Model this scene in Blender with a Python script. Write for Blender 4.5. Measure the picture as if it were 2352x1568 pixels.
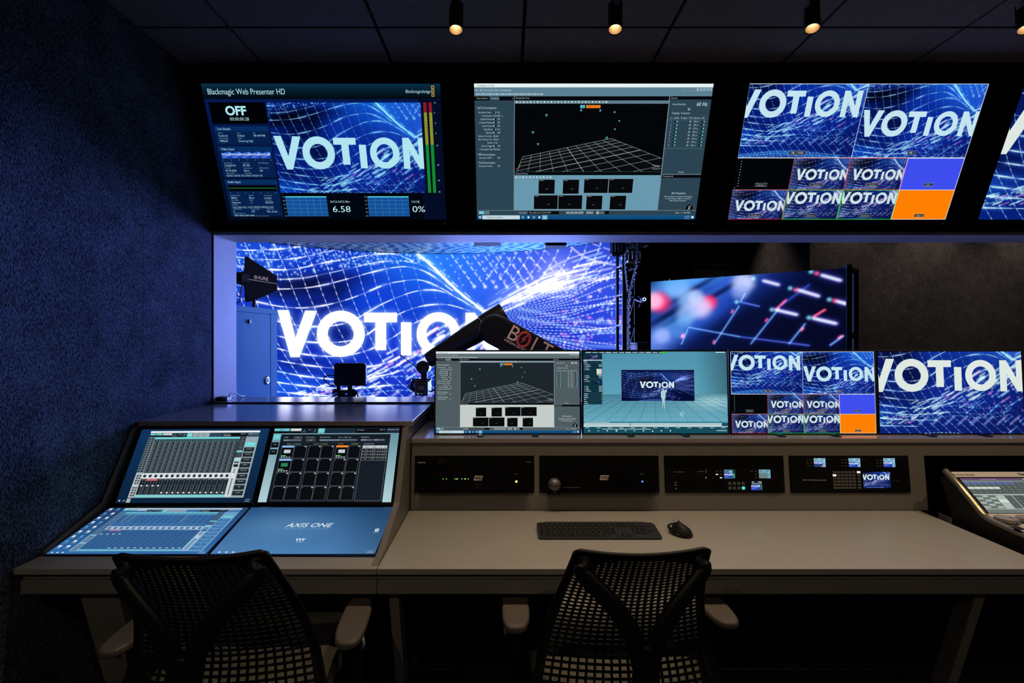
import bpy, bmesh, math, random
import numpy as np
from mathutils import Matrix, Vector

for _o in list(bpy.data.objects):
    bpy.data.objects.remove(_o)
SC = bpy.context.scene
COL = SC.collection

# ------------------------------------------------------------------ camera, world, exposure
CZ = 1.46                      # eye height
FPX = 1189.0                   # focal length in pixels of the 2352 px wide frame
VX, VY = 1165.0, 768.0         # where the view axis meets the frame
cam_data = bpy.data.cameras.new('camera')
cam_data.sensor_width = 36.0
cam_data.lens = 36.0 * FPX / 2352.0
cam_data.shift_x = (1176.0 - VX) / 2352.0
cam_data.shift_y = -(784.0 - VY) / 2352.0
cam_data.clip_start = 0.02
cam = bpy.data.objects.new('camera', cam_data)
cam.location = (0, 0, CZ)
cam.rotation_euler = (math.pi / 2, 0, 0)
COL.objects.link(cam)
SC.camera = cam

world = bpy.data.worlds.new('world')
SC.world = world
world.use_nodes = True
world.node_tree.nodes['Background'].inputs[0].default_value = (0.20, 0.22, 0.35, 1)
world.node_tree.nodes['Background'].inputs[1].default_value = 0.003

SC.view_settings.view_transform = 'Standard'
SC.view_settings.look = 'None'
SC.view_settings.exposure = 0.0
SC.view_settings.gamma = 1.0
SC.view_settings.use_curve_mapping = False
SC.cycles.use_denoising = True
SC.cycles.max_bounces = 6
SC.cycles.sample_clamp_indirect = 4.0

SPOT_W = 24.5                  # each track spotlight
SPOT_COL = (1.0, 0.74, 0.46)
STUDIO_W = 84.0                # warm downlights along the studio wall
LED_HDR = (1.8, 2.0, 3.6)      # extra light of the white parts of the light panels
PANEL_FILL_W = 165.0                   # each added blue fill lamp in front of the panel wall

def lamp(name, kind, loc, aim, energy, col, **k):
    ld = bpy.data.lights.new(name, kind)
    ld.energy = energy
    ld.color = col
    for a, v in k.items():
        setattr(ld, a, v)
    lo = bpy.data.objects.new(name, ld)
    lo.location = loc
    lo.rotation_euler = (Vector(aim) - Vector(loc)).to_track_quat('-Z', 'Y').to_euler()
    COL.objects.link(lo)
    return lo

# added unseen spot right of the frame, brightens the lighting console
lamp('console_fill_spot', 'SPOT', (2.45, 1.55, 2.46), (2.2, 1.8, 0.7), 34.0, SPOT_COL, spot_size=math.radians(92), spot_blend=1.0, shadow_soft_size=0.012)

# added fill lamps boosting the panel wall's blue light, and the spotlights of the track behind the camera
for _x, _y in ((-0.35, 7.5), (0.55, 7.1)):
    lamp('panel_fill_light', 'AREA', (_x, _y, 1.5), (-0.9, 2.6, 1.35), PANEL_FILL_W, (0.20, 0.29, 1.0), shape='RECTANGLE', size=1.0, size_y=2.0)
for _x, _e in ((-0.9, 26.0), (0.6, 15.0), (2.0, 14.0)):
    lamp('rear_spotlight', 'SPOT', (_x, -0.7, 2.62), (_x, 0.5, 0.0), _e, (1.0, 0.78, 0.56), spot_size=math.radians(96), spot_blend=0.9, shadow_soft_size=0.02)
# ------------------------------------------------------------------ geometry helpers
MW = {}                        # world matrix of every empty and part (transforms are set once)

def at(px, py, Y):
    """point at depth Y that the frame shows at pixel (px, py)"""
    return Vector(((px - VX) * Y / FPX, Y, CZ - (py - VY) * Y / FPX))

def xat(px, Y):
    return (px - VX) * Y / FPX

def zat(py, Y):
    return CZ - (py - VY) * Y / FPX

def on_plane(px, py, p0, n):
    d = Vector(((px - VX) / FPX, 1.0, -(py - VY) / FPX))
    o = Vector((0, 0, CZ))
    t = (Vector(p0) - o).dot(n) / d.dot(n)
    return o + d * t

def thing(name, label, cat, loc=(0, 0, 0), rotz=0.0, group=None, kind=None):
    o = bpy.data.objects.new(name, None)
    o.empty_display_size = 0.05
    o.location = loc
    o.rotation_euler = (0, 0, rotz)
    COL.objects.link(o)
    o['label'] = label
    o['category'] = cat
    if group:
        o['group'] = group
    if kind:
        o['kind'] = kind
    MW[o.name] = Matrix.Translation(Vector(loc)) @ Matrix.Rotation(rotz, 4, 'Z')
    return o

def tag(o, label, cat, group=None):
    o['label'] = label
    o['category'] = cat
    if group:
        o['group'] = group
    return o

class MB:
    """collects shapes and links them as one mesh object"""
    def __init__(s):
        s.v = []
        s.f = []
        s.uv = {}
        s.M = Matrix.Identity(4)

    def add(s, verts, faces):
        b = len(s.v)
        s.v += [s.M @ Vector(p) for p in verts]
        s.f += [tuple(b + i for i in f) for f in faces]
        return b

    def box(s, x0, x1, y0, y1, z0, z1):
        p = [(x0, y0, z0), (x1, y0, z0), (x1, y1, z0), (x0, y1, z0), (x0, y0, z1), (x1, y0, z1), (x1, y1, z1), (x0, y1, z1)]
        s.add(p, [(3, 2, 1, 0), (4, 5, 6, 7), (0, 1, 5, 4), (1, 2, 6, 5), (2, 3, 7, 6), (3, 0, 4, 7)])
        return s

    def cbox(s, c, size):
        return s.box(c[0] - size[0] / 2, c[0] + size[0] / 2, c[1] - size[1] / 2, c[1] + size[1] / 2, c[2] - size[2] / 2, c[2] + size[2] / 2)

    def hexa(s, a, b):
        """two quads of four corners (same winding) joined to a solid"""
        s.add(list(a) + list(b), [(3, 2, 1, 0), (4, 5, 6, 7), (0, 1, 5, 4), (1, 2, 6, 5), (2, 3, 7, 6), (3, 0, 4, 7)])
        return s

    def slab(s, q, t):
        """quad q thickened by vector t"""
        t = Vector(t)
        q = [Vector(p) for p in q]
        return s.hexa(q, [p + t for p in q])

    def prism(s, poly, axis, a, b):
        """polygon of two coordinates extruded along axis from a to b"""
        n = len(poly)
        def P(q, t):
            return {'x': (t, q[0], q[1]), 'y': (q[0], t, q[1]), 'z': (q[0], q[1], t)}[axis]
        vs = [P(q, a) for q in poly] + [P(q, b) for q in poly]
        fs = [tuple(range(n - 1, -1, -1)), tuple(range(n, 2 * n))]
        fs += [(i, (i + 1) % n, n + (i + 1) % n, n + i) for i in range(n)]
        s.add(vs, fs)
        return s

    def ngonprism(s, pts, t):
        """planar 3-D polygon thickened by vector t"""
        t = Vector(t)
        n = len(pts)
        vs = [Vector(p) for p in pts] + [Vector(p) + t for p in pts]
        fs = [tuple(range(n - 1, -1, -1)), tuple(range(n, 2 * n))]
        fs += [(i, (i + 1) % n, n + (i + 1) % n, n + i) for i in range(n)]
        s.add(vs, fs)
        return s

    def cyl(s, p0, p1, r0, r1=None, n=20, cap=True):
        r1 = r0 if r1 is None else r1
        p0, p1 = Vector(p0), Vector(p1)
        d = (p1 - p0).normalized()
        u = d.orthogonal().normalized()
        w = d.cross(u)
        vs = []
        for p, r in ((p0, r0), (p1, r1)):
            for i in range(n):
                a = 2 * math.pi * i / n
                vs.append(p + (u * math.cos(a) + w * math.sin(a)) * r)
        fs = [(i, (i + 1) % n, n + (i + 1) % n, n + i) for i in range(n)]
        if cap:
            fs += [tuple(range(n - 1, -1, -1)), tuple(range(n, 2 * n))]
        s.add(vs, fs)
        return s

    def lathe(s, prof, c=(0, 0, 0), axis=(0, 0, 1), n=28):
        """profile of (radius, height) pairs turned about axis through c"""
        d = Vector(axis).normalized()
        u = d.orthogonal().normalized()
        w = d.cross(u)
        c = Vector(c)
        vs = []
        for r, h in prof:
            for i in range(n):
                a = 2 * math.pi * i / n
                vs.append(c + d * h + (u * math.cos(a) + w * math.sin(a)) * max(r, 1e-5))
        fs = []
        for k in range(len(prof) - 1):
            fs += [(k * n + i, k * n + (i + 1) % n, (k + 1) * n + (i + 1) % n, (k + 1) * n + i) for i in range(n)]
        s.add(vs, fs)
        return s

    def tube(s, path, r, n=10, closed=False, flat=None):
        """round bar along a path; r may be a list; flat = (normal, factor) squashes it"""
        path = [Vector(p) for p in path]
        m = len(path)
        rs = r if isinstance(r, (list, tuple)) else [r] * m
        vs = []
        u = None
        for k in range(m):
            a = path[(k - 1) % m] if (closed or k > 0) else path[k]
            b = path[(k + 1) % m] if (closed or k < m - 1) else path[k]
            d = (b - a).normalized()
            if flat is not None:
                w = Vector(flat[0])
                u = d.cross(w).normalized()
                w = u.cross(d).normalized()
                ru, rw = rs[k], rs[k] * flat[1]
            else:
                u = d.orthogonal().normalized() if u is None else (u - d * u.dot(d)).normalized()
                w = d.cross(u)
                ru = rw = rs[k]
            for i in range(n):
                t = 2 * math.pi * i / n
                vs.append(path[k] + u * math.cos(t) * ru + w * math.sin(t) * rw)
        fs = []
        for k in range(m if closed else m - 1):
            k2 = (k + 1) % m
            fs += [(k * n + i, k * n + (i + 1) % n, k2 * n + (i + 1) % n, k2 * n + i) for i in range(n)]
        if not closed:
            fs += [tuple(range(n - 1, -1, -1)), tuple(range((m - 1) * n, m * n))]
        s.add(vs, fs)
        return s

    def sphere(s, c, r, nu=20, nv=12, sc=(1, 1, 1)):
        c = Vector(c)
        vs = []
        for j in range(nv + 1):
            t = math.pi * j / nv
            for i in range(nu):
                a = 2 * math.pi * i / nu
                vs.append(c + Vector((r * sc[0] * math.sin(t) * math.cos(a), r * sc[1] * math.sin(t) * math.sin(a), r * sc[2] * math.cos(t))))
        fs = []
        for j in range(nv):
            fs += [(j * nu + i, (j + 1) * nu + i, (j + 1) * nu + (i + 1) % nu, j * nu + (i + 1) % nu) for i in range(nu)]
        s.add(vs, fs)
        return s

    def quad_uv(s, tl, tr, br, bl):
        b = s.add([bl, br, tr, tl], [(0, 1, 2, 3)])
        s.uv[len(s.f) - 1] = [(0, 0), (1, 0), (1, 1), (0, 1)]
        return s

    def build(s, name, mat, parent=None, world=True, bevel=0.0, smooth=False, seg=2, sub=0, solid=0.0):
        me = bpy.data.meshes.new(name)
        inv = MW[parent.name].inverted() if (parent is not None and world) else Matrix.Identity(4)
        me.from_pydata([inv @ p for p in s.v], [], s.f)
        bm = bmesh.new()
        bm.from_mesh(me)
        bmesh.ops.remove_doubles(bm, verts=bm.verts, dist=1e-6)
        if not s.uv:
            bmesh.ops.recalc_face_normals(bm, faces=bm.faces)
        bm.to_mesh(me)
        bm.free()
        if s.uv:
            ly = me.uv_layers.new(name='UVMap')
            for fi, pts in s.uv.items():
                for li, q in zip(me.polygons[fi].loop_indices, pts):
                    ly.data[li].uv = q
        me.materials.append(mat)
        o = bpy.data.objects.new(name, me)
        COL.objects.link(o)
        if parent is not None:
            o.parent = parent
            MW[o.name] = MW[parent.name].copy()
        else:
            MW[o.name] = Matrix.Identity(4)
        if smooth:
            me.shade_smooth()
        if solid:
            m = o.modifiers.new('thickness', 'SOLIDIFY')
            m.thickness = solid
            m.offset = 0
        if bevel:
            m = o.modifiers.new('bevel', 'BEVEL')
            m.width = bevel
            m.segments = seg
            m.limit_method = 'ANGLE'
            m.angle_limit = math.radians(40)
        if sub:
            m = o.modifiers.new('subdivision', 'SUBSURF')
            m.levels = sub
            m.render_levels = sub
        return o

def struct(name, mb, mat, **k):
    o = mb.build(name, mat, **k)
    o['kind'] = 'structure'
    return o

def dup(root, loc, rotz=0.0, label=None, group=None):
    """a copy of a thing with copies of its parts and sub-parts"""
    r = root.copy()
    COL.objects.link(r)
    r.location = loc
    r.rotation_euler = (0, 0, rotz)
    MW[r.name] = Matrix.Translation(Vector(loc)) @ Matrix.Rotation(rotz, 4, 'Z')
    if label:
        r['label'] = label
    if group:
        r['group'] = group
    for ch in list(root.children):
        c = ch.copy()
        COL.objects.link(c)
        c.parent = r
        MW[c.name] = MW[r.name].copy()
        for g in list(ch.children):
            d = g.copy()
            COL.objects.link(d)
            d.parent = c
            MW[d.name] = MW[r.name].copy()
    return r

def catmull(pts, n=12):
    pts = [np.array(p, float) for p in pts]
    P = [2 * pts[0] - pts[1]] + pts + [2 * pts[-1] - pts[-2]]
    out = []
    for i in range(1, len(P) - 2):
        a, b, c, d = P[i - 1], P[i], P[i + 1], P[i + 2]
        for k in range(n):
            t = k / n
            out.append(0.5 * (2 * b + (c - a) * t + (2 * a - 5 * b + 4 * c - d) * t * t + (3 * b - a - 3 * c + d) * t ** 3))
    out.append(pts[-1])
    return np.array(out)

# ------------------------------------------------------------------ lettering
_TX = {}
def text_tris(body, bold=0.0, res=3, shear=0.0):
    """flat triangles of a line of text at size 1: (points n x 2, triangles m x 3, width)"""
    key = (body, bold, res, shear)
    if key not in _TX:
        cu = bpy.data.curves.new('lettering', 'FONT')
        cu.body = body
        cu.size = 1.0
        cu.resolution_u = res
        cu.offset = bold
        cu.shear = shear
        ob = bpy.data.objects.new('lettering', cu)
        me = bpy.data.meshes.new_from_object(ob)
        me.calc_loop_triangles()
        v = np.array([(p.co.x, p.co.y) for p in me.vertices]).reshape(-1, 2)
        t = np.array([tuple(q.vertices) for q in me.loop_triangles], int).reshape(-1, 3)
        bpy.data.meshes.remove(me)
        bpy.data.objects.remove(ob)
        bpy.data.curves.remove(cu)
        _TX[key] = (v, t, float(v[:, 0].max()) if len(v) else 0.3 * len(body))
    return _TX[key]

def lettering(name, body, origin, ex, ey, height, mat, parent, width=None, bold=0.0, lift=0.0006, align='l', shear=0.0):
    """writing as a thin mesh on a surface; ex, ey span its plane, height = cap height"""
    v, t, w = text_tris(body, bold, 3, shear)
    ex, ey = Vector(ex).normalized(), Vector(ey).normalized()
    n = ex.cross(ey)
    k = height / 0.70
    kx = (width / w) if width else k
    off = {'l': 0, 'c': -w * kx / 2, 'r': -w * kx}[align]
    mb = MB()
    o = Vector(origin) + n * lift
    mb.add([o + ex * (off + p[0] * kx) + ey * (p[1] * k) for p in v], [tuple(q) for q in t])
    return mb.build(name, mat, parent)

# ------------------------------------------------------------------ materials
MAT = {}
def srgb(r, g, b):
    f = lambda c: (c / 255 / 12.92) if c / 255 <= 0.04045 else ((c / 255 + 0.055) / 1.055) ** 2.4
    return (f(r), f(g), f(b), 1.0)

def mat(name, col, rough=0.5, metal=0.0, spec=0.5, noise=None, bump=None, coat=0.0):
    """noise = (scale, second colour, contrast); bump = (scale, strength)"""
    m = bpy.data.materials.new(name)
    m.use_nodes = True
    nt = m.node_tree
    b = nt.nodes['Principled BSDF']
    b.inputs['Base Color'].default_value = col
    b.inputs['Roughness'].default_value = rough
    b.inputs['Metallic'].default_value = metal
    b.inputs['Specular IOR Level'].default_value = spec
    b.inputs['Coat Weight'].default_value = coat
    tc = nt.nodes.new('ShaderNodeTexCoord')
    if noise:
        tx = nt.nodes.new('ShaderNodeTexNoise')
        tx.inputs['Scale'].default_value = noise[0]
        tx.inputs['Detail'].default_value = 4
        nt.links.new(tc.outputs['Object'], tx.inputs['Vector'])
        cr = nt.nodes.new('ShaderNodeValToRGB')
        cr.color_ramp.elements[0].position = 0.5 - noise[2]
        cr.color_ramp.elements[1].position = 0.5 + noise[2]
        cr.color_ramp.elements[0].color = col
        cr.color_ramp.elements[1].color = noise[1]
        nt.links.new(tx.outputs['Fac'], cr.inputs['Fac'])
        nt.links.new(cr.outputs['Color'], b.inputs['Base Color'])
    if bump:
        t2 = nt.nodes.new('ShaderNodeTexNoise')
        t2.inputs['Scale'].default_value = bump[0]
        t2.inputs['Detail'].default_value = 3
        nt.links.new(tc.outputs['Object'], t2.inputs['Vector'])
        bp = nt.nodes.new('ShaderNodeBump')
        bp.inputs['Strength'].default_value = bump[1]
        bp.inputs['Distance'].default_value = 0.002
        nt.links.new(t2.outputs['Fac'], bp.inputs['Height'])
        nt.links.new(bp.outputs['Normal'], b.inputs['Normal'])
    MAT[name] = m
    return m

def felt(name, dark, light, scale=260.0):
    """needle felt wall carpet: pale fibres, stretched along a slant, over a dark ground"""
    m = bpy.data.materials.new(name)
    m.use_nodes = True
    nt = m.node_tree
    b = nt.nodes['Principled BSDF']
    b.inputs['Roughness'].default_value = 0.95
    b.inputs['Specular IOR Level'].default_value = 0.1
    tc = nt.nodes.new('ShaderNodeTexCoord')
    mp = nt.nodes.new('ShaderNodeMapping')
    mp.inputs['Rotation'].default_value = (0.5, 0.5, 0.6)
    mp.inputs['Scale'].default_value = (1, 1, 0.42)
    nt.links.new(tc.outputs['Object'], mp.inputs['Vector'])
    a = nt.nodes.new('ShaderNodeTexNoise')
    a.inputs['Scale'].default_value = scale
    a.inputs['Detail'].default_value = 3
    nt.links.new(mp.outputs['Vector'], a.inputs['Vector'])
    c = nt.nodes.new('ShaderNodeTexNoise')
    c.inputs['Scale'].default_value = 9
    c.inputs['Detail'].default_value = 5
    nt.links.new(tc.outputs['Object'], c.inputs['Vector'])
    mx = nt.nodes.new('ShaderNodeMath')
    mx.operation = 'MULTIPLY_ADD'
    mx.inputs[1].default_value = 0.28
    nt.links.new(c.outputs['Fac'], mx.inputs[0])
    nt.links.new(a.outputs['Fac'], mx.inputs[2])
    cr = nt.nodes.new('ShaderNodeValToRGB')
    cr.color_ramp.elements[0].position = 0.52
    cr.color_ramp.elements[1].position = 0.82
    cr.color_ramp.elements[0].color = dark
    cr.color_ramp.elements[1].color = light
    nt.links.new(mx.outputs[0], cr.inputs['Fac'])
    nt.links.new(cr.outputs['Color'], b.inputs['Base Color'])
    bp = nt.nodes.new('ShaderNodeBump')
    bp.inputs['Strength'].default_value = 0.6
    bp.inputs['Distance'].default_value = 0.004
    nt.links.new(a.outputs['Fac'], bp.inputs['Height'])
    nt.links.new(bp.outputs['Normal'], b.inputs['Normal'])
    MAT[name] = m
    return m

def glow(name, col, strength, sample=False):
    m = bpy.data.materials.new(name)
    m.use_nodes = True
    nt = m.node_tree
    nt.nodes.clear()
    out = nt.nodes.new('ShaderNodeOutputMaterial')
    e = nt.nodes.new('ShaderNodeEmission')
    e.inputs[0].default_value = col
    e.inputs[1].default_value = strength
    nt.links.new(e.outputs[0], out.inputs[0])
    if not sample:
        m.cycles.emission_sampling = 'NONE'
    MAT[name] = m
    return m

def screen_mat(name, img, strength=1.0, gloss=True, sample=True, hdr=None):
    """lit display: the picture glows, the glass in front of it still reflects a little"""
    m = bpy.data.materials.new(name)
    m.use_nodes = True
    nt = m.node_tree
    b = nt.nodes['Principled BSDF']
    b.inputs['Base Color'].default_value = (0.004, 0.004, 0.005, 1)
    b.inputs['Roughness'].default_value = 0.35 if gloss else 0.8
    b.inputs['Specular IOR Level'].default_value = 0.15 if gloss else 0.05
    t = nt.nodes.new('ShaderNodeTexImage')
    t.image = img
    t.extension = 'EXTEND'
    uv = nt.nodes.new('ShaderNodeUVMap')
    nt.links.new(uv.outputs[0], t.inputs[0])
    src = t.outputs[0]
    if hdr:
        # light panels: their whites are far brighter than the frame can show
        sp = nt.nodes.new('ShaderNodeSeparateColor')
        nt.links.new(src, sp.inputs[0])
        pw = nt.nodes.new('ShaderNodeMath')
        pw.operation = 'POWER'
        pw.inputs[1].default_value = 9.0
        nt.links.new(sp.outputs[0], pw.inputs[0])
        sc = nt.nodes.new('ShaderNodeVectorMath')
        sc.operation = 'SCALE'
        sc.inputs[0].default_value = hdr
        nt.links.new(pw.outputs[0], sc.inputs['Scale'])
        ad = nt.nodes.new('ShaderNodeVectorMath')
        nt.links.new(src, ad.inputs[0])
        nt.links.new(sc.outputs[0], ad.inputs[1])
        src = ad.outputs[0]
    nt.links.new(src, b.inputs['Emission Color'])
    b.inputs['Emission Strength'].default_value = strength
    if not sample:
        m.cycles.emission_sampling = 'NONE'
    MAT[name] = m
    return m
# ------------------------------------------------------------------ pictures on the displays, drawn here pixel by pixel
class Cv:
    """drawing surface, colours 0..1, y downwards"""
    def __init__(s, w, h, bg=(0, 0, 0), a=None):
        s.w, s.h = int(w), int(h)
        if a is None:
            a = np.empty((s.h, s.w, 3), np.float32)
            a[:] = np.array(bg, np.float32)
        s.a = a

    def sub(s, x0, y0, x1, y1):
        a = s.a[int(y0):int(y1), int(x0):int(x1)]
        return Cv(a.shape[1], a.shape[0], a=a)

    def _box(s, x0, y0, x1, y1):
        return max(0, int(math.floor(x0))), max(0, int(math.floor(y0))), min(s.w, int(math.ceil(x1))), min(s.h, int(math.ceil(y1)))

    def _mix(s, i0, j0, i1, j1, cov, c):
        r = s.a[j0:j1, i0:i1]
        r += cov[..., None] * (np.array(c, np.float32) - r)

    def rect(s, x0, y0, x1, y1, c, al=1.0):
        i0, j0, i1, j1 = s._box(x0, y0, x1, y1)
        if i1 <= i0 or j1 <= j0:
            return
        I, J = np.arange(i0, i1), np.arange(j0, j1)
        cx = np.clip(np.minimum(I + 1, x1) - np.maximum(I, x0), 0, 1)
        cy = np.clip(np.minimum(J + 1, y1) - np.maximum(J, y0), 0, 1)
        s._mix(i0, j0, i1, j1, (cy[:, None] * cx[None, :] * al).astype(np.float32), c)

    def grad(s, x0, y0, x1, y1, c0, c1, horiz=False):
        i0, j0, i1, j1 = s._box(x0, y0, x1, y1)
        n = (i1 - i0) if horiz else (j1 - j0)
        t = np.linspace(0, 1, max(n, 1), dtype=np.float32)[:, None]
        g = np.array(c0, np.float32) * (1 - t) + np.array(c1, np.float32) * t
        s.a[j0:j1, i0:i1] = g[None, :, :] if horiz else g[:, None, :]

    def frame(s, x0, y0, x1, y1, c, t=1.0):
        s.rect(x0, y0, x1, y0 + t, c)
        s.rect(x0, y1 - t, x1, y1, c)
        s.rect(x0, y0, x0 + t, y1, c)
        s.rect(x1 - t, y0, x1, y1, c)

    def line(s, xa, ya, xb, yb, c, w=1.0, al=1.0):
        m = w / 2 + 1
        i0, j0, i1, j1 = s._box(min(xa, xb) - m, min(ya, yb) - m, max(xa, xb) + m, max(ya, yb) + m)
        if i1 <= i0 or j1 <= j0:
            return
        X, Y = np.meshgrid(np.arange(i0, i1) + 0.5, np.arange(j0, j1) + 0.5)
        dx, dy = xb - xa, yb - ya
        L = dx * dx + dy * dy + 1e-9
        t = np.clip(((X - xa) * dx + (Y - ya) * dy) / L, 0, 1)
        d = np.hypot(X - xa - t * dx, Y - ya - t * dy)
        s._mix(i0, j0, i1, j1, (np.clip(w / 2 + 0.5 - d, 0, 1) * min(1, w) * al).astype(np.float32), c)

    def poly(s, pts, c, al=1.0, holes=(), soft=None):
        """filled polygon (even-odd) with holes"""
        rings = [np.array(pts, float)] + [np.array(h, float) for h in holes]
        x0, y0 = rings[0].min(0)
        x1, y1 = rings[0].max(0)
        i0, j0, i1, j1 = s._box(x0, y0, x1, y1)
        if i1 <= i0 or j1 <= j0:
            return None
        ss = 3
        X, Y = np.meshgrid(i0 + (np.arange((i1 - i0) * ss) + 0.5) / ss, j0 + (np.arange((j1 - j0) * ss) + 0.5) / ss)
        ins = np.zeros(X.shape, bool)
        for R in rings:
            for k in range(len(R)):
                (xa, ya), (xb, yb) = R[k], R[(k + 1) % len(R)]
                if ya == yb:
                    continue
                ins ^= ((ya > Y) != (yb > Y)) & (X < (xb - xa) * (Y - ya) / (yb - ya) + xa)
        cov = ins.reshape(j1 - j0, ss, i1 - i0, ss).mean((1, 3)).astype(np.float32)
        s._mix(i0, j0, i1, j1, cov * al, c)

    def disc(s, x, y, r, c, al=1.0, soft=1.0, ring=None):
        i0, j0, i1, j1 = s._box(x - r - soft, y - r - soft, x + r + soft, y + r + soft)
        if i1 <= i0 or j1 <= j0:
            return
        X, Y = np.meshgrid(np.arange(i0, i1) + 0.5, np.arange(j0, j1) + 0.5)
        d = np.hypot(X - x, Y - y)
        k = np.clip((r - d) / soft + 0.5, 0, 1)
        if ring:
            k = k * np.clip((d - (r - ring)) / soft + 0.5, 0, 1)
        s._mix(i0, j0, i1, j1, (k * al).astype(np.float32), c)

    def text(s, body, x, y, h, c, al=1.0, bold=0.0, align='l', width=None, shear=0.0, flip=1):
        """cap height h, y = baseline"""
        v, t, w = text_tris(body, bold, 2 if h < 18 else 6, shear)
        if len(t) == 0:
            return
        k = h / 0.70
        kx = (width / w) if width else k * 0.86
        off = {'l': 0, 'c': -w * kx / 2, 'r': -w * kx}[align]
        P = np.stack([x + off + v[:, 0] * kx, y - v[:, 1] * k * flip], 1)
        x0, y0 = P.min(0)
        x1, y1 = P.max(0)
        i0, j0, i1, j1 = s._box(x0 - 1, y0 - 1, x1 + 1, y1 + 1)
        if i1 <= i0 or j1 <= j0:
            return
        ss = 3
        W, H = (i1 - i0) * ss, (j1 - j0) * ss
        M = np.zeros((H, W), bool)
        Q = (P - np.array([i0, j0])) * ss
        for ia, ib, ic in t:
            a, b, d = Q[ia], Q[ib], Q[ic]
            xa, xb = max(0, int(min(a[0], b[0], d[0]))), min(W, int(max(a[0], b[0], d[0])) + 2)
            ya, yb = max(0, int(min(a[1], b[1], d[1]))), min(H, int(max(a[1], b[1], d[1])) + 2)
            if xb <= xa or yb <= ya:
                continue
            X = np.arange(xa, xb)[None, :] + 0.5
            Y = np.arange(ya, yb)[:, None] + 0.5
            e0 = (b[0] - a[0]) * (Y - a[1]) - (b[1] - a[1]) * (X - a[0])
            e1 = (d[0] - b[0]) * (Y - b[1]) - (d[1] - b[1]) * (X - b[0])
            e2 = (a[0] - d[0]) * (Y - d[1]) - (a[1] - d[1]) * (X - d[0])
            M[ya:yb, xa:xb] |= ((e0 >= 0) & (e1 >= 0) & (e2 >= 0)) | ((e0 <= 0) & (e1 <= 0) & (e2 <= 0))
        cov = M.reshape(j1 - j0, ss, i1 - i0, ss).mean((1, 3)).astype(np.float32)
        s._mix(i0, j0, i1, j1, cov * al, c)

    def paste(s, o, x, y):
        x, y = int(x), int(y)
        h, w = min(o.h, s.h - y), min(o.w, s.w - x)
        s.a[y:y + h, x:x + w] = o.a[:h, :w]

    def image(s, name):
        im = bpy.data.images.new(name, s.w, s.h, alpha=False)
        px = np.ones((s.h, s.w, 4), np.float32)
        px[..., :3] = np.clip(s.a[::-1], 0, 1)
        im.pixels.foreach_set(px.ravel())
        im.update()
        im.pack()
        return im

def C(r, g, b):
    return (r / 255.0, g / 255.0, b / 255.0)

def blur(a, sig):
    """gaussian blur, mirrored at the borders"""
    p = int(3 * sig) + 2
    ey, ex = (-(a.shape[0] + 2 * p)) % 48, (-(a.shape[1] + 2 * p)) % 48
    h, w = a.shape[:2]
    a = np.pad(a, ((p, p + ey), (p, p + ex), (0, 0)), mode='edge')
    fy = np.fft.fftfreq(a.shape[0])[:, None]
    fx = np.fft.rfftfreq(a.shape[1])[None, :]
    g = np.exp(-2 * (math.pi * sig) ** 2 * (fx * fx + fy * fy))
    out = np.empty_like(a)
    for k in range(a.shape[2]):
        out[..., k] = np.fft.irfft2(np.fft.rfft2(a[..., k]) * g, s=a.shape[:2])
    return out[p:p + h, p:p + w]

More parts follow.
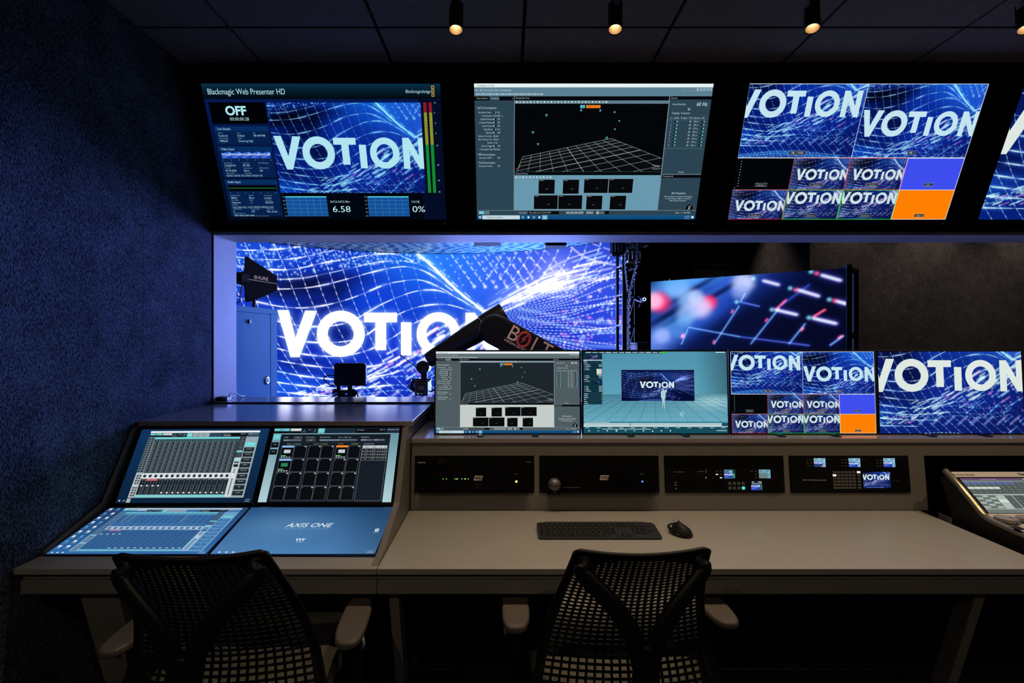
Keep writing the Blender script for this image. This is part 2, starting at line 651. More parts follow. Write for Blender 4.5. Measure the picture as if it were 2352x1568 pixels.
class Light:
    """strokes and dots of light, gathered per softness and blurred together"""
    def __init__(s, w, h, T, sc):
        s.w, s.h, s.T, s.sc = w, h, T, sc
        s.buf = {}

    def pts(s, P, wgt, c, sig):
        sg = s.sig(sig)
        b = s.buf.setdefault(sg, [])
        u, v = s.T(P[:, 0], P[:, 1])
        b.append(np.stack([u - 0.5, v - 0.5, wgt * c[0], wgt * c[1], wgt * c[2]], 1))

    def sig(s, sig):
        """softness in pixels, one of a few steps"""
        g = max(sig * s.sc, 0.62)
        return round(0.62 * 1.3 ** round(math.log(g / 0.62) / math.log(1.3)), 3)

    def stroke(s, P, c, sig, I=1.0, fade=None, dash=None):
        """P: points; dash = (period, fill, phase)"""
        P = np.asarray(P, float)
        seg = np.hypot(*np.diff(P, axis=0).T)
        L = np.concatenate([[0], np.cumsum(seg)])
        if L[-1] < 1e-3:
            return
        n = max(2, int(L[-1] * max(s.sc, 0.3) / 0.45))
        t = np.linspace(0, L[-1], n)
        Q = np.stack([np.interp(t, L, P[:, 0]), np.interp(t, L, P[:, 1])], 1)
        w = np.ones(n) * I
        if fade is not None:
            w = w * np.interp(np.linspace(0, 1, n), np.linspace(0, 1, len(fade)), fade)
        if dash is not None:
            f = ((t + dash[2]) / dash[0]) % 1.0
            w = w * (f < dash[1])
        sg = s.sig(sig)
        ds = L[-1] * s.sc / (n - 1)
        # thin strokes lose peak where they fall under one pixel
        k = min(1.0, sig * s.sc / 0.62)
        s.pts(Q, w * ds * sg * 2.5066 * k, c, sig)

    def dots(s, P, c, sig, I=1.0):
        P = np.asarray(P, float).reshape(-1, 2)
        sg = s.sig(sig)
        k = min(1.0, (sig * s.sc / 0.62)) ** 2
        s.pts(P, np.ones(len(P)) * I * sg * sg * 6.2832 * k, c, sig)

    def total(s):
        out = np.zeros((s.h, s.w, 3), np.float32)
        n = s.w * s.h
        for sg, parts in s.buf.items():
            p = np.concatenate(parts)
            i, j = np.floor(p[:, 0]).astype(int), np.floor(p[:, 1]).astype(int)
            fu, fv = p[:, 0] - i, p[:, 1] - j
            acc = np.zeros((n, 3))
            for di, dj, q in ((0, 0, (1 - fu) * (1 - fv)), (1, 0, fu * (1 - fv)), (0, 1, (1 - fu) * fv), (1, 1, fu * fv)):
                ok = (i + di >= 0) & (i + di < s.w) & (j + dj >= 0) & (j + dj < s.h)
                ix = (j[ok] + dj) * s.w + i[ok] + di
                for k in range(3):
                    acc[:, k] += np.bincount(ix, weights=(p[:, 2 + k] * q)[ok], minlength=n)
            out += blur(acc.reshape(s.h, s.w, 3).astype(np.float32), sg)
        return out

LOGO = [  # the six letters in the wall picture's own units
    ([(637, 712), (663, 712), (678.5, 776), (701, 713), (728, 714), (688, 820), (667, 820)], None),
    ((782.7, 766.5, 55, 53), (782.7, 766.5, 30, 29)),
    ([(836, 718), (912, 718), (912, 740), (887, 740), (887, 804), (862, 804), (862, 740), (836, 740)], None),
    ([(921, 740), (945, 740), (945, 816), (921, 816)], None),
    ((1007, 767, 50, 50), (1007, 767, 28, 29)),
    ([(1069, 718), (1091, 718), (1122, 774), (1122, 718), (1144, 718), (1144, 818), (1124, 818), (1091, 760), (1091, 818), (1069, 818)], None)]

def _ell(e, n=48):
    t = np.arange(n) * 2 * math.pi / n
    return np.stack([e[0] + e[2] * np.cos(t), e[1] + e[3] * np.sin(t)], 1)

def logo_on(cv, T, c, al=1.0):
    def m(p):
        p = np.asarray(p, float)
        q = []
        for k in range(len(p)):
            a, b = p[k], p[(k + 1) % len(p)]
            for t in np.linspace(0, 1, 4)[:-1]:
                q.append(a + (b - a) * t)
        q = np.array(q)
        u, v = T(q[:, 0], q[:, 1])
        return np.stack([u, v], 1)
    for a, hole in LOGO:
        if hole is None:
            cv.poly(m(a), c, al)
        else:
            cv.poly(m(_ell(a)), c, al, holes=[m(_ell(hole))])

def wave_picture(w, h, T, sc, AX, AY, letters=(1, 1, 1), halo=0.0, gain=1.0, dark=0.0, seed=4, logo=True, tone=(1, 1, 1)):
    """the blue light-wave picture. T: picture units -> pixels; AX, AY: picture units of every pixel"""
    R = random.Random(seed)
    rs = np.random.RandomState(seed)
    def blob(x, y, rx, ry, p=2.0):
        return np.exp(-((np.abs(AX - x) / rx) ** p + (np.abs(AY - y) / ry) ** p))[..., None]
    base = np.zeros((h, w, 3), np.float32)
    base[:] = C(10, 46, 182)
    def over(m, c, k=1.0):
        nonlocal base
        base = base + (m * k) * (np.array(c, np.float32) - base)
    over(blob(560, 590, 110, 70), C(24, 92, 222), 0.6)
    over(blob(1010, 590, 150, 60), C(26, 126, 240), 0.9)
    over(blob(1110, 640, 170, 100), C(46, 112, 246), 0.8)
    over(blob(1290, 630, 150, 90), C(92, 104, 242), 0.8)
    over(blob(1380, 770, 180, 80), C(34, 66, 218), 0.7)
    over(blob(1240, 760, 120, 50), C(20, 44, 190), 0.7)
    over(blob(715, 652, 88, 23), C(3, 8, 52), 1.0)
    over(blob(655, 668, 60, 18), C(4, 12, 70), 0.9)
    over(blob(775, 665, 34, 30), C(3, 10, 66), 0.95)
    over(blob(735, 700, 60, 26), C(5, 14, 84), 0.8)
    over(blob(800, 640, 50, 14), C(6, 20, 110), 0.7)
    over(blob(650, 735, 50, 18), C(6, 20, 110), 0.6)
    over(blob(785, 765, 60, 36), C(8, 22, 104), 0.8)
    over(blob(690, 838, 50, 20), C(6, 20, 110), 0.7)
    over(blob(660, 800, 40, 30), C(8, 30, 140), 0.6)
    over(blob(780, 850, 60, 20), C(8, 30, 140), 0.6)
    over(blob(860, 690, 80, 40), C(14, 66, 214), 0.6)
    over(blob(960, 650, 50, 30), C(18, 84, 224), 0.6)
    over(blob(900, 760, 60, 60), C(16, 60, 214), 0.5)
    over(blob(1180, 930, 230, 90), C(12, 32, 146), 0.8)
    over(blob(930, 845, 120, 50), C(40, 62, 214), 0.6)
    over(blob(640, 885, 90, 34), C(26, 98, 232), 0.7)
    base *= (1 - dark)
    if dark:
        base *= np.clip(0.35 + 0.65 * (base.sum(-1, keepdims=True) / 1.2), 0, 1)
    L = Light(w, h, T, sc)
    white, lil, cyan, pink, lb = (1, 1, 1), (0.86, 0.74, 1.0), (0.55, 0.85, 1.0), (1.0, 0.32, 0.55), (0.60, 0.76, 1.0)
    # long waves running across
    waves = [
        [(330, 534), (470, 560), (545, 573), (600, 574), (668, 569), (740, 556), (800, 546)],
        [(330, 574), (470, 600), (545, 611), (620, 619), (680, 617), (740, 604), (800, 594), (860, 584), (910, 584), (950, 600)],
        [(330, 614), (470, 640), (545, 655), (620, 663), (690, 662), (740, 655), (800, 640), (850, 626), (900, 615), (940, 613), (985, 628), (1040, 668)],
        [(330, 642), (470, 668), (590, 693), (640, 703), (690, 707), (740, 702), (790, 690), (830, 676), (880, 655), (920, 646), (965, 643), (1010, 660), (1060, 690)],
        [(330, 664), (470, 690), (600, 728), (690, 748), (760, 748), (810, 736), (870, 702), (920, 680), (960, 668), (1005, 667), (1050, 684), (1090, 708)],
        [(330, 694), (470, 720), (600, 760), (690, 783), (770, 786), (830, 775), (880, 742), (930, 715), (980, 701), (1030, 700), (1080, 714)],
        [(330, 726), (470, 752), (600, 790), (690, 812), (770, 818), (840, 806), (900, 776), (960, 738), (1020, 722)],
        [(330, 764), (470, 790), (600, 820), (700, 838), (790, 846), (870, 838), (940, 808)],
        [(330, 794), (470, 820), (600, 845), (700, 864), (800, 872), (880, 862), (930, 848)],
        [(330, 824), (470, 850), (600, 872), (700, 886), (800, 892), (900, 884)],
        [(330, 858), (470, 884), (620, 898), (740, 908), (860, 910)],
        [(330, 890), (470, 916), (640, 926), (800, 930)]]
    waves += [[(330, 586), (470, 612), (545, 632), (620, 641), (690, 639), (740, 630), (800, 617), (850, 605), (900, 599), (945, 602), (985, 616), (1040, 655)],
              [(330, 548), (470, 574), (545, 590), (620, 596), (680, 593), (740, 580), (800, 570), (860, 566), (920, 572)]]
    for k, p in enumerate(waves):
        q = catmull(p)
        f = 0.6 if k > 11 else 1.0
        L.stroke(q, (0.8, 0.78, 1.0), 0.62, 0.5 * f)
        L.stroke(q, white, 0.8, 0.8 * f, dash=(58 + 5 * (k % 3), 0.52, 17 * k))
        L.stroke(q, (0.42, 0.45, 1.0), 3.4, 0.30 * f, dash=(116 + 6 * k, 0.34, 50 + 31 * k))
        L.stroke(q, white, 1.25, 0.7 * f, dash=(116 + 6 * k, 0.2, 44 + 31 * k))
        if 7 < k < 12:
            L.stroke(q, cyan, 1.3, 0.6, dash=(54, 0.5, 9 * k))
    # steep cross lines, dashed, fading to the right
    for k in range(-5, 18):
        x = 455 + 33.0 * k
        q = catmull([(x, 540), (x + 33, 612), (x + 68 - k, 690), (x + 112 - 1.5 * k, 775), (x + 168 - 2 * k, 860), (x + 235, 935), (x + 300, 1000)])
        f = 1.0 if k < 10 else max(0.15, 1.0 - 0.13 * (k - 9))
        L.stroke(q, lb, 0.5, 0.42 * f)
        L.stroke(q, white, 0.62, 0.62 * f, dash=(15, 0.42, 5 * k))
        L.dots([q[i] for i in range(4, len(q), 9)], pink, 1.0, 0.8 * f)
    # swarm of round lights along the upper left wave
    c0 = catmull([(450, 552), (545, 562), (640, 568), (760, 566), (860, 566), (985, 572)])
    put = []
    while len(put) < 430:
        t = rs.rand() * (len(c0) - 1)
        p = c0[int(t)] + np.array([rs.randn() * 3, rs.rand() ** 0.8 * np.interp(t, [0, 0.25 * len(c0), 0.6 * len(c0), len(c0)], [112, 98, 58, 34]) - 6])
        r = rs.choice([1.2, 1.6, 2.0, 2.4])
        if all((p[0] - a) ** 2 + (p[1] - b) ** 2 > (1.5 * (r + q)) ** 2 for a, b, q in put[-260:]):
            put.append((p[0], p[1], r))
    for k, (x, y, r) in enumerate(put):
        L.dots([(x, y)], pink if k % 17 == 0 else ((0.62, 0.62, 1.0) if k % 4 == 0 else lb), r * 0.8, 0.95)
    # the bright crest going down to the meeting point
    for k in range(30):
        j, g = R.gauss(0, 1), R.random()
        a, b = (930 + 26 * g + 6 * j, 560 + 20 * g), (1112 + 16 * j, 716 + 6 * j)
        q = catmull([a, (a[0] + 42, a[1] + 34 + 7 * j), (1048 + 7 * j, 664 + 8 * j), b])
        L.stroke(q, R.choice([white, cyan, lb, lb, lil]), R.choice([0.6, 0.8, 1.1]), R.uniform(0.2, 0.62), fade=[0.3, 1, 1, 0.7], dash=(R.uniform(16, 44), R.uniform(0.35, 0.75), R.uniform(0, 50)))
    L.stroke(catmull([(950, 572), (990, 605), (1050, 668), (1110, 718)]), (0.30, 0.55, 1.0), 8, 0.42)
    L.stroke(catmull([(955, 585), (995, 615), (1055, 672), (1110, 718)]), white, 1.2, 0.8, dash=(46, 0.6, 4))
    L.stroke(catmull([(968, 584), (1008, 618), (1062, 668), (1116, 712)]), white, 1.0, 0.7, dash=(38, 0.5, 20))
    # dashes and round lights above the crest
    for r in range(10):
        x, y = 1010 + 27 * r, 548 + 3 * r
        ln = 128 - 3 * r if r < 7 else 84
        q = [(x, y), (x + ln * 0.62, y + ln * (0.86 if r < 7 else 0.7))]
        L.stroke(q, white if r < 8 else lil, 1.2, 0.75, fade=[0.4, 1, 1], dash=(15 + 1.2 * r, 0.64, 6 * r))
        L.dots([q[1]], white, 2.4, 0.9)
    for r in range(7):
        for k in range(10):
            L.dots([(985 + 24 * k + 9 * r, 560 + 15 * r + 5 * math.sin(k))], cyan if k < 4 else lil, 1.4 + 0.09 * k, 0.62)
    for r in range(11):
        x = 1150 + 31 * r
        L.stroke(catmull([(x + 18, 545), (x, 592), (x - 32, 640)]), lb, 0.6, 0.42)
        L.dots(catmull([(x + 18, 545), (x, 592), (x - 32, 640)], 3), white, 1.7, 0.85)
    L.stroke(catmull([(1290, 548), (1340, 588), (1400, 606), (1480, 612)]), lil, 1.7, 0.75)
    L.stroke(catmull([(1330, 545), (1390, 570), (1480, 590)]), lil, 1.3, 0.6, dash=(30, 0.7, 0))
    # right wing of streaks
    for k in range(78):
        g = R.random()
        off = R.gauss(0, 1)
        a = (1098 + 60 * g, 724 - 22 * g + 9 * off)
        b = (1330 + 110 * g, 640 - 30 * g + 22 * off)
        s0 = R.uniform(0, 0.75)
        q = catmull([a, ((a[0] + b[0]) / 2, (a[1] + b[1]) / 2 - 15), b])
        q = q[int(s0 * len(q)):int((s0 + R.uniform(0.08, 0.26)) * len(q)) + 2]
        L.stroke(q, R.choice([white, white, lil, lb]), R.choice([0.6, 0.9, 1.6]), R.uniform(0.3, 0.85))
    for x0, x1, yy, wd in ((1108, 1150, 0, 2.2), (1158, 1200, -3, 2.6), (1192, 1226, 6, 1.8), (1206, 1262, -6, 3.2), (1240, 1292, 2, 3.6), (1270, 1318, -3, 2.4)):
        f = lambda x: 722 - 0.455 * (x - 1098) + 0.00055 * (x - 1098) ** 2
        L.stroke([(x0, f(x0) + yy), ((x0 + x1) / 2, f((x0 + x1) / 2) + yy - 1), (x1, f(x1) + yy)], white, wd, 0.9)
    L.stroke(catmull([(1120, 706), (1190, 668), (1260, 648), (1330, 640)]), (0.45, 0.42, 1.0), 12, 0.5, fade=[0.5, 0.9, 1, 0.5])
    L.dots([(1272, 648), (1252, 653)], (1, 0.92, 0.98), 6, 0.9)
    L.dots([(1278, 638)], (0.62, 0.55, 1.0), 30, 0.5)
    # dotted fan filling the lower right
    for k in range(30):
        y1 = 592 + 10.5 * k
        q = catmull([(1120, 724 + 1.2 * k), (1200, 700 + 4.0 * k - 10), (1300, 640 + 6.6 * k + 14), (1430, y1 + 20 * math.sin(k)), (1500, y1 + 24)])
        L.stroke(q, lb, 0.6, 0.30, fade=[0.2, 0.8, 1, 1])
        L.stroke(q, white, 0.95, 0.78, fade=[0.3, 1, 1, 0.9], dash=(R.uniform(7, 13), 0.34, R.uniform(0, 9)))
    for k in range(130):
        g = rs.rand()
        L.dots([(1290 + 190 * rs.rand(), 628 + 180 * g)], R.choice([white, lil, pink, lb, pink]), R.choice([1.3, 1.9, 2.5]), 0.7)
    for y in (722, 742, 776, 800):
        L.stroke(catmull([(1190, y - 14), (1260, y), (1340, y + 16), (1440, y + 22)]), (0.6, 0.72, 1.0), 2.3, 0.38)
        L.stroke(catmull([(1230, y + 8), (1300, y - 6), (1380, y + 12), (1460, y - 4)]), pink, 0.9, 0.4, dash=(12, 0.6, y))
    # capsules of light sweeping up behind the last letters
    for k in range(150):
        g = rs.rand() ** 0.9
        x = 640 + 470 * g + rs.randn() * 8
        y = 925 - 172 * g ** 1.25 + rs.randn() * (10 + 20 * g)
        ln = 10 + 17 * g * rs.rand() + 6
        q = [(x, y), (x + ln, y - ln * (0.30 + 0.42 * g))]
        c = R.choice([white, white, white, lb, pink, cyan])
        L.stroke(q, c, 0.8 + 1.5 * g * (c is not cyan), 0.9)
        if k % 2:
            L.dots([q[0]], R.choice([cyan, pink, lb]), 1.2 + 1.0 * g, 0.8)
    for k in range(46):
        x, y = 950 + 330 * rs.rand(), 800 + 160 * rs.rand()
        L.stroke([(x, y), (x + 26, y - 19)], (0.35, 0.5, 1.0), 1.6, 0.6)
        L.dots([(x, y)], cyan, 2.1, 0.9)
        L.dots([(x - 5, y - 8)], pink, 1.9, 0.9)
    for k in range(9):
        x = 800 + 42 * k
        L.stroke([(x, 925), (x + 34, 896)], (0.75, 0.62, 0.95), 2.6, 0.6)
    for y in (868, 888, 900):
        L.stroke(catmull([(820, y + 6), (920, y - 4), (1010, y + 4), (1100, y - 8)]), cyan, 0.8, 0.7, dash=(11, 0.6, y))
    for k in range(7):
        y = 958 + 9 * k
        L.stroke(catmull([(560, y + 22), (720, y + 4), (860, y - 8), (1010, y), (1200, y + 18)]), cyan if k % 2 else white, 0.9, 0.7, dash=(13 + k, 0.6, 3 * k))
    L.stroke(catmull([(560, 990), (720, 968), (860, 958), (1010, 968), (1200, 990)]), (0.3, 0.6, 1.0), 8, 0.5)
    lit = L.total() * gain
    cv = Cv(w, h, a=base)
    if halo and logo:
        hm = Cv(w, h)
        logo_on(hm, T, (1, 1, 1))
        lit = lit + blur(hm.a, 7 * sc) * np.array((0.55, 0.62, 0.9), np.float32) * halo
    cv.a[:] = 1 - (1 - np.clip(cv.a, 0, 1)) * np.exp(-1.25 * np.clip(lit, 0, 8))
    cv.a *= np.array(tone, np.float32)
    if logo:
        logo_on(cv, T, letters)
    return cv

def crop_picture(w, h, x0, y0, aw, **k):
    """the picture as a camera sees it: aw picture units wide, from (x0, y0)"""
    sc = w / aw
    T = lambda x, y: ((x - x0) * sc, (y - y0) * sc)
    X, Y = np.meshgrid(np.arange(w) + 0.5, np.arange(h) + 0.5)
    return wave_picture(w, h, T, sc, x0 + X / sc, y0 + Y / sc, **k)
# ------------------------------------------------------------------ what each display shows
ARC_X, ARC_Y, ARC_R = -1.0, 4.92, 3.08          # the curved wall of light panels: circle in plan
PH0, PH1 = math.radians(-72), math.radians(55)  # from the left end to the right end
LED_TOP = CZ + 1.245

def arc_pt(ph, z):
    return Vector((ARC_X + ARC_R * math.sin(ph), ARC_Y + ARC_R * math.cos(ph), z))

def pic_led_wall():
    W, H = 2000, 792
    def T(x, y):
        a = (np.asarray(x, float) - VX) / FPX
        b = -(np.asarray(y, float) - VY) / FPX
        A = a * a + 1
        B = -2 * (a * ARC_X + ARC_Y)
        Q = ARC_X ** 2 + ARC_Y ** 2 - ARC_R ** 2
        D = np.sqrt(np.maximum(B * B - 4 * A * Q, 0))
        Y = (-B + D) / (2 * A)
        ph = np.arctan2(a * Y - ARC_X, Y - ARC_Y)
        return (ph - PH0) / (PH1 - PH0) * W, (LED_TOP - (CZ + b * Y)) / LED_TOP * H
    u, v = np.meshgrid(np.arange(W) + 0.5, np.arange(H) + 0.5)
    ph = PH0 + (PH1 - PH0) * u / W
    X, Y, Z = ARC_X + ARC_R * np.sin(ph), ARC_Y + ARC_R * np.cos(ph), LED_TOP * (1 - v / H) - CZ
    return wave_picture(W, H, T, 2.0, VX + FPX * X / Y, VY - FPX * Z / Y, halo=1.1, gain=1.15)

def pic_program(w=1120, h=630):
    return crop_picture(w, h, 675, 690, 466, letters=C(222, 232, 226), gain=0.95, dark=0.14, tone=(0.85, 1, 0.98))

def pic_preview(w, h, **k):
    return crop_picture(w, h, 674, 692, 485, letters=C(196, 228, 240), gain=0.9, dark=0.12, tone=(0.72, 0.96, 1.0), **k)

def pic_live(w, h, **k):
    return crop_picture(w, h, 632, 610, 506, letters=C(196, 228, 240), gain=0.9, dark=0.12, tone=(0.72, 0.96, 1.0), **k)

def label_box(cv, x, y, body, h=9):
    w = text_tris(body, 0, 2)[2] * h / 0.7
    cv.rect(x - w / 2 - 5, y - h - 4, x + w / 2 + 5, y + 4, C(10, 14, 20), 0.75)
    cv.frame(x - w / 2 - 5, y - h - 4, x + w / 2 + 5, y + 4, C(210, 220, 225))
    cv.text(body, x, y, h, C(235, 240, 240), align='c')

def pic_multiview():
    W, H = 1120, 630
    cv = Cv(W, H, C(2, 4, 8))
    h1, h2 = 330, 482
    cv.paste(pic_preview(560, h1), 0, 0)
    cv.paste(pic_live(560, h1), 560, 0)
    cams = {'2': crop_picture(280, 152, 586, 613, 548, letters=C(205, 226, 230), gain=0.65, dark=0.3, seed=7),
            '6': crop_picture(280, 152, 650, 695, 497, letters=C(205, 226, 230), gain=0.65, dark=0.3, seed=9)}
    for n, c in cams.items():                        # fine dot texture at the left of these shots
        for j in range(26):
            for i in range(10 - j // 4):
                c.disc(6 + i * 6, 8 + j * 6, 1.4, C(180, 200, 210), 0.7 - 0.06 * i)
    cell = [('Camera 1', None), ('Camera 2', cams['2']), ('Camera 2', cams['2']), ('Color 1', C(62, 78, 238)),
            ('Camera 2', cams['2']), ('Camera 6', cams['6']), ('Camera 6', cams['6']), ('Color 2', C(255, 128, 0))]
    for k, (nm, p) in enumerate(cell):
        x, y = (k % 4) * 280, h1 + (k // 4) * 152
        if isinstance(p, Cv):
            cv.paste(p, x, y)
        elif p is not None:
            cv.rect(x, y, x + 280, y + 152, p)
        else:
            for j in range(10):
                cv.rect(x + 22, y + 14 + 13 * j, x + 26, y + 17 + 13 * j, C(200, 205, 205))
            cv.rect(x + 8, y + 140, x + 11, y + 143, C(200, 205, 205))
        label_box(cv, x + 140, y + 132, nm)
    label_box(cv, 290, h1 - 18, 'ME 1 PVW', 11)
    label_box(cv, 850, h1 - 18, 'ME 1', 11)
    w = C(225, 232, 238)
    for x0, y0, x1, y1, c, t in ((0, 0, 1120, h1, w, 2.5), (559, 0, 561.5, h1, w, 2.5), (0, h1 - 1, 1120, h1 + 1.5, w, 2.5), (0, 481, 1120, 483.5, w, 2.5),
                                 (840, h1, 1120, 630, w, 2.5), (0, 482, 280, 630, C(190, 20, 40), 2.5), (280, h1, 560, 482, C(190, 60, 70), 2), (560, h1, 840, 482, C(200, 40, 60), 2.5),
                                 (280, 482, 560, 630, C(40, 190, 60), 3), (560, 482, 840, 630, C(40, 190, 60), 3)):
        if x1 - x0 < 4 or y1 - y0 < 4:
            cv.rect(x0, y0, x1, y1, c)
        else:
            cv.frame(x0, y0, x1, y1, c, t)
    return cv

def pic_presenter():
    W, H = 1120, 630
    cv = Cv(W, H, C(2, 8, 26))
    cv.grad(0, 66, 1120, 630, C(6, 24, 78), C(2, 10, 28))
    cv.rect(300, 428, 1120, 630, C(1, 5, 14))
    cv.rect(1010, 68, 1120, 630, C(3, 12, 36))
    cv.grad(0, 0, W, 66, C(8, 46, 70), C(2, 8, 14))
    wh = C(214, 238, 245)
    cv.text('Blackmagic Web Presenter HD', 22, 46, 25, wh, width=366)
    cv.text('Blackmagicdesign', 955, 40, 14, wh, width=118)
    for k in range(3):
        y = 9 + 16.5 * k
        cv.frame(1077, y, 1090, y + 13.5, C(255, 178, 74), 2.8)
    cv.rect(18, 80, 284, 174, C(1, 2, 5))
    cv.text('OFF', 140, 135, 38, C(196, 236, 244), bold=0.035, align='c', width=100)
    cv.text('00:00:00:28', 150, 160, 15, wh, align='c', width=92)
    def panel(y0, y1, title):
        cv.rect(20, y0, 282, y1, C(6, 32, 76))
        cv.rect(20, y0, 282, y0 + 22, C(8, 44, 96))
        cv.text(title, 34, y0 + 17, 11, wh)
    def row(y, items):
        for x, a, b in items:
            cv.text(a, x, y, 5.5, wh, al=0.9)
            cv.text(b, x, y + 14, 9.5, wh)
    panel(185, 268, 'Live Stream')
    row(218, [(34, 'Platform', 'Facebook'), (126, 'Server', 'Default'), (204, 'Key', 'FB-4477498')])
    row(242, [(34, 'Stream Standard', '1080p30'), (126, 'Quality', 'Streaming High')])
    panel(277, 422, 'Video Input')
    th = crop_picture(49, 30, 620, 640, 540, letters=C(225, 240, 245), gain=0.8)
    for k in range(5):
        cv.paste(th, 30 + 48 * k, 302)
    for k in range(7):
        cv.text('-%d' % (6 - k), 30 + 39 * k, 342, 5.5, wh)
    row(356, [(34, 'Input Standard', '2160p59.94'), (126, 'Colorimetry', 'BT.709'), (204, 'SDI Ancillary Data', '-')])
    row(380, [(34, 'Timecode', '03:18:18;28'), (126, 'Closed Caption', 'None'), (204, 'SMPTE 292 CRC', 'OK')])
    row(404, [(34, 'Luminance Bits', 'XXXX XXXX XX'), (126, 'Chroma Bits', 'XXXX XXXX XX')])
    panel(432, 614, 'Audio Input')
    cv.rect(34, 460, 272, 488, C(1, 3, 8))
    cv.rect(34, 473, 272, 475, C(70, 170, 90))
    for k in range(7):
        cv.text('-%d' % (6 - k), 34 + 38 * k, 499, 5.5, wh)
    row(512, [(34, 'Sample Frequency', '48kHz'), (126, 'Emphasis', 'None'), (204, 'Source Locked', 'Locked')])
    row(535, [(34, 'Word Length', 'Unknown'), (126, 'Origin', '----'), (204, 'Time of Day', '00:00:00')])
    row(558, [(34, 'Audio Bits', 'LLLL LLLL LLLL LLLX XXXX XXXX/LLXX')])
    row(580, [(34, 'Sample Address', '0'), (126, 'Ch Status CRC', 'OK'), (204, 'AUX Bits Use', 'Main Audio')])
    row(601, [(34, 'Audio Channels 1-16', '9999 9999 9999 9999 ---- ---- ---- ----')])
    cv.paste(pic_live(731, 416), 291, 81)
    for m in (0, 1):
        x = 1035 + 25 * m
        for k in range(104):
            y = 81 + 4 * k
            c = C(200, 26, 40) if k < 11 else (C(196, 176, 46) if k < 47 else C(24, 170, 50))
            cv.rect(x, y, x + 15, y + 2.9, c)
    for t, y in (('+3', 86), ('0', 130), ('-3', 175), ('-6', 220), ('-10', 276), ('-20', 366), ('-30', 440), ('-45', 496)):
        cv.text(t, 1084, y, 8, wh)
    for x0, w, lab in ((310, 208, ('7.2', '5.8', '4.3', '2.9', '1.4', '0.0')), (726, 208, ('0%', '2%', '4%', '6%', '8%', '10%'))):
        cv.rect(x0, 514, x0 + w, 612, C(20, 78, 150))
        for k in range(6):
            cv.rect(x0 + w * k / 6, 514, x0 + w * k / 6 + 1, 612, C(96, 160, 214))
            cv.rect(x0, 514 + 19.6 * k, x0 + w, 515 + 19.6 * k, C(96, 160, 214))
            cv.text(lab[k], x0 - 5, 520 + 19 * k, 7, wh, align='r')
        cv.rect(x0, 514, x0 + w, 519, C(100, 226, 240))
    cv.text('DATA RATE Mb/s', 534, 546, 11, wh, width=100)
    cv.text('6.58', 541, 592, 30, wh, width=92)
    cv.text('CACHE', 946, 546, 11, wh, width=42)
    cv.text('0%', 948, 592, 30, wh, width=66)
    cv.a[:] = cv.a * np.array((0.9, 1, 1), np.float32)
    return cv

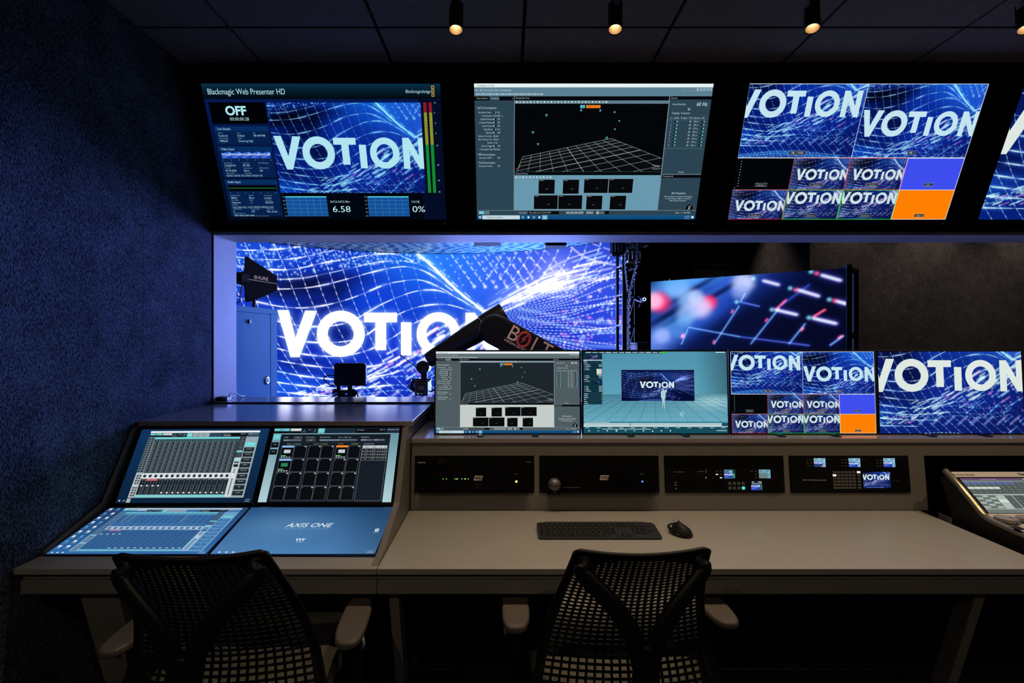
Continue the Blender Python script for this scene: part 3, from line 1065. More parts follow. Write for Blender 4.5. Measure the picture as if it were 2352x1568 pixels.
def pic_mocap(grey=0.0):
    W, H = 1120, 630
    if grey:
        BG, PN, BAR, LT = C(112, 126, 130), C(78, 92, 97), C(96, 110, 114), C(196, 204, 200)
    else:
        BG, PN, BAR, LT = C(88, 128, 148), C(44, 68, 82), C(92, 128, 146), C(104, 152, 174)
    wh, bk = C(226, 238, 242), C(5, 8, 12)
    cv = Cv(W, H, PN)
    cv.rect(0, 0, W, 16, C(232, 240, 242))
    cv.text('MotiveBody 2.3.0 Final', 14, 12, 7, C(90, 100, 108))
    cv.rect(0, 16, W, 54, BAR)
    for k, t in enumerate(('File', 'Edit', 'View', 'Layout', 'Tools', 'Community', 'Help')):
        cv.text(t, (6, 26, 45, 66, 94, 118, 158)[k], 31, 6.8, wh)
    for k in range(31):
        cv.disc(13 + 10.2 * k, 45, 3.6, wh, 0.9, ring=1.6 if k % 3 else 3.0)
    cv.frame(976, 20, 1046, 32, C(150, 170, 180))
    for k in range(5):
        cv.frame(1046 + 15 * k, 20, 1055 + 15 * k, 30, wh, 1.5)
    # left settings column
    cv.rect(0, 54, 188, 72, bk)
    cv.rect(70, 54, 118, 72, PN)
    cv.text('Camera Calibration', 10, 66, 7.5, wh, width=54)
    cv.text('Streaming', 78, 66, 7.5, wh)
    cv.text('x', 178, 66, 7.5, wh)
    cv.rect(0, 90, 188, 91, C(30, 45, 55))
    cv.text('OptiTrack Streaming Engine', 12, 108, 9, wh, width=92)
    y = 127
    for a, b, on in (('Broadcast Frame ...', 'On', 2), ('Local Interface', '192.168.1.1...', 0), ('Labeled Markers', 'Off', 1), ('Unlabeled Markers', 'Off', 1), ('Asset Markers', 'Off', 1), ('Rigid Bodies', 'On', 2),
                     ('Skeletons', 'Off', 1), ('Skeleton Coordina...', 'Global', 0), ('Bone Naming Con...', 'Motive', 0), ('Up Axis', 'Y Up', 0), ('Remote Trigger', 'Off', 1), ('Transmission Type', 'Multicast', 0)):
        cv.text(a, 85, y, 7, wh, align='r')
        if on:
            cv.rect(90, y - 6, 102, y - 1, bk)
            cv.disc(100 if on == 2 else 91, y - 3.5, 3, C(110, 220, 225) if on == 2 else wh)
        cv.text(b, 108 if on else 88, y, 7.5, wh)
        y += 15.1
    for yy, t, q in ((318, 'VRPN Streaming Engine', 'Broadcast VRPN ...'), (356, 'Trackd Streaming Engine', 'Broadcast Trackd ...')):
        cv.rect(0, yy - 18, 188, yy - 17, C(30, 45, 55))
        cv.text(t, 12, yy, 8.5, wh, width=84)
        cv.text(q, 85, yy + 15, 7, wh, align='r')
        cv.text('Off', 108, yy + 15, 7.5, wh)
    cv.rect(188, 54, 191, 583, C(120, 140, 150))
    # 3-D view
    vb = C(28, 38, 44) if grey else C(3, 5, 8)
    cv.rect(191, 54, 920, 394, vb)
    cv.rect(191, 54, 920, 70, bk)
    cv.text('Perspective View', 196, 65, 7.5, wh)
    cv.rect(191, 72, 920, 86, C(120, 140, 150) if grey else C(96, 124, 140))
    for k in range(27):
        cv.disc(201 + 16.3 * k, 79, 4.2, wh, 0.85, ring=1.8 if k % 2 else 3.5)
    v = cv.sub(191, 86, 920, 394)
    A, B, D, E = np.array((470, 154)), np.array((40, 238)), np.array((-95, 560)), np.array((985, 340))
    def hom(s, t):
        # square with corners A (0,0), B (0,1), E (1,0), D (1,1) by projective map
        x0, y0 = A; x1, y1 = E; x2, y2 = D; x3, y3 = B
        dx1, dx2, sx = x1 - x2, x3 - x2, x0 - x1 + x2 - x3
        dy1, dy2, sy = y1 - y2, y3 - y2, y0 - y1 + y2 - y3
        den = dx1 * dy2 - dx2 * dy1
        g, h = (sx * dy2 - dx2 * sy) / den, (dx1 * sy - sx * dy1) / den
        w = g * s + h * t + 1
        return ((x1 - x0 + g * x1) * s + (x3 - x0 + h * x3) * t + x0) / w, ((y1 - y0 + g * y1) * s + (y3 - y0 + h * y3) * t + y0) / w
    for n, c, wd in ((60, C(62, 74, 80), 0.5), (10, C(196, 208, 212), 1.2)):
        for k in range(n + 1):
            ww = wd * (1.7 if n == 10 and k == 5 else 1)
            for f in (lambda q: hom(k / n, q), lambda q: hom(q, k / n)):
                p, q = f(0), f(1)
                v.line(p[0], p[1], q[0], q[1], c, ww)
    for x, y, r in ((100, 43, 6), (58, 118, 6), (75, 170, 5), (208, 22, 5), (268, 23, 5), (313, 30, 4), (330, 68, 3.5), (318, 104, 3.5), (294, 143, 7)):
        X, Y = x * 1.52, y * 1.02 + 6
        for a in range(3):
            t0, t1 = a * 2.1 + x, a * 2.1 + 2.1 + x
            v.line(X + r * math.cos(t0), Y + r * math.sin(t0), X + r * math.cos(t1), Y + r * math.sin(t1), C(120, 226, 228), 1.8)
    v.line(22, 292, 6, 296, C(230, 60, 50), 2)
    v.line(22, 292, 28, 274, C(90, 200, 80), 2)
    v.text('5 Markers', 718, 283, 7, wh, align='r')
    v.text('0 Selected', 718, 298, 7, wh, align='r')
    cv.rect(502, 92, 524, 105, C(90, 214, 226))
    cv.text('LIVE', 513, 102, 7, C(20, 60, 70), align='c')
    cv.rect(530, 92, 598, 105, C(255, 138, 40))
    cv.text('PASSIVE + ACTIVE', 564, 102, 7, C(90, 40, 10), align='c', width=56)
    # devices column
    cv.rect(920, 54, 924, 583, C(120, 140, 150))
    cv.rect(924, 54, 1120, 68, bk)
    cv.text('Devices', 930, 65, 7.5, wh)
    cv.text('Camera Frame Rate', 938, 92, 8, wh, width=64)
    cv.text('60 Hz', 1104, 96, 17, wh, align='r')
    cv.disc(1020, 110, 5, wh, ring=1.8)
    cv.text('Tracking   8 cameras', 940, 131, 8.5, wh)
    for x, t in ((936, 'No.'), (955, 'Enable'), (985, 'Multiplier'), (1024, 'Mode'), (1048, 'Exposure'), (1086, 'LED')):
        cv.text(t, x, 151, 7, C(120, 220, 226) if t == 'No.' else wh)
    cv.rect(926, 156, 1112, 157, C(120, 140, 150))
    for k in range(8):
        y = 168 + 15.3 * k
        cv.text(str(k + 1), 940, y, 7.5, wh)
        for x in (958, 1088):
            cv.rect(x, y - 6, x + 13, y - 1, bk)
            cv.disc(x + 12, y - 3.5, 3.2, C(120, 226, 230))
        cv.disc(1034, y - 3.5, 4, wh, ring=1.4)
        cv.text('250 us', 1050, y, 7.5, wh)
    cv.rect(926, 285, 1112, 286, C(120, 140, 150))
    cv.text('8 items', 1020, 400, 7.5, wh, align='c')
    cv.rect(924, 406, 1120, 409, C(120, 140, 150))
    cv.rect(924, 409, 1120, 424, bk)
    cv.text('Properties (0)', 930, 420, 7.5, wh)
    cv.text('No Properties', 1020, 503, 10, wh, align='c')
    for k, t in enumerate(('Select an object to view/edit its properties', 'or select multiple objects to view/edit', 'their common properties.')):
        cv.text(t, 1020, 518 + 10 * k, 7, wh, align='c', width=(142, 128, 84)[k])
    cv.disc(1084, 572, 20, bk)
    cv.disc(1084, 572, 20, C(90, 100, 105), ring=1.5)
    cv.line(1076, 584, 1090, 560, wh, 2.5)
    cv.line(1078, 562, 1088, 580, wh, 1.8)
    # camera previews
    cv.rect(191, 398, 920, 583, LT)
    cv.rect(191, 396, 920, 411, bk)
    cv.text('Camera Preview', 196, 407, 7.5, wh)
    for k in range(11):
        cv.disc(201 + 17 * k, 421, 4.2, wh, 0.85, ring=1.8 if k % 2 else 3.5)
    rs = random.Random(3)
    for x, y, w in ((312, 432, 82), (434, 432, 82), (540, 428, 122), (664, 428, 122), (290, 508, 122), (414, 508, 122), (556, 510, 82), (676, 510, 82)):
        cv.frame(x, y, x + w, y + 70, C(130, 140, 140))
        cv.rect(x + 1, y + 1, x + w - 1, y + 69, C(6, 8, 11))
        cv.rect(x + 5, y + 4, x + 24, y + 6, C(160, 170, 170))
        X, Y = x + w * rs.uniform(0.45, 0.7), y + 48
        cv.line(X, Y, X + 5, Y - 6, C(180, 190, 190), 1)
        cv.line(X - 5, Y - 2, X, Y, C(180, 190, 190), 1)
        cv.rect(x + w * 0.7, y + 12, x + w * 0.7 + 2, y + 14, C(200, 40, 40))
    # status and task bars
    cv.rect(0, 583, W, 608, PN)
    cv.rect(0, 583, W, 584.5, C(140, 160, 168))
    cv.rect(10, 589, 36, 602, C(90, 214, 226))
    cv.frame(10, 589, 62, 602, wh, 1)
    cv.text('EDIT', 42, 599, 6.5, wh)
    cv.text('Take Name', 214, 599, 7, wh)
    cv.rect(262, 588, 420, 603, bk)
    cv.text('Take 2022-01-21 12.45.29 PM', 266, 599, 7.5, wh)
    cv.text('00:00:00:000   0000', 456, 602, 13, wh, width=138)
    cv.disc(618, 596, 7, wh)
    cv.disc(618, 596, 4, C(210, 40, 50))
    cv.text('Delay', 629, 599, 7, wh)
    cv.rect(656, 588, 676, 603, bk)
    cv.text('Data ------ 74.0 KB/s', 1092, 599, 7.5, wh, align='r')
    cv.grad(0, 608, W, 630, C(16, 84, 134), C(10, 66, 112))
    cv.rect(27, 609, 220, 629, C(196, 214, 222))
    cv.text('Type here to search', 50, 622, 8, C(80, 96, 104))
    for k in range(4):
        cv.rect(10 + 6 * (k % 2), 613 + 6 * (k // 2), 15 + 6 * (k % 2), 618 + 6 * (k // 2), wh)
    for k in range(5):
        if k == 4:
            cv.rect(334, 608, 362, 630, C(110, 170, 200))
        cv.disc(236 + 28 * k, 619, 5.5, wh, ring=2 if k % 2 == 0 else 5)
    cv.text('12:45 PM', 1092, 617, 6, wh, align='r')
    cv.text('1/21/2022', 1092, 627, 6, wh, align='r')
    cv.rect(1100, 613, 1112, 624, wh)
    return cv

def pic_stage():
    W, H = 1120, 630
    cv = Cv(W, H)
    wh, dk = C(222, 238, 242), C(12, 48, 62)
    cv.grad(0, 0, W, 350, C(78, 146, 172), C(92, 162, 184))
    cv.grad(0, 330, W, 540, C(76, 136, 156), C(104, 172, 192))
    X, Y = np.meshgrid(np.arange(W), np.arange(H))
    k = np.exp(-(((X - 1010) / 190.0) ** 2 + ((Y - 385) / 60.0) ** 2))[..., None] * (Y > 330)[..., None]
    cv.a += k * (np.array(C(170, 214, 222), np.float32) - cv.a) * 0.8
    k = (np.clip((X - 880) / 240.0, 0, 1) * (Y < 330))[..., None]
    cv.a *= 1 - 0.3 * k
    f = cv.sub(0, 334, W, 540)
    for i in range(-14, 19):
        x1 = 560 + 132 * i
        f.line(560 + (x1 - 560) * 0.25, -44, x1, 215, C(30, 70, 84), 1.6)
    for i in range(10):
        y = 215 * (i / 9.0) ** 2.1
        f.line(0, y + 4, W, y + 4, C(60, 112, 130), 1.0)
    # the virtual stage screen with the picture on it
    w, h = 570, 242
    s = crop_picture(w, h, 368, 520, 1080, letters=(1, 1, 1), gain=0.8, dark=0.5, seed=12, logo=False, tone=(0.68, 0.85, 1.1))
    cv.paste(s, 295, 141)
    cv.frame(294, 140, 866, 384, C(150, 180, 195), 1.5)
    sc = 266.0 / 507
    logo_on(cv, lambda x, y: ((x - 637) * sc + 440, (y - 711) * sc * 0.92 + 230), C(216, 238, 240))
    # outline of a standing figure, for scale
    ink, fill = C(30, 50, 58), C(170, 208, 216)
    p = [(613, 288), (620, 277), (627, 288), (625, 298), (640, 300), (648, 292), (652, 296), (650, 316), (640, 320), (640, 352), (634, 372), (636, 436), (640, 444), (628, 444), (622, 392), (618, 440), (606, 442), (610, 432), (612, 372), (602, 352), (602, 316), (606, 302), (616, 298)]
    cv.poly(p, fill)
    for a, b in zip(p, p[1:] + p[:1]):
        cv.line(a[0], a[1], b[0], b[1], ink, 1.4)
    for k in range(9):
        a = k * 0.7
        cv.line(770 + 22 * math.cos(a), 488 + 26 * math.sin(a), 765 + 20 * math.cos(a + 2.2), 476 + 18 * math.sin(a + 2.2), wh, 1.1)
    # menu bar, property column, time line
    cv.rect(0, 0, 640, 14, dk)
    for k in range(12):
        cv.rect(20 + 52 * k, 4, 62 + 52 * k, 10, wh, 0.8 if k % 3 else 0.95)
    cv.rect(612, 0, 650, 16, C(50, 190, 70))
    cv.rect(1034, 3, 1108, 9, wh)
    cv.rect(0, 14, 148, 408, dk)
    m = crop_picture(82, 40, 700, 560, 700, gain=0.6, dark=0.5, logo=False)
    cv.paste(m, 34, 26)
    cv.paste(m.sub(0, 0, 40, 24), 86, 228)
    cv.rect(0, 64, 148, 70, wh)
    rs = random.Random(5)
    for y in (78, 92, 218, 330, 344, 358, 372, 388, 402):
        cv.rect(0, y - 7, 148, y - 6, C(70, 110, 122))
        cv.rect(4, y - 4, 4 + rs.uniform(14, 34), y, wh, 0.9)
        cv.rect(142, y - 4, 146, y, wh)
    for y in (105, 117, 130, 142, 190, 202, 232, 272, 284, 296, 308):
        cv.rect(8, y - 4, 12, y, wh, 0.9)
        cv.rect(18, y - 4, 18 + rs.uniform(20, 44), y, wh, 0.85)
        if y not in (130, 142, 232):
            cv.rect(120, y - 5, 146, y + 1, C(170, 200, 208), 0.9)
    for i in range(40):
        cv.rect(104 + i, 134, 105 + i, 174, [C(240, 220, 160), C(200, 235, 170), C(180, 225, 235), C(220, 190, 240), C(245, 200, 220)][i // 8])
    cv.rect(106, 178, 144, 182, wh)
    cv.rect(0, 540, W, 630, C(18, 76, 92))
    cv.rect(0, 540, W, 552, C(60, 130, 150))
    cv.rect(10, 543, 200, 547, wh, 0.9)
    cv.rect(0, 553, 1072, 562, C(206, 228, 232))
    cv.rect(0, 565, 1072, 573, C(214, 232, 236))
    cv.rect(0, 575, W, 580, wh)
    cv.rect(360, 552, 364, 574, dk)
    cv.rect(722, 552, 724, 574, C(90, 130, 140))
    for k in range(13):
        cv.rect(12 + 88 * k, 586, 44 + 88 * k, 590, wh, 0.85)
    cv.rect(144, 596, 522, 599.5, wh)
    for k in range(10):
        x = 38 + 70 * k
        if k in (1, 4, 5):
            cv.line(x, 610, x + 12, 610, wh, 4)
        elif k == 3:
            cv.rect(x, 604, x + 12, 616, wh)
        else:
            cv.poly([(x, 603), (x + 13, 610), (x, 617)] if k != 7 else [(x, 617), (x + 13, 617), (x + 6, 603)], wh)
    cv.rect(1030, 606, 1110, 612, wh, 0.8)
    return cv

def mixer_window(cv, flat=False):
    """mixing software: channel columns, pan knobs, faders"""
    W, H = cv.w, cv.h
    wh, dk, cy, gy = C(226, 234, 234), C(22, 30, 38), C(112, 214, 216), C(150, 168, 174)
    if flat:
        dk, gy = C(34, 84, 140), C(120, 164, 206)
    cv.rect(0, 0, W, H, gy)
    cv.rect(0, 0, W, 0.030 * H, C(236, 240, 238))
    cv.rect(0, 0.03 * H, W, 0.098 * H, C(44, 70, 90) if not flat else C(62, 120, 172))
    cv.rect(0.005 * W, 0.038 * H, 0.11 * W, 0.066 * H, cy)
    cv.text('GEM 1', 0.058 * W, 0.062 * H, 0.02 * H, dk, align='c')
    cv.rect(0.005 * W, 0.07 * H, 0.11 * W, 0.092 * H, dk)
    cv.rect(0.118 * W, 0.038 * H, 0.2 * W, 0.066 * H, C(210, 216, 216))
    cv.rect(0.118 * W, 0.07 * H, 0.2 * W, 0.092 * H, dk)
    for k in range(3):
        cv.rect((0.215 + 0.042 * k) * W, 0.038 * H, (0.248 + 0.042 * k) * W, 0.094 * H, C(14, 18, 24))
        cv.text(('ALL', 'HIDE', 'USER')[k], (0.231 + 0.042 * k) * W, 0.064 * H, 0.016 * H, wh, align='c')
        cv.text(('MUTE', '>', 'KEY')[k], (0.231 + 0.042 * k) * W, 0.088 * H, 0.014 * H, wh, align='c')
    for k in range(4):
        cv.rect((0.34 + 0.052 * k) * W, 0.036 * H, (0.388 + 0.052 * k) * W, 0.094 * H, cy if k == 0 else C(168, 178, 182))
        cv.text(('MIXER', 'PATCH', 'SHOW', 'SETUP')[k], (0.364 + 0.052 * k) * W, 0.072 * H, 0.014 * H, dk if k else wh, align='c')
    cv.rect(0.66 * W, 0.04 * H, 0.89 * W, 0.094 * H, C(12, 16, 22))
    cv.text('No Session', 0.67 * W, 0.062 * H, 0.018 * H, wh)
    cv.text('20:41:16', 0.875 * W, 0.062 * H, 0.018 * H, wh, align='r')
    cv.rect(0.67 * W, 0.074 * H, 0.74 * W, 0.084 * H, C(170, 180, 180))
    cv.text('eMotion LV1', 0.9 * W, 0.06 * H, 0.018 * H, wh, width=0.085 * W)
    x0, x1, n = 0.058 * W, 0.83 * W, 16
    p = (x1 - x0) / n
    T = lambda f: f * H
    cv.rect(0, T(0.1), x0, T(0.64), C(118, 138, 146))
    for k in range(15):
        cv.rect(0.004 * W, T(0.112 + 0.0352 * k), x0 - 0.006 * W, T(0.136 + 0.0352 * k), dk)
        cv.text('REV', 0.027 * W, T(0.131 + 0.0352 * k), 0.013 * H, wh, align='c')
    for i in range(n):
        a = x0 + i * p
        cv.rect(a + 1, T(0.10), a + p - 1, T(0.128), cy)
        cv.rect(a + 1, T(0.128), a + p - 1, T(0.168), C(40, 96, 104) if not flat else C(90, 170, 200))
        cv.rect(a + 3, T(0.134), a + p - 3, T(0.16), C(24, 44, 52) if not flat else C(60, 130, 170))
        cv.text('Ch %d' % (i + 1), a + p / 2, T(0.154), 0.014 * H, wh, align='c')
        cv.rect(a, T(0.168), a + p, T(0.645), C(86, 100, 108) if not flat else C(54, 108, 164))
        for k in range(24 if not flat else 11):
            y = 0.174 + (0.0196 * k if not flat else 0.018 * k)
            cv.rect(a + 2, T(y), a + p - 2, T(y + 0.014), C(26, 34, 42) if not flat else C(42, 92, 150))
            if not flat or i in (1, 2, 11):
                cv.rect(a + 3, T(y + 0.003), a + p * (0.4 + 0.1 * ((i + k) % 3)), T(y + 0.006), C(170, 180, 184) if not flat else C(210, 220, 170))
        cv.rect(a, T(0.168), a + 1.2, T(0.645), C(180, 190, 194))
        ym = 0.60 if not flat else 0.40
        cv.rect(a + 0.6, T(ym + 0.05), a + p - 0.6, T(ym + 0.125), wh if not flat else C(206, 222, 236))
        cv.disc(a + p / 2, T(ym + 0.088), 0.022 * H, dk)
        cv.line(a + p / 2, T(ym + 0.088), a + p / 2 + 0.012 * H, T(ym + 0.075), wh, 1.5)
        cv.rect(a + 1, T(ym + 0.13), a + p - 1, T(0.955), dk)
        red = i in (1, 2)
        if red:
            cv.rect(a + 1, T(ym + 0.132), a + p - 1, T(ym + 0.158), C(220, 84, 80) if not flat else C(214, 96, 140))
        cv.text('MUTE', a + p / 2, T(ym + 0.152), 0.014 * H, wh, align='c')
        cv.text('-Inf', a + p / 2, T(ym + 0.185), 0.013 * H, wh, align='c', al=0.8)
        cv.rect(a + p * 0.45, T(ym + 0.2), a + p * 0.5, T(0.945), C(130, 150, 160))
        for k in range(6):
            cv.rect(a + p * 0.68, T(ym + 0.22 + 0.024 * k * (2.1 if flat else 1)), a + p * 0.82, T(ym + 0.226 + 0.024 * k * (2.1 if flat else 1)), C(160, 174, 180))
        fy = ym + 0.22 if i < 4 else 0.92
        cv.rect(a + p * 0.30, T(fy), a + p * 0.66, T(fy + 0.018), wh)
        cv.rect(a, T(0.168), a + 0.8, T(0.96), C(140, 156, 164))
        cv.rect(a + 1, T(0.962), a + p - 1, T(0.99), cy)
    # left controls and master fader
    cv.rect(0, T(0.645), x0 - 1, T(0.99), C(184, 194, 198) if not flat else C(150, 190, 224))
    for k in range(8):
        for c in (0, 1):
            y = 0.672 + 0.036 * (k % 4) + (0.175 if k > 3 else 0)
            cv.rect((0.012 + 0.022 * c) * W, T(y), (0.028 + 0.022 * c) * W, T(y + 0.024), C(24, 30, 36))
            cv.text(str(c * 8 + k + 1), (0.020 + 0.022 * c) * W, T(y + 0.02), 0.015 * H, wh, align='c')
    cv.rect(x1, T(0.1), 0.885 * W, T(0.42), C(52, 66, 76) if not flat else C(70, 130, 180))
    for k in range(9):
        cv.rect(x1 + 2, T(0.11 + 0.034 * k), 0.882 * W, T(0.135 + 0.034 * k), cy if k == 6 else C(26, 34, 42))
        cv.text('LAYER %d' % (k + 1), 0.858 * W, T(0.13 + 0.034 * k), 0.013 * H, wh, align='c')
    cv.rect(x1, T(0.42), 0.885 * W, T(0.99), C(204, 212, 214) if not flat else C(160, 196, 226))
    cv.rect(0.852 * W, T(0.58), 0.864 * W, T(0.96), C(120, 132, 138))
    cv.rect(0.843 * W, T(0.66), 0.873 * W, T(0.72), C(240, 242, 242))
    cv.rect(0.843 * W, T(0.688), 0.873 * W, T(0.694), C(90, 100, 104))
    for c in (0, 1):
        cv.rect((0.838 + 0.022 * c) * W, T(0.45), (0.856 + 0.022 * c) * W, T(0.475), cy)
        cv.rect((0.838 + 0.022 * c) * W, T(0.48), (0.856 + 0.022 * c) * W, T(0.505), dk)
    cv.rect(0.838 * W, T(0.52), 0.878 * W, T(0.56), dk)
    cv.rect(0.888 * W, T(0.1), W, T(0.99), C(150, 166, 172) if not flat else C(120, 168, 212))
    for k in range(10):
        cv.rect(0.893 * W, T(0.185 + 0.08 * k), 0.985 * W, T(0.25 + 0.08 * k), cy if k == 0 else C(30, 40, 48) if not flat else C(60, 120, 176))
        cv.text(('CH 1-16', 'CH 17-32', 'CH 33-48', 'CH 49-64', 'INPUTS', 'MONITOR', 'GROUPS', 'MAIN/AUX', 'ALL', 'CUSTOM')[k], 0.939 * W, T(0.216 + 0.08 * k), 0.015 * H, wh, align='c')

def pic_mixer():
    W, H = 1000, 590
    cv = Cv(W, H)
    cv.grad(0, 0, W, H, C(14, 52, 92), C(10, 34, 62))
    mixer_window(cv.sub(76, 16, 930, 552))
    wh = C(230, 240, 244)
    for k in range(4):
        cv.rect(18 + 6 * (k % 2), 567 + 6 * (k // 2), 23 + 6 * (k % 2), 572 + 6 * (k // 2), wh)
    cv.disc(56, 571, 5, wh, ring=1.6)
    cv.line(52, 575, 48, 580, wh, 1.8)
    cv.rect(74, 556, 104, 588, C(150, 168, 176))
    cv.disc(89, 572, 8, C(220, 214, 90), ring=3)
    cv.text('8:40 PM', 980, 570, 8, wh, align='r')
    cv.text('1/20/2022', 980, 583, 8, wh, align='r')
    return cv

def pic_mixer_dim():
    W, H = 1000, 590
    cv = Cv(W, H)
    cv.grad(0, 0, W, H, C(26, 62, 106), C(52, 110, 176))
    mixer_window(cv.sub(118, 8, 960, 560), flat=True)
    wh = C(232, 242, 250)
    cv.a[:, 118:] = cv.a[:, 118:] * 0.86 + np.array(C(70, 130, 190), np.float32) * 0.14
    for r in range(9):
        for c in (0, 1):
            y = 10 + 60 * r
            cv.rect(14 + 54 * c, y, 34 + 54 * c, y + 24, C(90, 160, 220) if (r + c) % 3 == 1 else wh)
            cv.text(('Recycle', 'Driver', 'Config')[(r + c) % 3], 24 + 54 * c, y + 38, 8, wh, align='c')
    for k in range(3):
        cv.rect(22 + 34 * k, 568, 34 + 34 * k, 580, wh)
    cv.text('8:40 PM', 985, 572, 9, wh, align='r')
    cv.text('1/20/2022', 985, 586, 9, wh, align='r')
    return cv

def pic_setup():
    W, H = 1000, 590
    wh, dk, cy = C(218, 230, 234), C(8, 12, 18), C(104, 200, 206)
    cv = Cv(W, H)
    cv.grad(0, 0, W, H, C(96, 140, 156), C(176, 208, 214))
    cv.rect(0, 0, W, 46, C(22, 40, 56))
    cv.rect(0, 4, 120, 26, cy)
    cv.text('GEM 1', 60, 22, 12, dk, align='c')
    cv.rect(0, 28, 120, 44, dk)
    cv.rect(128, 4, 214, 26, C(206, 212, 212))
    cv.rect(128, 28, 214, 44, dk)
    for k in range(3):
        cv.rect(224 + 42 * k, 4, 256 + 42 * k, 44, dk)
        cv.text(('ALL', 'HIDE', 'USER')[k], 240 + 42 * k, 20, 8, wh, align='c')
        cv.text(('MUTE', '>', 'KEY')[k], 240 + 42 * k, 36, 8, wh, align='c')
    cv.rect(350, 4, 402, 44, cy)
    cv.text('SETUP', 376, 28, 9, wh, align='c')
    cv.rect(652, 6, 896, 44, dk)
    cv.text('No Session', 664, 22, 10, wh)
    cv.text('20:41:16', 886, 22, 10, wh, align='r')
    cv.text('eMotion LV1', 906, 20, 10, wh, width=90)
    cv.rect(0, 46, W, 50, C(150, 180, 190))
    cv.rect(64, 54, 934, 590, C(18, 26, 36))
    for k, y in enumerate((54, 120, 178)):
        cv.rect(2, y, 58, y + 44, cy if k == 0 else dk)
        cv.text(('SYSTEM', 'MIXER', 'SHOW')[k], 30, y + 22, 8, wh, align='c')
    for x, t in ((88, 'SYSTEM'), (262, 'AUTO-CONFIG'), (374, 'NETWORK PORT'), (700, 'SAMPLE RATE')):
        cv.text(t, x, 84, 8.5, wh)
    cv.frame(168, 74, 232, 88, wh, 1.2)
    cv.text('QUIT', 200, 85, 8, wh, align='c')
    cv.rect(88, 96, 232, 110, C(90, 106, 120))
    cv.text('Axis_One', 92, 107, 8, wh)
    cv.frame(270, 96, 340, 110, wh, 1.2)
    cv.text('START', 305, 107, 8, wh, align='c')
    cv.rect(374, 96, 672, 110, C(90, 106, 120))
    cv.text('Intel(R) Ethernet Connection (7) I219-V', 378, 107, 8, wh)
    cv.text('LINK  Up   SPEED  1Gbps', 520, 84, 8, wh)
    for x in (700, 800):
        cv.rect(x, 96, x + 92, 110, C(90, 106, 120))
    cv.text('48000 Hz', 706, 107, 8, wh)
    cv.text('MASTER', 806, 107, 8, wh)
    cv.rect(88, 122, 920, 123, C(80, 96, 108))
    for x, t, c in ((178, 'RACK A - I/O DEVICES', C(196, 206, 214)), (392, 'RACK B - I/O DEVICES', C(160, 210, 120)), (548, 'SERVERS', C(226, 130, 70)), (658, 'CONTROLS', C(226, 214, 90)), (770, 'ROUTING VIEW', C(218, 230, 234))):
        cv.text(t, x, 140, 9, c, align='c')
    lanes = ((90, 96), (190, 96), (302, 96), (402, 96), (516, 92), (616, 92))
    for i, (x, w) in enumerate(lanes):
        for r in range(4):
            y = 148 + 108 * r
            cv.frame(x, y, x + w, y + 104, C(130, 146, 156), 1.4)
            cv.rect(x + 2, y + 2, x + w - 2, y + 102, C(6, 9, 14))
            cv.rect(x + w - 18, y + 4, x + w - 5, y + 13, C(180, 192, 198))
            cv.text(str(r + 1), x + 6, y + 13, 8, wh)
    for x, y, c in ((90, 148, C(140, 186, 232)), (90, 256, C(140, 186, 232)), (516, 148, C(240, 140, 50))):
        cv.rect(x, y, x + 94, y + 16, c)
        cv.rect(x + 22, y + 34, x + 74, y + 62, C(196, 204, 210) if y == 148 else C(40, 130, 90))
        cv.rect(x + 6, y + 80, x + 44, y + 86, C(120, 220, 120))
        for k in range(4):
            cv.rect(x + 8 + 20 * k, y + 90, x + 20 + 20 * k, y + 100, C(160, 174, 182))
    for r in range(5):
        y = 150 + 24 * r
        cv.rect(726, y, 918, y + 20, C(190, 200, 204) if r == 0 else C(16, 20, 26))
        cv.frame(726, y, 918, y + 24, C(190, 200, 204), 1.3)
        for x in (790, 848, 884):
            cv.rect(x, y, x + 1.3, y + 22, C(190, 200, 204))
        for x, t in ((758, 'Source'), (818, 'Device'), (866, '16'), (900, '48')):
            cv.text(t, x, y + 15, 8, dk if r == 0 else wh, align='c')
    cv.frame(722, 148, 922, 580, C(150, 164, 172), 1.6)
    return cv

def pic_desktop():
    W, H = 1000, 590
    cv = Cv(W, H)
    cv.grad(0, 0, W, H, C(34, 76, 124), C(78, 132, 186))
    X, Y = np.meshgrid(np.arange(W), np.arange(H))
    k = np.exp(-(((X - 330) / 330.0) ** 2 + ((Y - 250) / 210.0) ** 2))[..., None]
    cv.a += k * (np.array(C(98, 150, 196), np.float32) - cv.a) * 0.6
    cv.a *= 1 - 0.25 * np.clip((X - 700) / 400.0, 0, 1)[..., None]
    wh = C(236, 243, 247)
    cv.text('AXIS ONE', 492, 268, 50, wh, align='c', width=310, shear=0.28, bold=0.008)
    cv.text('AXIS ONE', 492, 274, 26, wh, align='c', width=310, shear=-0.3, al=0.22, flip=-1)
    for k in range(3):
        x = 462 + 20 * k
        cv.poly([(x, 410), (x + 6, 410), (x + 12, 430), (x + 16, 410), (x + 22, 410), (x + 13, 440), (x + 8, 440)], wh)
    cv.text('WAVES', 494, 458, 10, wh, align='c')
    cv.rect(938, 290, 962, 326, wh)
    cv.rect(944, 300, 956, 312, C(70, 100, 130))
    cv.text('eMotion', 950, 344, 9, wh, align='c')
    for k in range(3):
        cv.rect(40 + 42 * k, 564, 54 + 42 * k, 576, wh)
    cv.text('8:40 PM', 985, 562, 9, wh, align='r')
    cv.text('1/20/2022', 985, 578, 9, wh, align='r')
    return cv

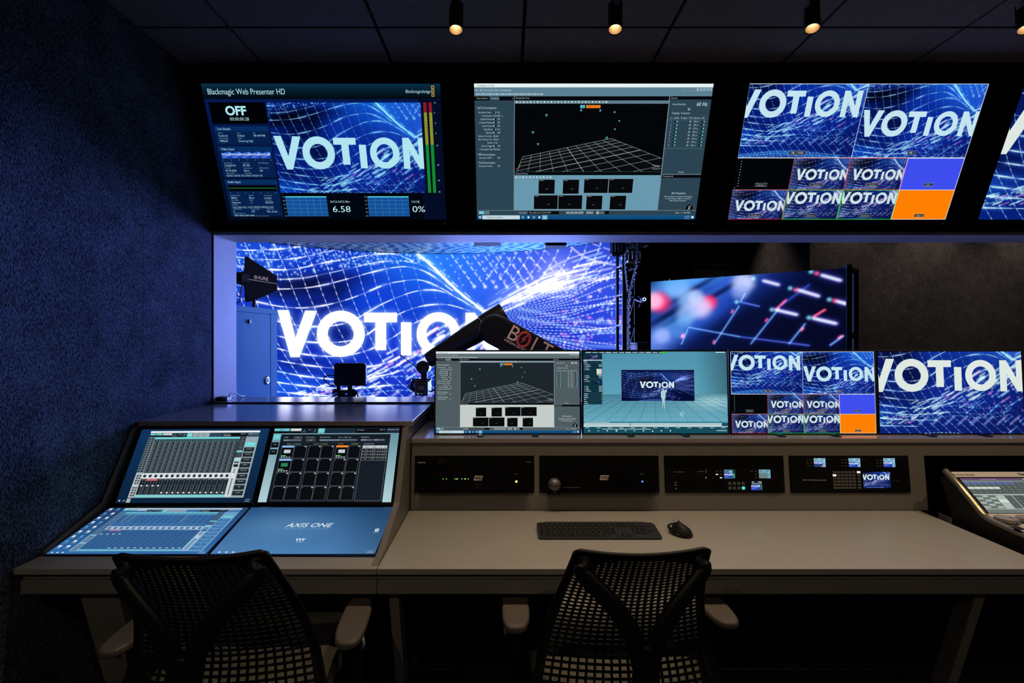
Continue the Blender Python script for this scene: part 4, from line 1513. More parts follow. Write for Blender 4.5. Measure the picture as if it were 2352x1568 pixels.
def pic_lighting():
    W, H = 800, 480
    wh = C(222, 234, 226)
    cv = Cv(W, H, C(92, 100, 98))
    cv.rect(0, 0, 500, 32, C(112, 78, 116))
    cv.text('Fixtures and Groups', 170, 22, 12, wh)
    cv.rect(0, 36, 500, 52, C(132, 150, 140))
    for i in range(10):
        for r in range(5):
            x, y = 4 + 52 * i, 56 + 34 * r
            c = C(86, 96, 94)
            if r == 0 and i < 8:
                c = C(92, 108, 166)
            if r == 2 and i < 5:
                c = C(214, 226, 216)
            cv.rect(x, y, x + 49, y + 31, c)
            cv.rect(x + 22, y + 3, x + 28, y + 8, wh)
    cv.rect(0, 226, W, 240, C(190, 204, 196))
    cv.rect(516, 0, 520, 226, wh)
    cv.rect(524, 4, 640, 50, C(150, 170, 160))
    cv.rect(540, 70, 660, 96, C(196, 210, 202))
    for i in range(3):
        for r in range(6):
            cv.rect(6 + 52 * i, 244 + 29 * r, 54 + 52 * i, 269 + 29 * r, C(180, 196, 188) if (i + r) % 2 else C(110, 124, 120))
    cv.rect(164, 244, 236, 420, C(184, 200, 190))
    cv.rect(164, 300, 236, 340, C(220, 232, 224))
    cv.rect(300, 240, 304, 424, wh)
    for i in range(9):
        for r in range(5):
            x, y = 310 + 52 * i, 246 + 35 * r
            cv.rect(x, y, x + 49, y + 32, C(216, 228, 220) if (i, r) == (2, 2) else C(84, 92, 90))
            cv.rect(x + 22, y + 3, x + 27, y + 8, wh)
    cv.rect(0, 424, W, 430, wh)
    cv.rect(0, 432, W, 480, C(116, 126, 122))
    cv.text('Program', 240, 462, 16, C(150, 162, 156))
    return cv

# the second, smaller light-panel screen: close view of the same waves
SP0, SN = at(1495, 647, 5.81), None
SP1 = at(1943, 615, 4.6)
_d = (SP1 - SP0)
_d.z = 0
SIDE_LEN = _d.length
SIDE_DIR = _d.normalized()
SN = Vector((SIDE_DIR.y, -SIDE_DIR.x, 0))        # towards the viewer
SIDE_TOP = SP0.z

def pic_side():
    W, H = 900, 980
    def T1(x, y):
        p = on_plane(x, y, SP0, SN)
        q = p - SP0
        return q.dot(SIDE_DIR) / SIDE_LEN * W, (SIDE_TOP - p.z) / SIDE_TOP * H
    def T(x, y):
        r = [T1(a, b) for a, b in zip(np.atleast_1d(x), np.atleast_1d(y))]
        return np.array([q[0] for q in r]), np.array([q[1] for q in r])
    u, v = np.meshgrid(np.arange(W) + 0.5, np.arange(H) + 0.5)
    X = SP0.x + SIDE_DIR.x * SIDE_LEN * u / W
    Y = SP0.y + SIDE_DIR.y * SIDE_LEN * u / W
    Z = SIDE_TOP * (1 - v / H) - CZ
    AX, AY = VX + FPX * X / Y, VY - FPX * Z / Y
    base = np.zeros((H, W, 3), np.float32)
    base[:] = C(4, 7, 34)
    def over(x, y, rx, ry, c, k=1.0, rot=0.0, p=2.0):
        nonlocal base
        cs, sn = math.cos(rot), math.sin(rot)
        du, dv = (AX - x) * cs + (AY - y) * sn, -(AX - x) * sn + (AY - y) * cs
        m = np.exp(-((du / rx) ** 2 + (dv / ry) ** 2) ** (p / 2))[..., None] * k
        base = base + m * (np.array(c, np.float32) - base)
    r = math.radians(-32)
    over(1590, 715, 250, 80, C(22, 60, 178), 0.95, r)
    over(1600, 640, 120, 24, C(70, 150, 236), 0.9, math.radians(-14))
    over(1545, 665, 90, 30, C(96, 160, 244), 0.85, r)
    over(1680, 655, 130, 20, C(60, 110, 226), 0.75, r)
    over(1540, 760, 90, 30, C(70, 150, 214), 0.85, r)
    over(1600, 745, 100, 20, C(40, 80, 190), 0.8, r)
    over(1510, 790, 46, 30, C(110, 140, 240), 0.8, r)
    over(1640, 682, 120, 7, C(8, 16, 66), 0.85, r)
    over(1590, 668, 80, 6, C(8, 20, 80), 0.8, r)
    over(1535, 727, 70, 8, C(6, 16, 66), 0.85, r)
    over(1700, 745, 130, 26, C(5, 10, 44), 0.8, r)
    for x, y, q, c, k in ((1514, 697, 27, C(255, 36, 96), 0.95), (1502, 694, 24, C(250, 196, 232), 0.9), (1556, 662, 27, C(140, 190, 252), 0.7), (1582, 690, 26, C(150, 196, 252), 0.75), (1628, 698, 20, C(255, 44, 110), 0.97), (1608, 710, 29, C(222, 204, 248), 0.92),
                          (1598, 684, 20, C(190, 210, 252), 0.7), (1580, 722, 26, C(160, 190, 246), 0.75), (1708, 650, 27, C(206, 216, 254), 0.9), (1700, 672, 22, C(150, 170, 240), 0.7), (1572, 742, 20, C(110, 176, 240), 0.6), (1520, 778, 20, C(160, 180, 246), 0.8), (1545, 632, 36, C(84, 166, 236), 0.6), (1560, 770, 16, C(80, 140, 220), 0.6)):
        over(x, y, q, q * 0.92, c, k, p=4.0)
    L = Light(W, H, T, 2.0)
    white, red, cy, bl = (0.8, 0.8, 1.0), (1, 0.2, 0.3), (0.4, 0.8, 1.0), (0.35, 0.6, 1.0)
    for a, b in (((1752, 645), (1790, 656)), ((1833, 668), (1882, 684)), ((1886, 632), (1932, 646)), ((1780, 716), (1832, 729)), ((1866, 737), (1922, 751)), ((1922, 696), (1945, 703))):
        L.stroke([a, b], white, 2.3, 1.5)
        L.stroke([a, b], (0.3, 0.3, 1.0), 6, 0.5)
    for p in ((1815, 664), (1863, 624), (1773, 716), (1858, 736), (1905, 692), (1692, 697), (1730, 640)):
        L.dots([p], cy, 3, 1.3)
    for p in ((1828, 668), (1876, 628), (1918, 695), (1568, 780)):
        L.dots([p], red, 3, 1.5)
    for a, b, c in (((1640, 800), (1698, 706), bl), ((1724, 800), (1790, 712), bl), ((1812, 800), (1850, 750), bl), ((1906, 804), (1938, 780), bl), ((1700, 697), (1745, 708), (0.3, 0.35, 0.9)), ((1580, 758), (1700, 782), bl), ((1700, 782), (1860, 804), (0.2, 0.25, 0.7)),
                    ((1565, 800), (1580, 762), bl), ((1700, 697), (1712, 676), bl), ((1795, 705), (1860, 655), (0.1, 0.15, 0.5))):
        L.stroke([a, b], c, 1.5, 0.95)
        L.stroke([a, b], (0.1, 0.2, 0.7), 4, 0.25)
    for a, b in (((1783, 715), (1806, 692)), ((1868, 734), (1896, 716)), ((1638, 798), (1641, 790)), ((1840, 768), (1846, 760)), ((1758, 745), (1763, 738)), ((1680, 724), (1684, 716)), ((1925, 787), (1934, 780)), ((1566, 784), (1570, 774))):
        L.stroke([a, b], red, 2.0, 1.5)
    # fine waves further down, hidden from the control room by its monitors
    for k in range(24):
        L.stroke(catmull([(1480, 830 + 14 * k), (1640, 850 + 15 * k), (1800, 838 + 16 * k), (1960, 860 + 18 * k)]), bl, 1.2, 0.5, dash=(30, 0.6, 7 * k))
    base = 1 - (1 - np.clip(base, 0, 1)) * np.exp(-1.2 * np.clip(L.total(), 0, 8))
    return Cv(W, H, a=base.astype(np.float32))

def pic_led_ceiling():
    """rows of dashes and ripples running over the ceiling panels"""
    W, H = 1400, 600
    cv = Cv(W, H, C(3, 8, 40))
    X = np.arange(W)[None, :, None]
    cv.a += np.exp(-((X - 1000) / 300.0) ** 2) * np.array(C(30, 90, 190), np.float32)
    T = lambda x, y: (x, y)
    L = Light(W, H, T, 1.0)
    rs = np.random.RandomState(8)
    for k in range(26):
        y = 10 + 23 * k
        q = catmull([(-10, y), (300, y + 14 * math.sin(k * 0.4)), (700, y - 22 * math.sin(k * 0.23)), (1050, y + 26 * math.cos(k * 0.31)), (1410, y)])
        L.stroke(q, (0.5, 0.8, 1.0), 3.2, 0.9, dash=(rs.uniform(26, 60), 0.6, rs.uniform(0, 50)), fade=[0.7, 0.7, 1, 1.6, 1.2])
    L.stroke(catmull([(300, 560), (620, 480), (900, 420), (1410, 350)]), (0.35, 0.75, 1.0), 40, 0.6)
    L.stroke(catmull([(300, 570), (620, 500), (900, 450), (1410, 370)]), (0.8, 0.95, 1.0), 5, 1.0)
    for k in range(40):
        x = 36 * k
        L.stroke([(x, 0), (x + 60, 600)], (0.5, 0.7, 1.0), 1.2, 0.4, dash=(40, 0.4, k))
    cv.a[:] = 1 - (1 - np.clip(cv.a, 0, 1)) * np.exp(-1.1 * np.clip(L.total(), 0, 6))
    return cv

def pic_small(kind):
    """little status displays on the rack units"""
    W, H = 160, 124
    cv = Cv(W, H, C(150, 206, 226))
    dk = C(30, 70, 90)
    if kind == 'off':
        cv.rect(0, 0, W, 44, C(70, 130, 140))
        cv.text('OFF', 92, 40, 18, (1, 1, 1), align='c', bold=0.03)
        cv.paste(crop_picture(122, 76, 640, 660, 520, letters=(1, 1, 1), gain=0.7), 0, 46)
        cv.rect(124, 0, 160, 124, C(20, 60, 66))
        cv.rect(130, 60, 150, 118, C(50, 190, 80))
    elif kind == 'blank':
        cv.rect(0, 48, 122, 124, C(120, 150, 152))
        cv.text('00:00:00:00', 62, 42, 15, dk, align='c', width=118)
        cv.rect(128, 50, 152, 118, C(110, 176, 206))
    elif kind == 'rec':
        cv.rect(0, 0, W, H, C(16, 30, 44))
        cv.text('00:06:56:57', 80, 42, 16, (1, 1, 1), align='c', width=140)
        cv.rect(14, 6, 40, 16, C(210, 226, 232))
        cv.rect(100, 6, 148, 16, C(210, 226, 232))
        cv.paste(crop_picture(126, 76, 660, 690, 500, letters=C(214, 236, 240), gain=0.7), 0, 50)
        cv.rect(132, 54, 152, 120, C(60, 130, 90))
    elif kind == 'multi':
        cv.text('00:00:00:00', 66, 42, 14, dk, align='c', width=124)
        cv.paste(crop_picture(122, 36, 640, 690, 560, letters=(1, 1, 1), gain=0.7), 0, 50)
        cv.rect(0, 86, 122, 124, C(30, 60, 120))
        cv.rect(96, 104, 122, 122, C(250, 120, 40))
        cv.rect(128, 50, 152, 118, C(110, 176, 206))
    else:
        cv.text('03:18:18:28', 66, 42, 14, dk, align='c', width=124)
        cv.paste(crop_picture(122, 74, 640, 660, 530, letters=(1, 1, 1), gain=0.7) if kind == 'a' else crop_picture(122, 74, 674, 690, 500, letters=(1, 1, 1), gain=0.7), 0, 50)
        cv.rect(128, 50, 152, 118, C(110, 176, 206))
    for y in (6, 18):
        if kind not in ('rec', 'off'):
            cv.rect(8, y, 60, y + 6, dk, 0.7)
            cv.rect(96, y, 150, y + 6, dk, 0.7)
    return cv

def pic_switcher():
    return crop_picture(320, 186, 650, 668, 516, letters=C(214, 236, 240), gain=0.65, dark=0.25, seed=21)

PIC = {'led_wall': pic_led_wall, 'led_ceiling': pic_led_ceiling, 'side': pic_side, 'program': pic_program, 'multiview': pic_multiview, 'presenter': pic_presenter,
       'mocap': pic_mocap, 'mocap_grey': lambda: pic_mocap(1.0), 'stage': pic_stage, 'mixer': pic_mixer, 'mixer_dim': pic_mixer_dim, 'setup': pic_setup, 'desktop': pic_desktop,
       'lighting': pic_lighting, 'switcher': pic_switcher}
for _k in ('off', 'blank', 'rec', 'multi', 'a', 'b'):
    PIC['small_' + _k] = (lambda q: (lambda: pic_small(q)))(_k)

def display_mat(key, strength=1.0, sample=True, hdr=None):
    n = 'display_' + key
    if n not in MAT:
        screen_mat(n, PIC[key]().image('picture_' + key), strength, True, sample, hdr)
    return MAT[n]
# ------------------------------------------------------------------ shared materials
felt('wall_felt', (0.014, 0.019, 0.030, 1), (0.18, 0.23, 0.33, 1))
felt('studio_felt', (0.030, 0.027, 0.027, 1), (0.105, 0.095, 0.092, 1), 170.0)
mat('black_paint', (0.006, 0.006, 0.007, 1), 0.8, spec=0.1)
mat('ceiling_tile', (0.20, 0.18, 0.20, 1), 0.95, spec=0.05, noise=(60, (0.25, 0.225, 0.25, 1), 0.2), bump=(240, 0.3))
mat('dark_carpet', (0.014, 0.014, 0.018, 1), 1.0, spec=0.0, noise=(180, (0.045, 0.045, 0.05, 1), 0.18), bump=(260, 0.6))
mat('plaster', (0.52, 0.50, 0.52, 1), 0.55, noise=(5, (0.66, 0.64, 0.66, 1), 0.25))
mat('black_plastic', (0.010, 0.010, 0.011, 1), 0.45, spec=0.3)
mat('black_gloss', (0.006, 0.006, 0.007, 1), 0.18, spec=0.4)
mat('black_metal', (0.018, 0.018, 0.020, 1), 0.42, metal=0.3, spec=0.3)
mat('desk_laminate', (0.34, 0.325, 0.30, 1), 0.34, spec=0.4, noise=(14, (0.37, 0.352, 0.325, 1), 0.3))
mat('desk_edge', (0.20, 0.187, 0.168, 1), 0.42, spec=0.35)
mat('shelf_gloss', (0.40, 0.355, 0.33, 1), 0.14, spec=0.6)
mat('grey_metal', (0.30, 0.31, 0.33, 1), 0.40, metal=0.5)
mat('chrome', (0.7, 0.7, 0.72, 1), 0.2, metal=1.0)

glow('led_white', (0.9, 0.95, 1, 1), 6.0)
glow('led_green', (0.25, 1, 0.15, 1), 7.0)
glow('led_lime', (0.70, 1, 0.08, 1), 5.0)
glow('led_blue', (0.06, 0.10, 1, 1), 5.0)
glow('led_dim', (0.8, 0.85, 0.9, 1), 0.25)
glow('led_red', (1, 0.05, 0.03, 1), 4.0)
mat('white_print', (0.55, 0.54, 0.52, 1), 0.5)
mat('pale_print', (0.75, 0.70, 0.64, 1), 0.5)

# ------------------------------------------------------------------ the control room shell
WX = -1.505                    # left wall
Y0, Y1 = 2.655, 2.877          # front and back of the window wall
SILL, HEAD = CZ - 0.346, CZ + 0.529
CEIL = CZ + 1.25

struct('floor', MB().box(-1.9, 4.0, -1.6, Y0, -0.05, 0.0), MAT['dark_carpet'])
struct('floor_studio', MB().box(-5.2, 7.4, Y1, 9.2, -0.05, 0.0), MAT['black_paint'])
b = MB()
b.box(WX - 0.08, WX, -1.6, 2.138, 0, CEIL)
b.box(WX - 0.08, WX - 0.001, 2.141, 2.635, 0, CEIL)
struct('wall_left', b, MAT['wall_felt'])
struct('trim_1', MB().box(WX - 0.08, WX - 0.004, 2.635, Y0 - 0.001, 0, CEIL), MAT['black_paint'])

# ceiling of 0.6 m tiles on a sunk grid
gx, gy = xat(838, 1.25 * FPX / 768), 1.25 * FPX / 705
b = MB()
for i in range(-3, 7):
    for j in range(-7, 2):
        x0, y0 = gx + 0.6 * i + 0.007, gy + 0.6 * j + 0.007
        x1, y1 = x0 + 0.586, min(y0 + 0.586, 2.42)
        x0, x1 = max(x0, WX + 0.002), min(x1, 3.55)
        if x1 > x0 and y1 > y0:
            b.box(x0, x1, y0, y1, CEIL, CEIL + 0.018)
struct('ceiling', b, MAT['ceiling_tile'])
struct('ceiling_grid', MB().box(WX - 0.08, 3.6, -1.6, Y1, CEIL + 0.019, CEIL + 0.05), MAT['black_paint'])

# wall with the wide window: parapet, sill, jambs, leaning black head with thin ribs
struct('wall_front', MB().box(WX - 0.5, 3.6, Y0, Y1, 0.0, SILL - 0.021), MAT['desk_edge'])
b = MB()
b.prism([(Y0, HEAD), (Y0, CZ + 0.600), (2.385, CEIL), (Y1, CEIL), (Y1, HEAD)], 'x', WX - 0.5, 3.6)
struct('wall_front_head', b, MAT['black_paint'])
b = MB()
for k in range(34):
    z = CZ + 0.62 + 0.0185 * k
    y = Y0 - (z - CZ - 0.60) * (Y0 - 2.385) / 0.65
    b.box(WX, 3.55, y - 0.004, y + 0.004, z, z + 0.010)
struct('trim_2', b, MAT['black_plastic'])
struct('window_1', MB().box(WX - 0.5, 3.6, Y0, Y1, SILL - 0.02, SILL), MAT['shelf_gloss'], bevel=0.002)
struct('trim_3', MB().box(WX - 0.5, WX, Y0, Y1, SILL + 0.0005, HEAD), MAT['plaster'])
struct('trim_4', MB().box(WX, 3.6, Y0 + 0.004, Y1, HEAD - 0.018, HEAD - 0.001), MAT['plaster'])
struct('trim_5', MB().box(3.6, 3.7, Y0, Y1, 0, CEIL), MAT['plaster'])
b = MB()
b.box(WX + 0.001, 3.6, Y0 - 0.012, Y0 - 0.0005, SILL - 0.022, SILL - 0.004)
struct('trim_6', b, MAT['black_paint'])

# ------------------------------------------------------------------ the studio shell
SX = xat(1860, 6.2)
struct('wall_right', MB().box(SX, 7.4, 6.2, 6.3, 0, 3.7), MAT['studio_felt'])
struct('wall_right_return', MB().box(SX, SX + 0.1, 6.301, 7.87, 0, 3.7), MAT['studio_felt'])
struct('wall_back', MB().box(-5.2, SX + 0.1, 8.6, 8.7, 0, 3.7), MAT['black_paint'])
struct('wall_back_panel', MB().box(1.75, SX + 0.1, 7.871, 7.95, 0, 3.7), MAT['black_paint'])
struct('wall_studio_left', MB().box(-5.3, -5.2, Y1, 8.7, 0, 3.7), MAT['black_paint'])
struct('ceiling_studio', MB().box(-5.3, 7.4, Y1, 8.7, 3.7, 3.75), MAT['black_paint'])
# dark door with a stepped head in the black back wall
d0, d1 = xat(1596, 7.86), xat(1694, 7.86)
b = MB()
zt = zat(604, 7.86)
b.box(d0 - 0.05, d1 + 0.05, 7.83, 7.87, zt - 0.06, zt)
b.box(d1, d1 + 0.05, 7.83, 7.87, 0, zt - 0.06)
b.box(d0 - 0.05, d0, 7.83, 7.87, 0, zt - 0.06)
b.box(d0, d1, 7.85, 7.87, 0, zt - 0.07)
struct('door_1', b, MAT['black_metal'])

# downlights near the felt wall of the studio
for k, (x, y, w) in enumerate(((3.15, 7.1, 0.8), (xat(1990, 5.85), 5.85, 0.7), (xat(2190, 5.85), 5.85, 1.2), (xat(2420, 5.85), 5.85, 1.1))):
    ld = bpy.data.lights.new('studio_downlight', 'SPOT')
    ld.energy = STUDIO_W * w
    ld.color = (1.0, 0.82, 0.70)
    ld.spot_size = math.radians(80)
    ld.spot_blend = 0.9
    ld.shadow_soft_size = 0.05
    lo = bpy.data.objects.new('studio_downlight', ld)
    lo.location = (x, y, 3.5)
    COL.objects.link(lo)
    b = MB()
    b.lathe([(0.001, 0.20), (0.06, 0.20), (0.06, 0.02), (0.05, 0.02), (0.05, 0.10), (0.001, 0.10)], (x, y, 3.5))
    struct('downlight_can', b, MAT['black_metal'])
# ------------------------------------------------------------------ the desks
TOP = CZ - 0.71                # work surface
RB, RT = Vector((0, 2.09, TOP)), Vector((0, 2.12, CZ - 0.424))   # foot and top of the equipment panel
RU = (RT - RB).normalized()
RN = Vector((0, -RU.z, RU.y))
XS = -0.396                    # seam between the two desks
RX = 1.665                     # right end of the deep work surface

def rp(x, h, out=0.0):
    """point on the equipment panel: x, height along the panel, distance in front of it"""
    p = RB + RU * h + RN * out
    return Vector((x, p.y, p.z))

def h_of(py):
    return (on_plane(1165, py, RB, RN) - RB).dot(RU)

SLOT = [xat(953, 2.10), xat(1240, 2.10), xat(1528, 2.10), xat(1816, 2.10)]
SW = 0.4826
H0, H1 = h_of(1130), h_of(1048)
HP = (RT - RB).length

desk = thing('control_desk', 'long grey-beige control desk carrying the keyboard and the row of four monitors', 'desk', (0.6, 1.569, 0))
b = MB()
b.box(XS + 0.001, RX, 1.569, 2.088, TOP - 0.018, TOP)
b.box(RX + 0.0005, 2.7, 1.569, 1.64, TOP - 0.018, TOP)
b.build('work_surface', MAT['desk_laminate'], desk, bevel=0.0012)
b = MB()
b.box(XS + 0.001, 2.7, 1.586, 1.60, TOP - 0.038, TOP - 0.019)
b.box(XS + 0.001, 2.7, 1.574, 1.60, TOP - 0.079, TOP - 0.039)
b.build('front_rail', MAT['desk_edge'], desk, bevel=0.001)
# equipment panel with four cut-outs and a wide bay on the right
b = MB()
t = RN * -0.016
def strip(x0, x1, h0, h1):
    b.slab([rp(x0, h0), rp(x1, h0), rp(x1, h1), rp(x0, h1)], t)
BAY = 1.70
strip(XS + 0.006, BAY, 0.001, H0 - 0.003)
strip(XS + 0.006, 2.7, H1 + 0.003, HP)
xs = [XS + 0.006] + [v for s in SLOT for v in (s - 0.002, s + SW + 0.002)] + [BAY]
for k in range(0, len(xs), 2):
    strip(xs[k], xs[k + 1], H0 - 0.003, H1 + 0.003)
b.build('equipment_panel', MAT['desk_edge'], desk)
b = MB()
b.box(XS + 0.004, 2.7, 2.112, Y0 - 0.014, CZ - 0.442, CZ - 0.4245)
b.build('monitor_shelf', MAT['shelf_gloss'], desk, bevel=0.001)
b = MB()
b.box(XS + 0.004, 2.7, 2.56, Y0 - 0.014, CZ - 0.424, CZ - 0.406)
b.build('cable_trough', MAT['desk_edge'], desk, bevel=0.002)
# dark bay that holds the lighting console
b = MB()
b.box(BAY - 0.03, 2.7, 1.645, 2.45, TOP - 0.115, TOP - 0.10)
b.box(BAY - 0.035, BAY - 0.03, 1.645, 2.085, TOP - 0.10, TOP - 0.020)
b.box(BAY + 0.012, 2.7, 2.44, 2.45, TOP - 0.10, CZ - 0.445)
b.box(BAY + 0.002, BAY + 0.012, 2.125, 2.44, TOP - 0.09, CZ - 0.445)
b.build('console_bay', MAT['black_paint'], desk)
b = MB()
b.box(RX - 0.020, RX + 0.003, 1.64, 2.088, TOP - 0.045, TOP - 0.0185)
b.build('bay_edge', MAT['desk_edge'], desk)
# cupboard fronts under the desk
cup = [XS + 0.006, xat(972, 2.3), xat(1340, 2.3), xat(1745, 2.3), xat(2000, 2.3), 2.7]
for i in range(5):
    b = MB()
    b.box(cup[i] + 0.003, cup[i + 1] - 0.003, 2.28, 2.298, 0.012, TOP - 0.12)
    b.build('cupboard_door', MAT['black_plastic'], desk, bevel=0.002)
b = MB()
b.box(XS + 0.01, 2.7, 2.299, 2.40, 0.002, TOP - 0.118)
b.build('cupboard_body', MAT['black_paint'], desk)
def leg(x, par, w=0.032):
    b = MB()
    b.prism([(1.602, TOP - 0.082), (1.660, TOP - 0.082), (1.86, 0.002), (1.80, 0.002)], 'x', x, x + w)
    b.build('leg', MAT['desk_edge'], par, bevel=0.001)
leg(xat(2245, 1.602), desk)

side = thing('mixing_desk', 'left grey-beige desk section holding four tilted touch screens under a glossy top shelf', 'desk', (-0.95, 1.569, 0))
b = MB()
b.box(-1.497, XS - 0.001, 1.569, 1.664, TOP - 0.018, TOP)
b.build('front_ledge', MAT['desk_laminate'], side, bevel=0.0012)
b = MB()
b.box(-1.485, XS - 0.001, 1.586, 1.60, TOP - 0.038, TOP - 0.019)
b.box(-1.480, XS - 0.001, 1.574, 1.60, TOP - 0.079, TOP - 0.039)
b.build('front_rail', MAT['desk_edge'], side, bevel=0.001)
STOP = CZ - 0.353
b = MB()
b.box(WX + 0.003, -0.386, 2.106, Y0 - 0.014, STOP - 0.019, STOP)
b.build('top_shelf', MAT['shelf_gloss'], side, bevel=0.0012)
# bezel corners of the two slopes: top, fold, bottom
KT = [on_plane(318, 984, (0, 2.075, 0), Vector((0, 1, 0))), on_plane(934, 984, (0, 2.075, 0), Vector((0, 1, 0)))]
KM = [on_plane(252, 1160, (0, 1.915, 0), Vector((0, 1, 0))), on_plane(915, 1160, (0, 1.915, 0), Vector((0, 1, 0)))]
KB = [Vector((-1.486, 1.662, TOP + 0.004)), Vector((-0.426, 1.662, TOP + 0.004))]
prof = [(1.585, TOP), (1.668, TOP + 0.013), (KM[0].y - 0.006, KM[0].z + 0.012), (KT[0].y - 0.012, STOP - 0.0195), (2.60, STOP - 0.0195), (2.60, TOP - 0.018), (1.585, TOP - 0.0175)]
for x0, x1 in ((-0.418, -0.3965), (-1.497, -1.487)):
    b = MB()
    p = prof if x0 > -1 else [(1.668, TOP + 0.001)] + prof[1:5] + [(2.60, TOP - 0.018), (1.668, TOP - 0.0175)]
    b.prism(p, 'x', x0, x1)
    b.build('side_panel', MAT['desk_edge'], side, bevel=0.001)
b = MB()
b.box(-1.486, -0.419, 2.585, 2.60, TOP - 0.017, STOP - 0.020)
b.build('rear_panel', MAT['black_paint'], side)
leg(xat(180, 1.602), side, 0.12)
leg(xat(892, 1.602), side, 0.03)
b = MB()
b.box(-1.30, XS - 0.07, 2.30, 2.318, 0.010, TOP - 0.12)
b.build('modesty_panel', MAT['black_plastic'], side)

# the four touch screens let into the slopes
def touch(name_label, corners, key, plane, strength=1.0):
    """corners: display pixels tl tr br bl; plane: (point, normal)"""
    p0, n = plane
    q = [on_plane(x, y, p0, n) for x, y in corners[0]]
    o = [on_plane(x, y, p0, n) for x, y in corners[1]]
    c = (o[2] + o[3]) / 2
    t = thing('touch_screen', name_label, 'touch screen', c, 0, 'touch screens in the mixing desk')
    b = MB()
    b.slab([p - n * 0.0005 for p in o], -n * 0.022)
    b.build('housing', MAT['black_gloss'], t, bevel=0.0015)
    b = MB()
    b.quad_uv(*[p + n * 0.0006 for p in q])
    b.build('display', display_mat(key, strength), t)
    e = MB()
    m = q[2] + (o[2] - q[2]) * 0.5
    e.sphere(m + n * 0.0005, 0.0009, 8, 6)
    e.build('power_light', MAT['led_dim'], t)
    return t


def plane_of(a, b, c):
    n = (Vector(b) - Vector(a)).cross(Vector(c) - Vector(a)).normalized()
    return (Vector(a), n if n.y < 0 else -n)
PU = plane_of(KT[0], KT[1], KM[0])
PL = plane_of(KM[0], KM[1], KB[0])
touch('upper left touch screen showing a grey mixer with channel columns', ([(327, 986), (620, 984), (578, 1154), (265, 1155)], [(318, 981), (626, 981), (585.5, 1160), (252, 1161)]), 'mixer', PU)
touch('upper right touch screen showing a dark grid of empty device slots', ([(632, 983), (918, 982), (898, 1153), (592, 1153)], [(626.6, 981), (934, 980), (915, 1160), (586.1, 1160)]), 'setup', PU)
touch('lower left touch screen showing a blue mixer window and desktop icons', ([(252, 1166), (572, 1166), (473, 1272), (105, 1272)], [(246, 1162.5), (576.5, 1162.5), (480, 1276), (96, 1276)]), 'mixer_dim', PL, 0.9)
touch('lower right touch screen showing a plain blue desktop with white lettering', ([(578, 1165), (905, 1165), (861, 1272), (483, 1272)], [(577, 1162.5), (913, 1162.5), (866, 1280), (480.6, 1276.2)]), 'desktop', PL, 0.9)
# ------------------------------------------------------------------ large monitors on the leaning head wall
TB, TT = Vector((0, 2.60, CZ + 264.5 * 2.60 / FPX)), Vector((0, 2.364, CZ + 576 * 2.364 / FPX))
TU = (TT - TB).normalized()
TN = Vector((0, -TU.z, TU.y))
if TN.y > 0:
    TN = -TN
TH = (TT - TB).length
TW = 1.0916

def wall_monitor(x, key, label, strength=1.0, sample=True):
    def P(u, h, o=0.0):
        p = TB + TU * h + TN * o
        return Vector((x + u, p.y, p.z))
    t = thing('wall_monitor', label, 'monitor', P(0, 0, -0.03), 0, 'large monitors above the window')
    w, e, f = TW / 2, 0.013, 0.024
    b = MB()
    b.slab([P(-w - e, -f, 0.004), P(w + e, -f, 0.004), P(w + e, TH + e, 0.004), P(-w - e, TH + e, 0.004)], -TN * 0.034)
    b.build('housing', MAT['black_plastic'], t, bevel=0.002)
    b = MB()
    for q in (([-w - e, -f], [w + e, 0]), ([-w - e, TH], [w + e, TH + e]), ([-w - e, 0], [-w, TH]), ([w, 0], [w + e, TH])):
        (a0, c0), (a1, c1) = q
        b.slab([P(a0, c0, 0.0045), P(a1, c0, 0.0045), P(a1, c1, 0.0045), P(a0, c1, 0.0045)], TN * 0.006)
    b.build('bezel', MAT['black_gloss'], t, bevel=0.001)
    b = MB()
    b.quad_uv(P(-w, TH, 0.0052), P(w, TH, 0.0052), P(w, 0, 0.0052), P(-w, 0, 0.0052))
    b.build('display', display_mat(key, strength, sample), t)
    b = MB()
    b.slab([P(-0.25, 0.12, -0.031), P(0.25, 0.12, -0.031), P(0.25, 0.45, -0.031), P(-0.25, 0.45, -0.031)], -TN * 0.016)
    b.build('wall_bracket', MAT['black_metal'], t)
    b = MB()
    c = P(w - 0.01, -f + 0.004, 0.0115)
    b.cbox(c, (0.0025, 0.0015, 0.0015))
    b.build('power_light', MAT['led_dim'], t)
    return t

wall_monitor(-0.851, 'presenter', 'leftmost large wall monitor, showing stream settings, meters and a blue picture')
wall_monitor(0.3947, 'mocap', 'large wall monitor showing motion capture software with a black grid view')
wall_monitor(1.650, 'multiview', 'large wall monitor split into ten camera tiles, one blue and one orange')
wall_monitor(2.902, 'program', 'large wall monitor cut off by the right edge, showing one big blue picture')

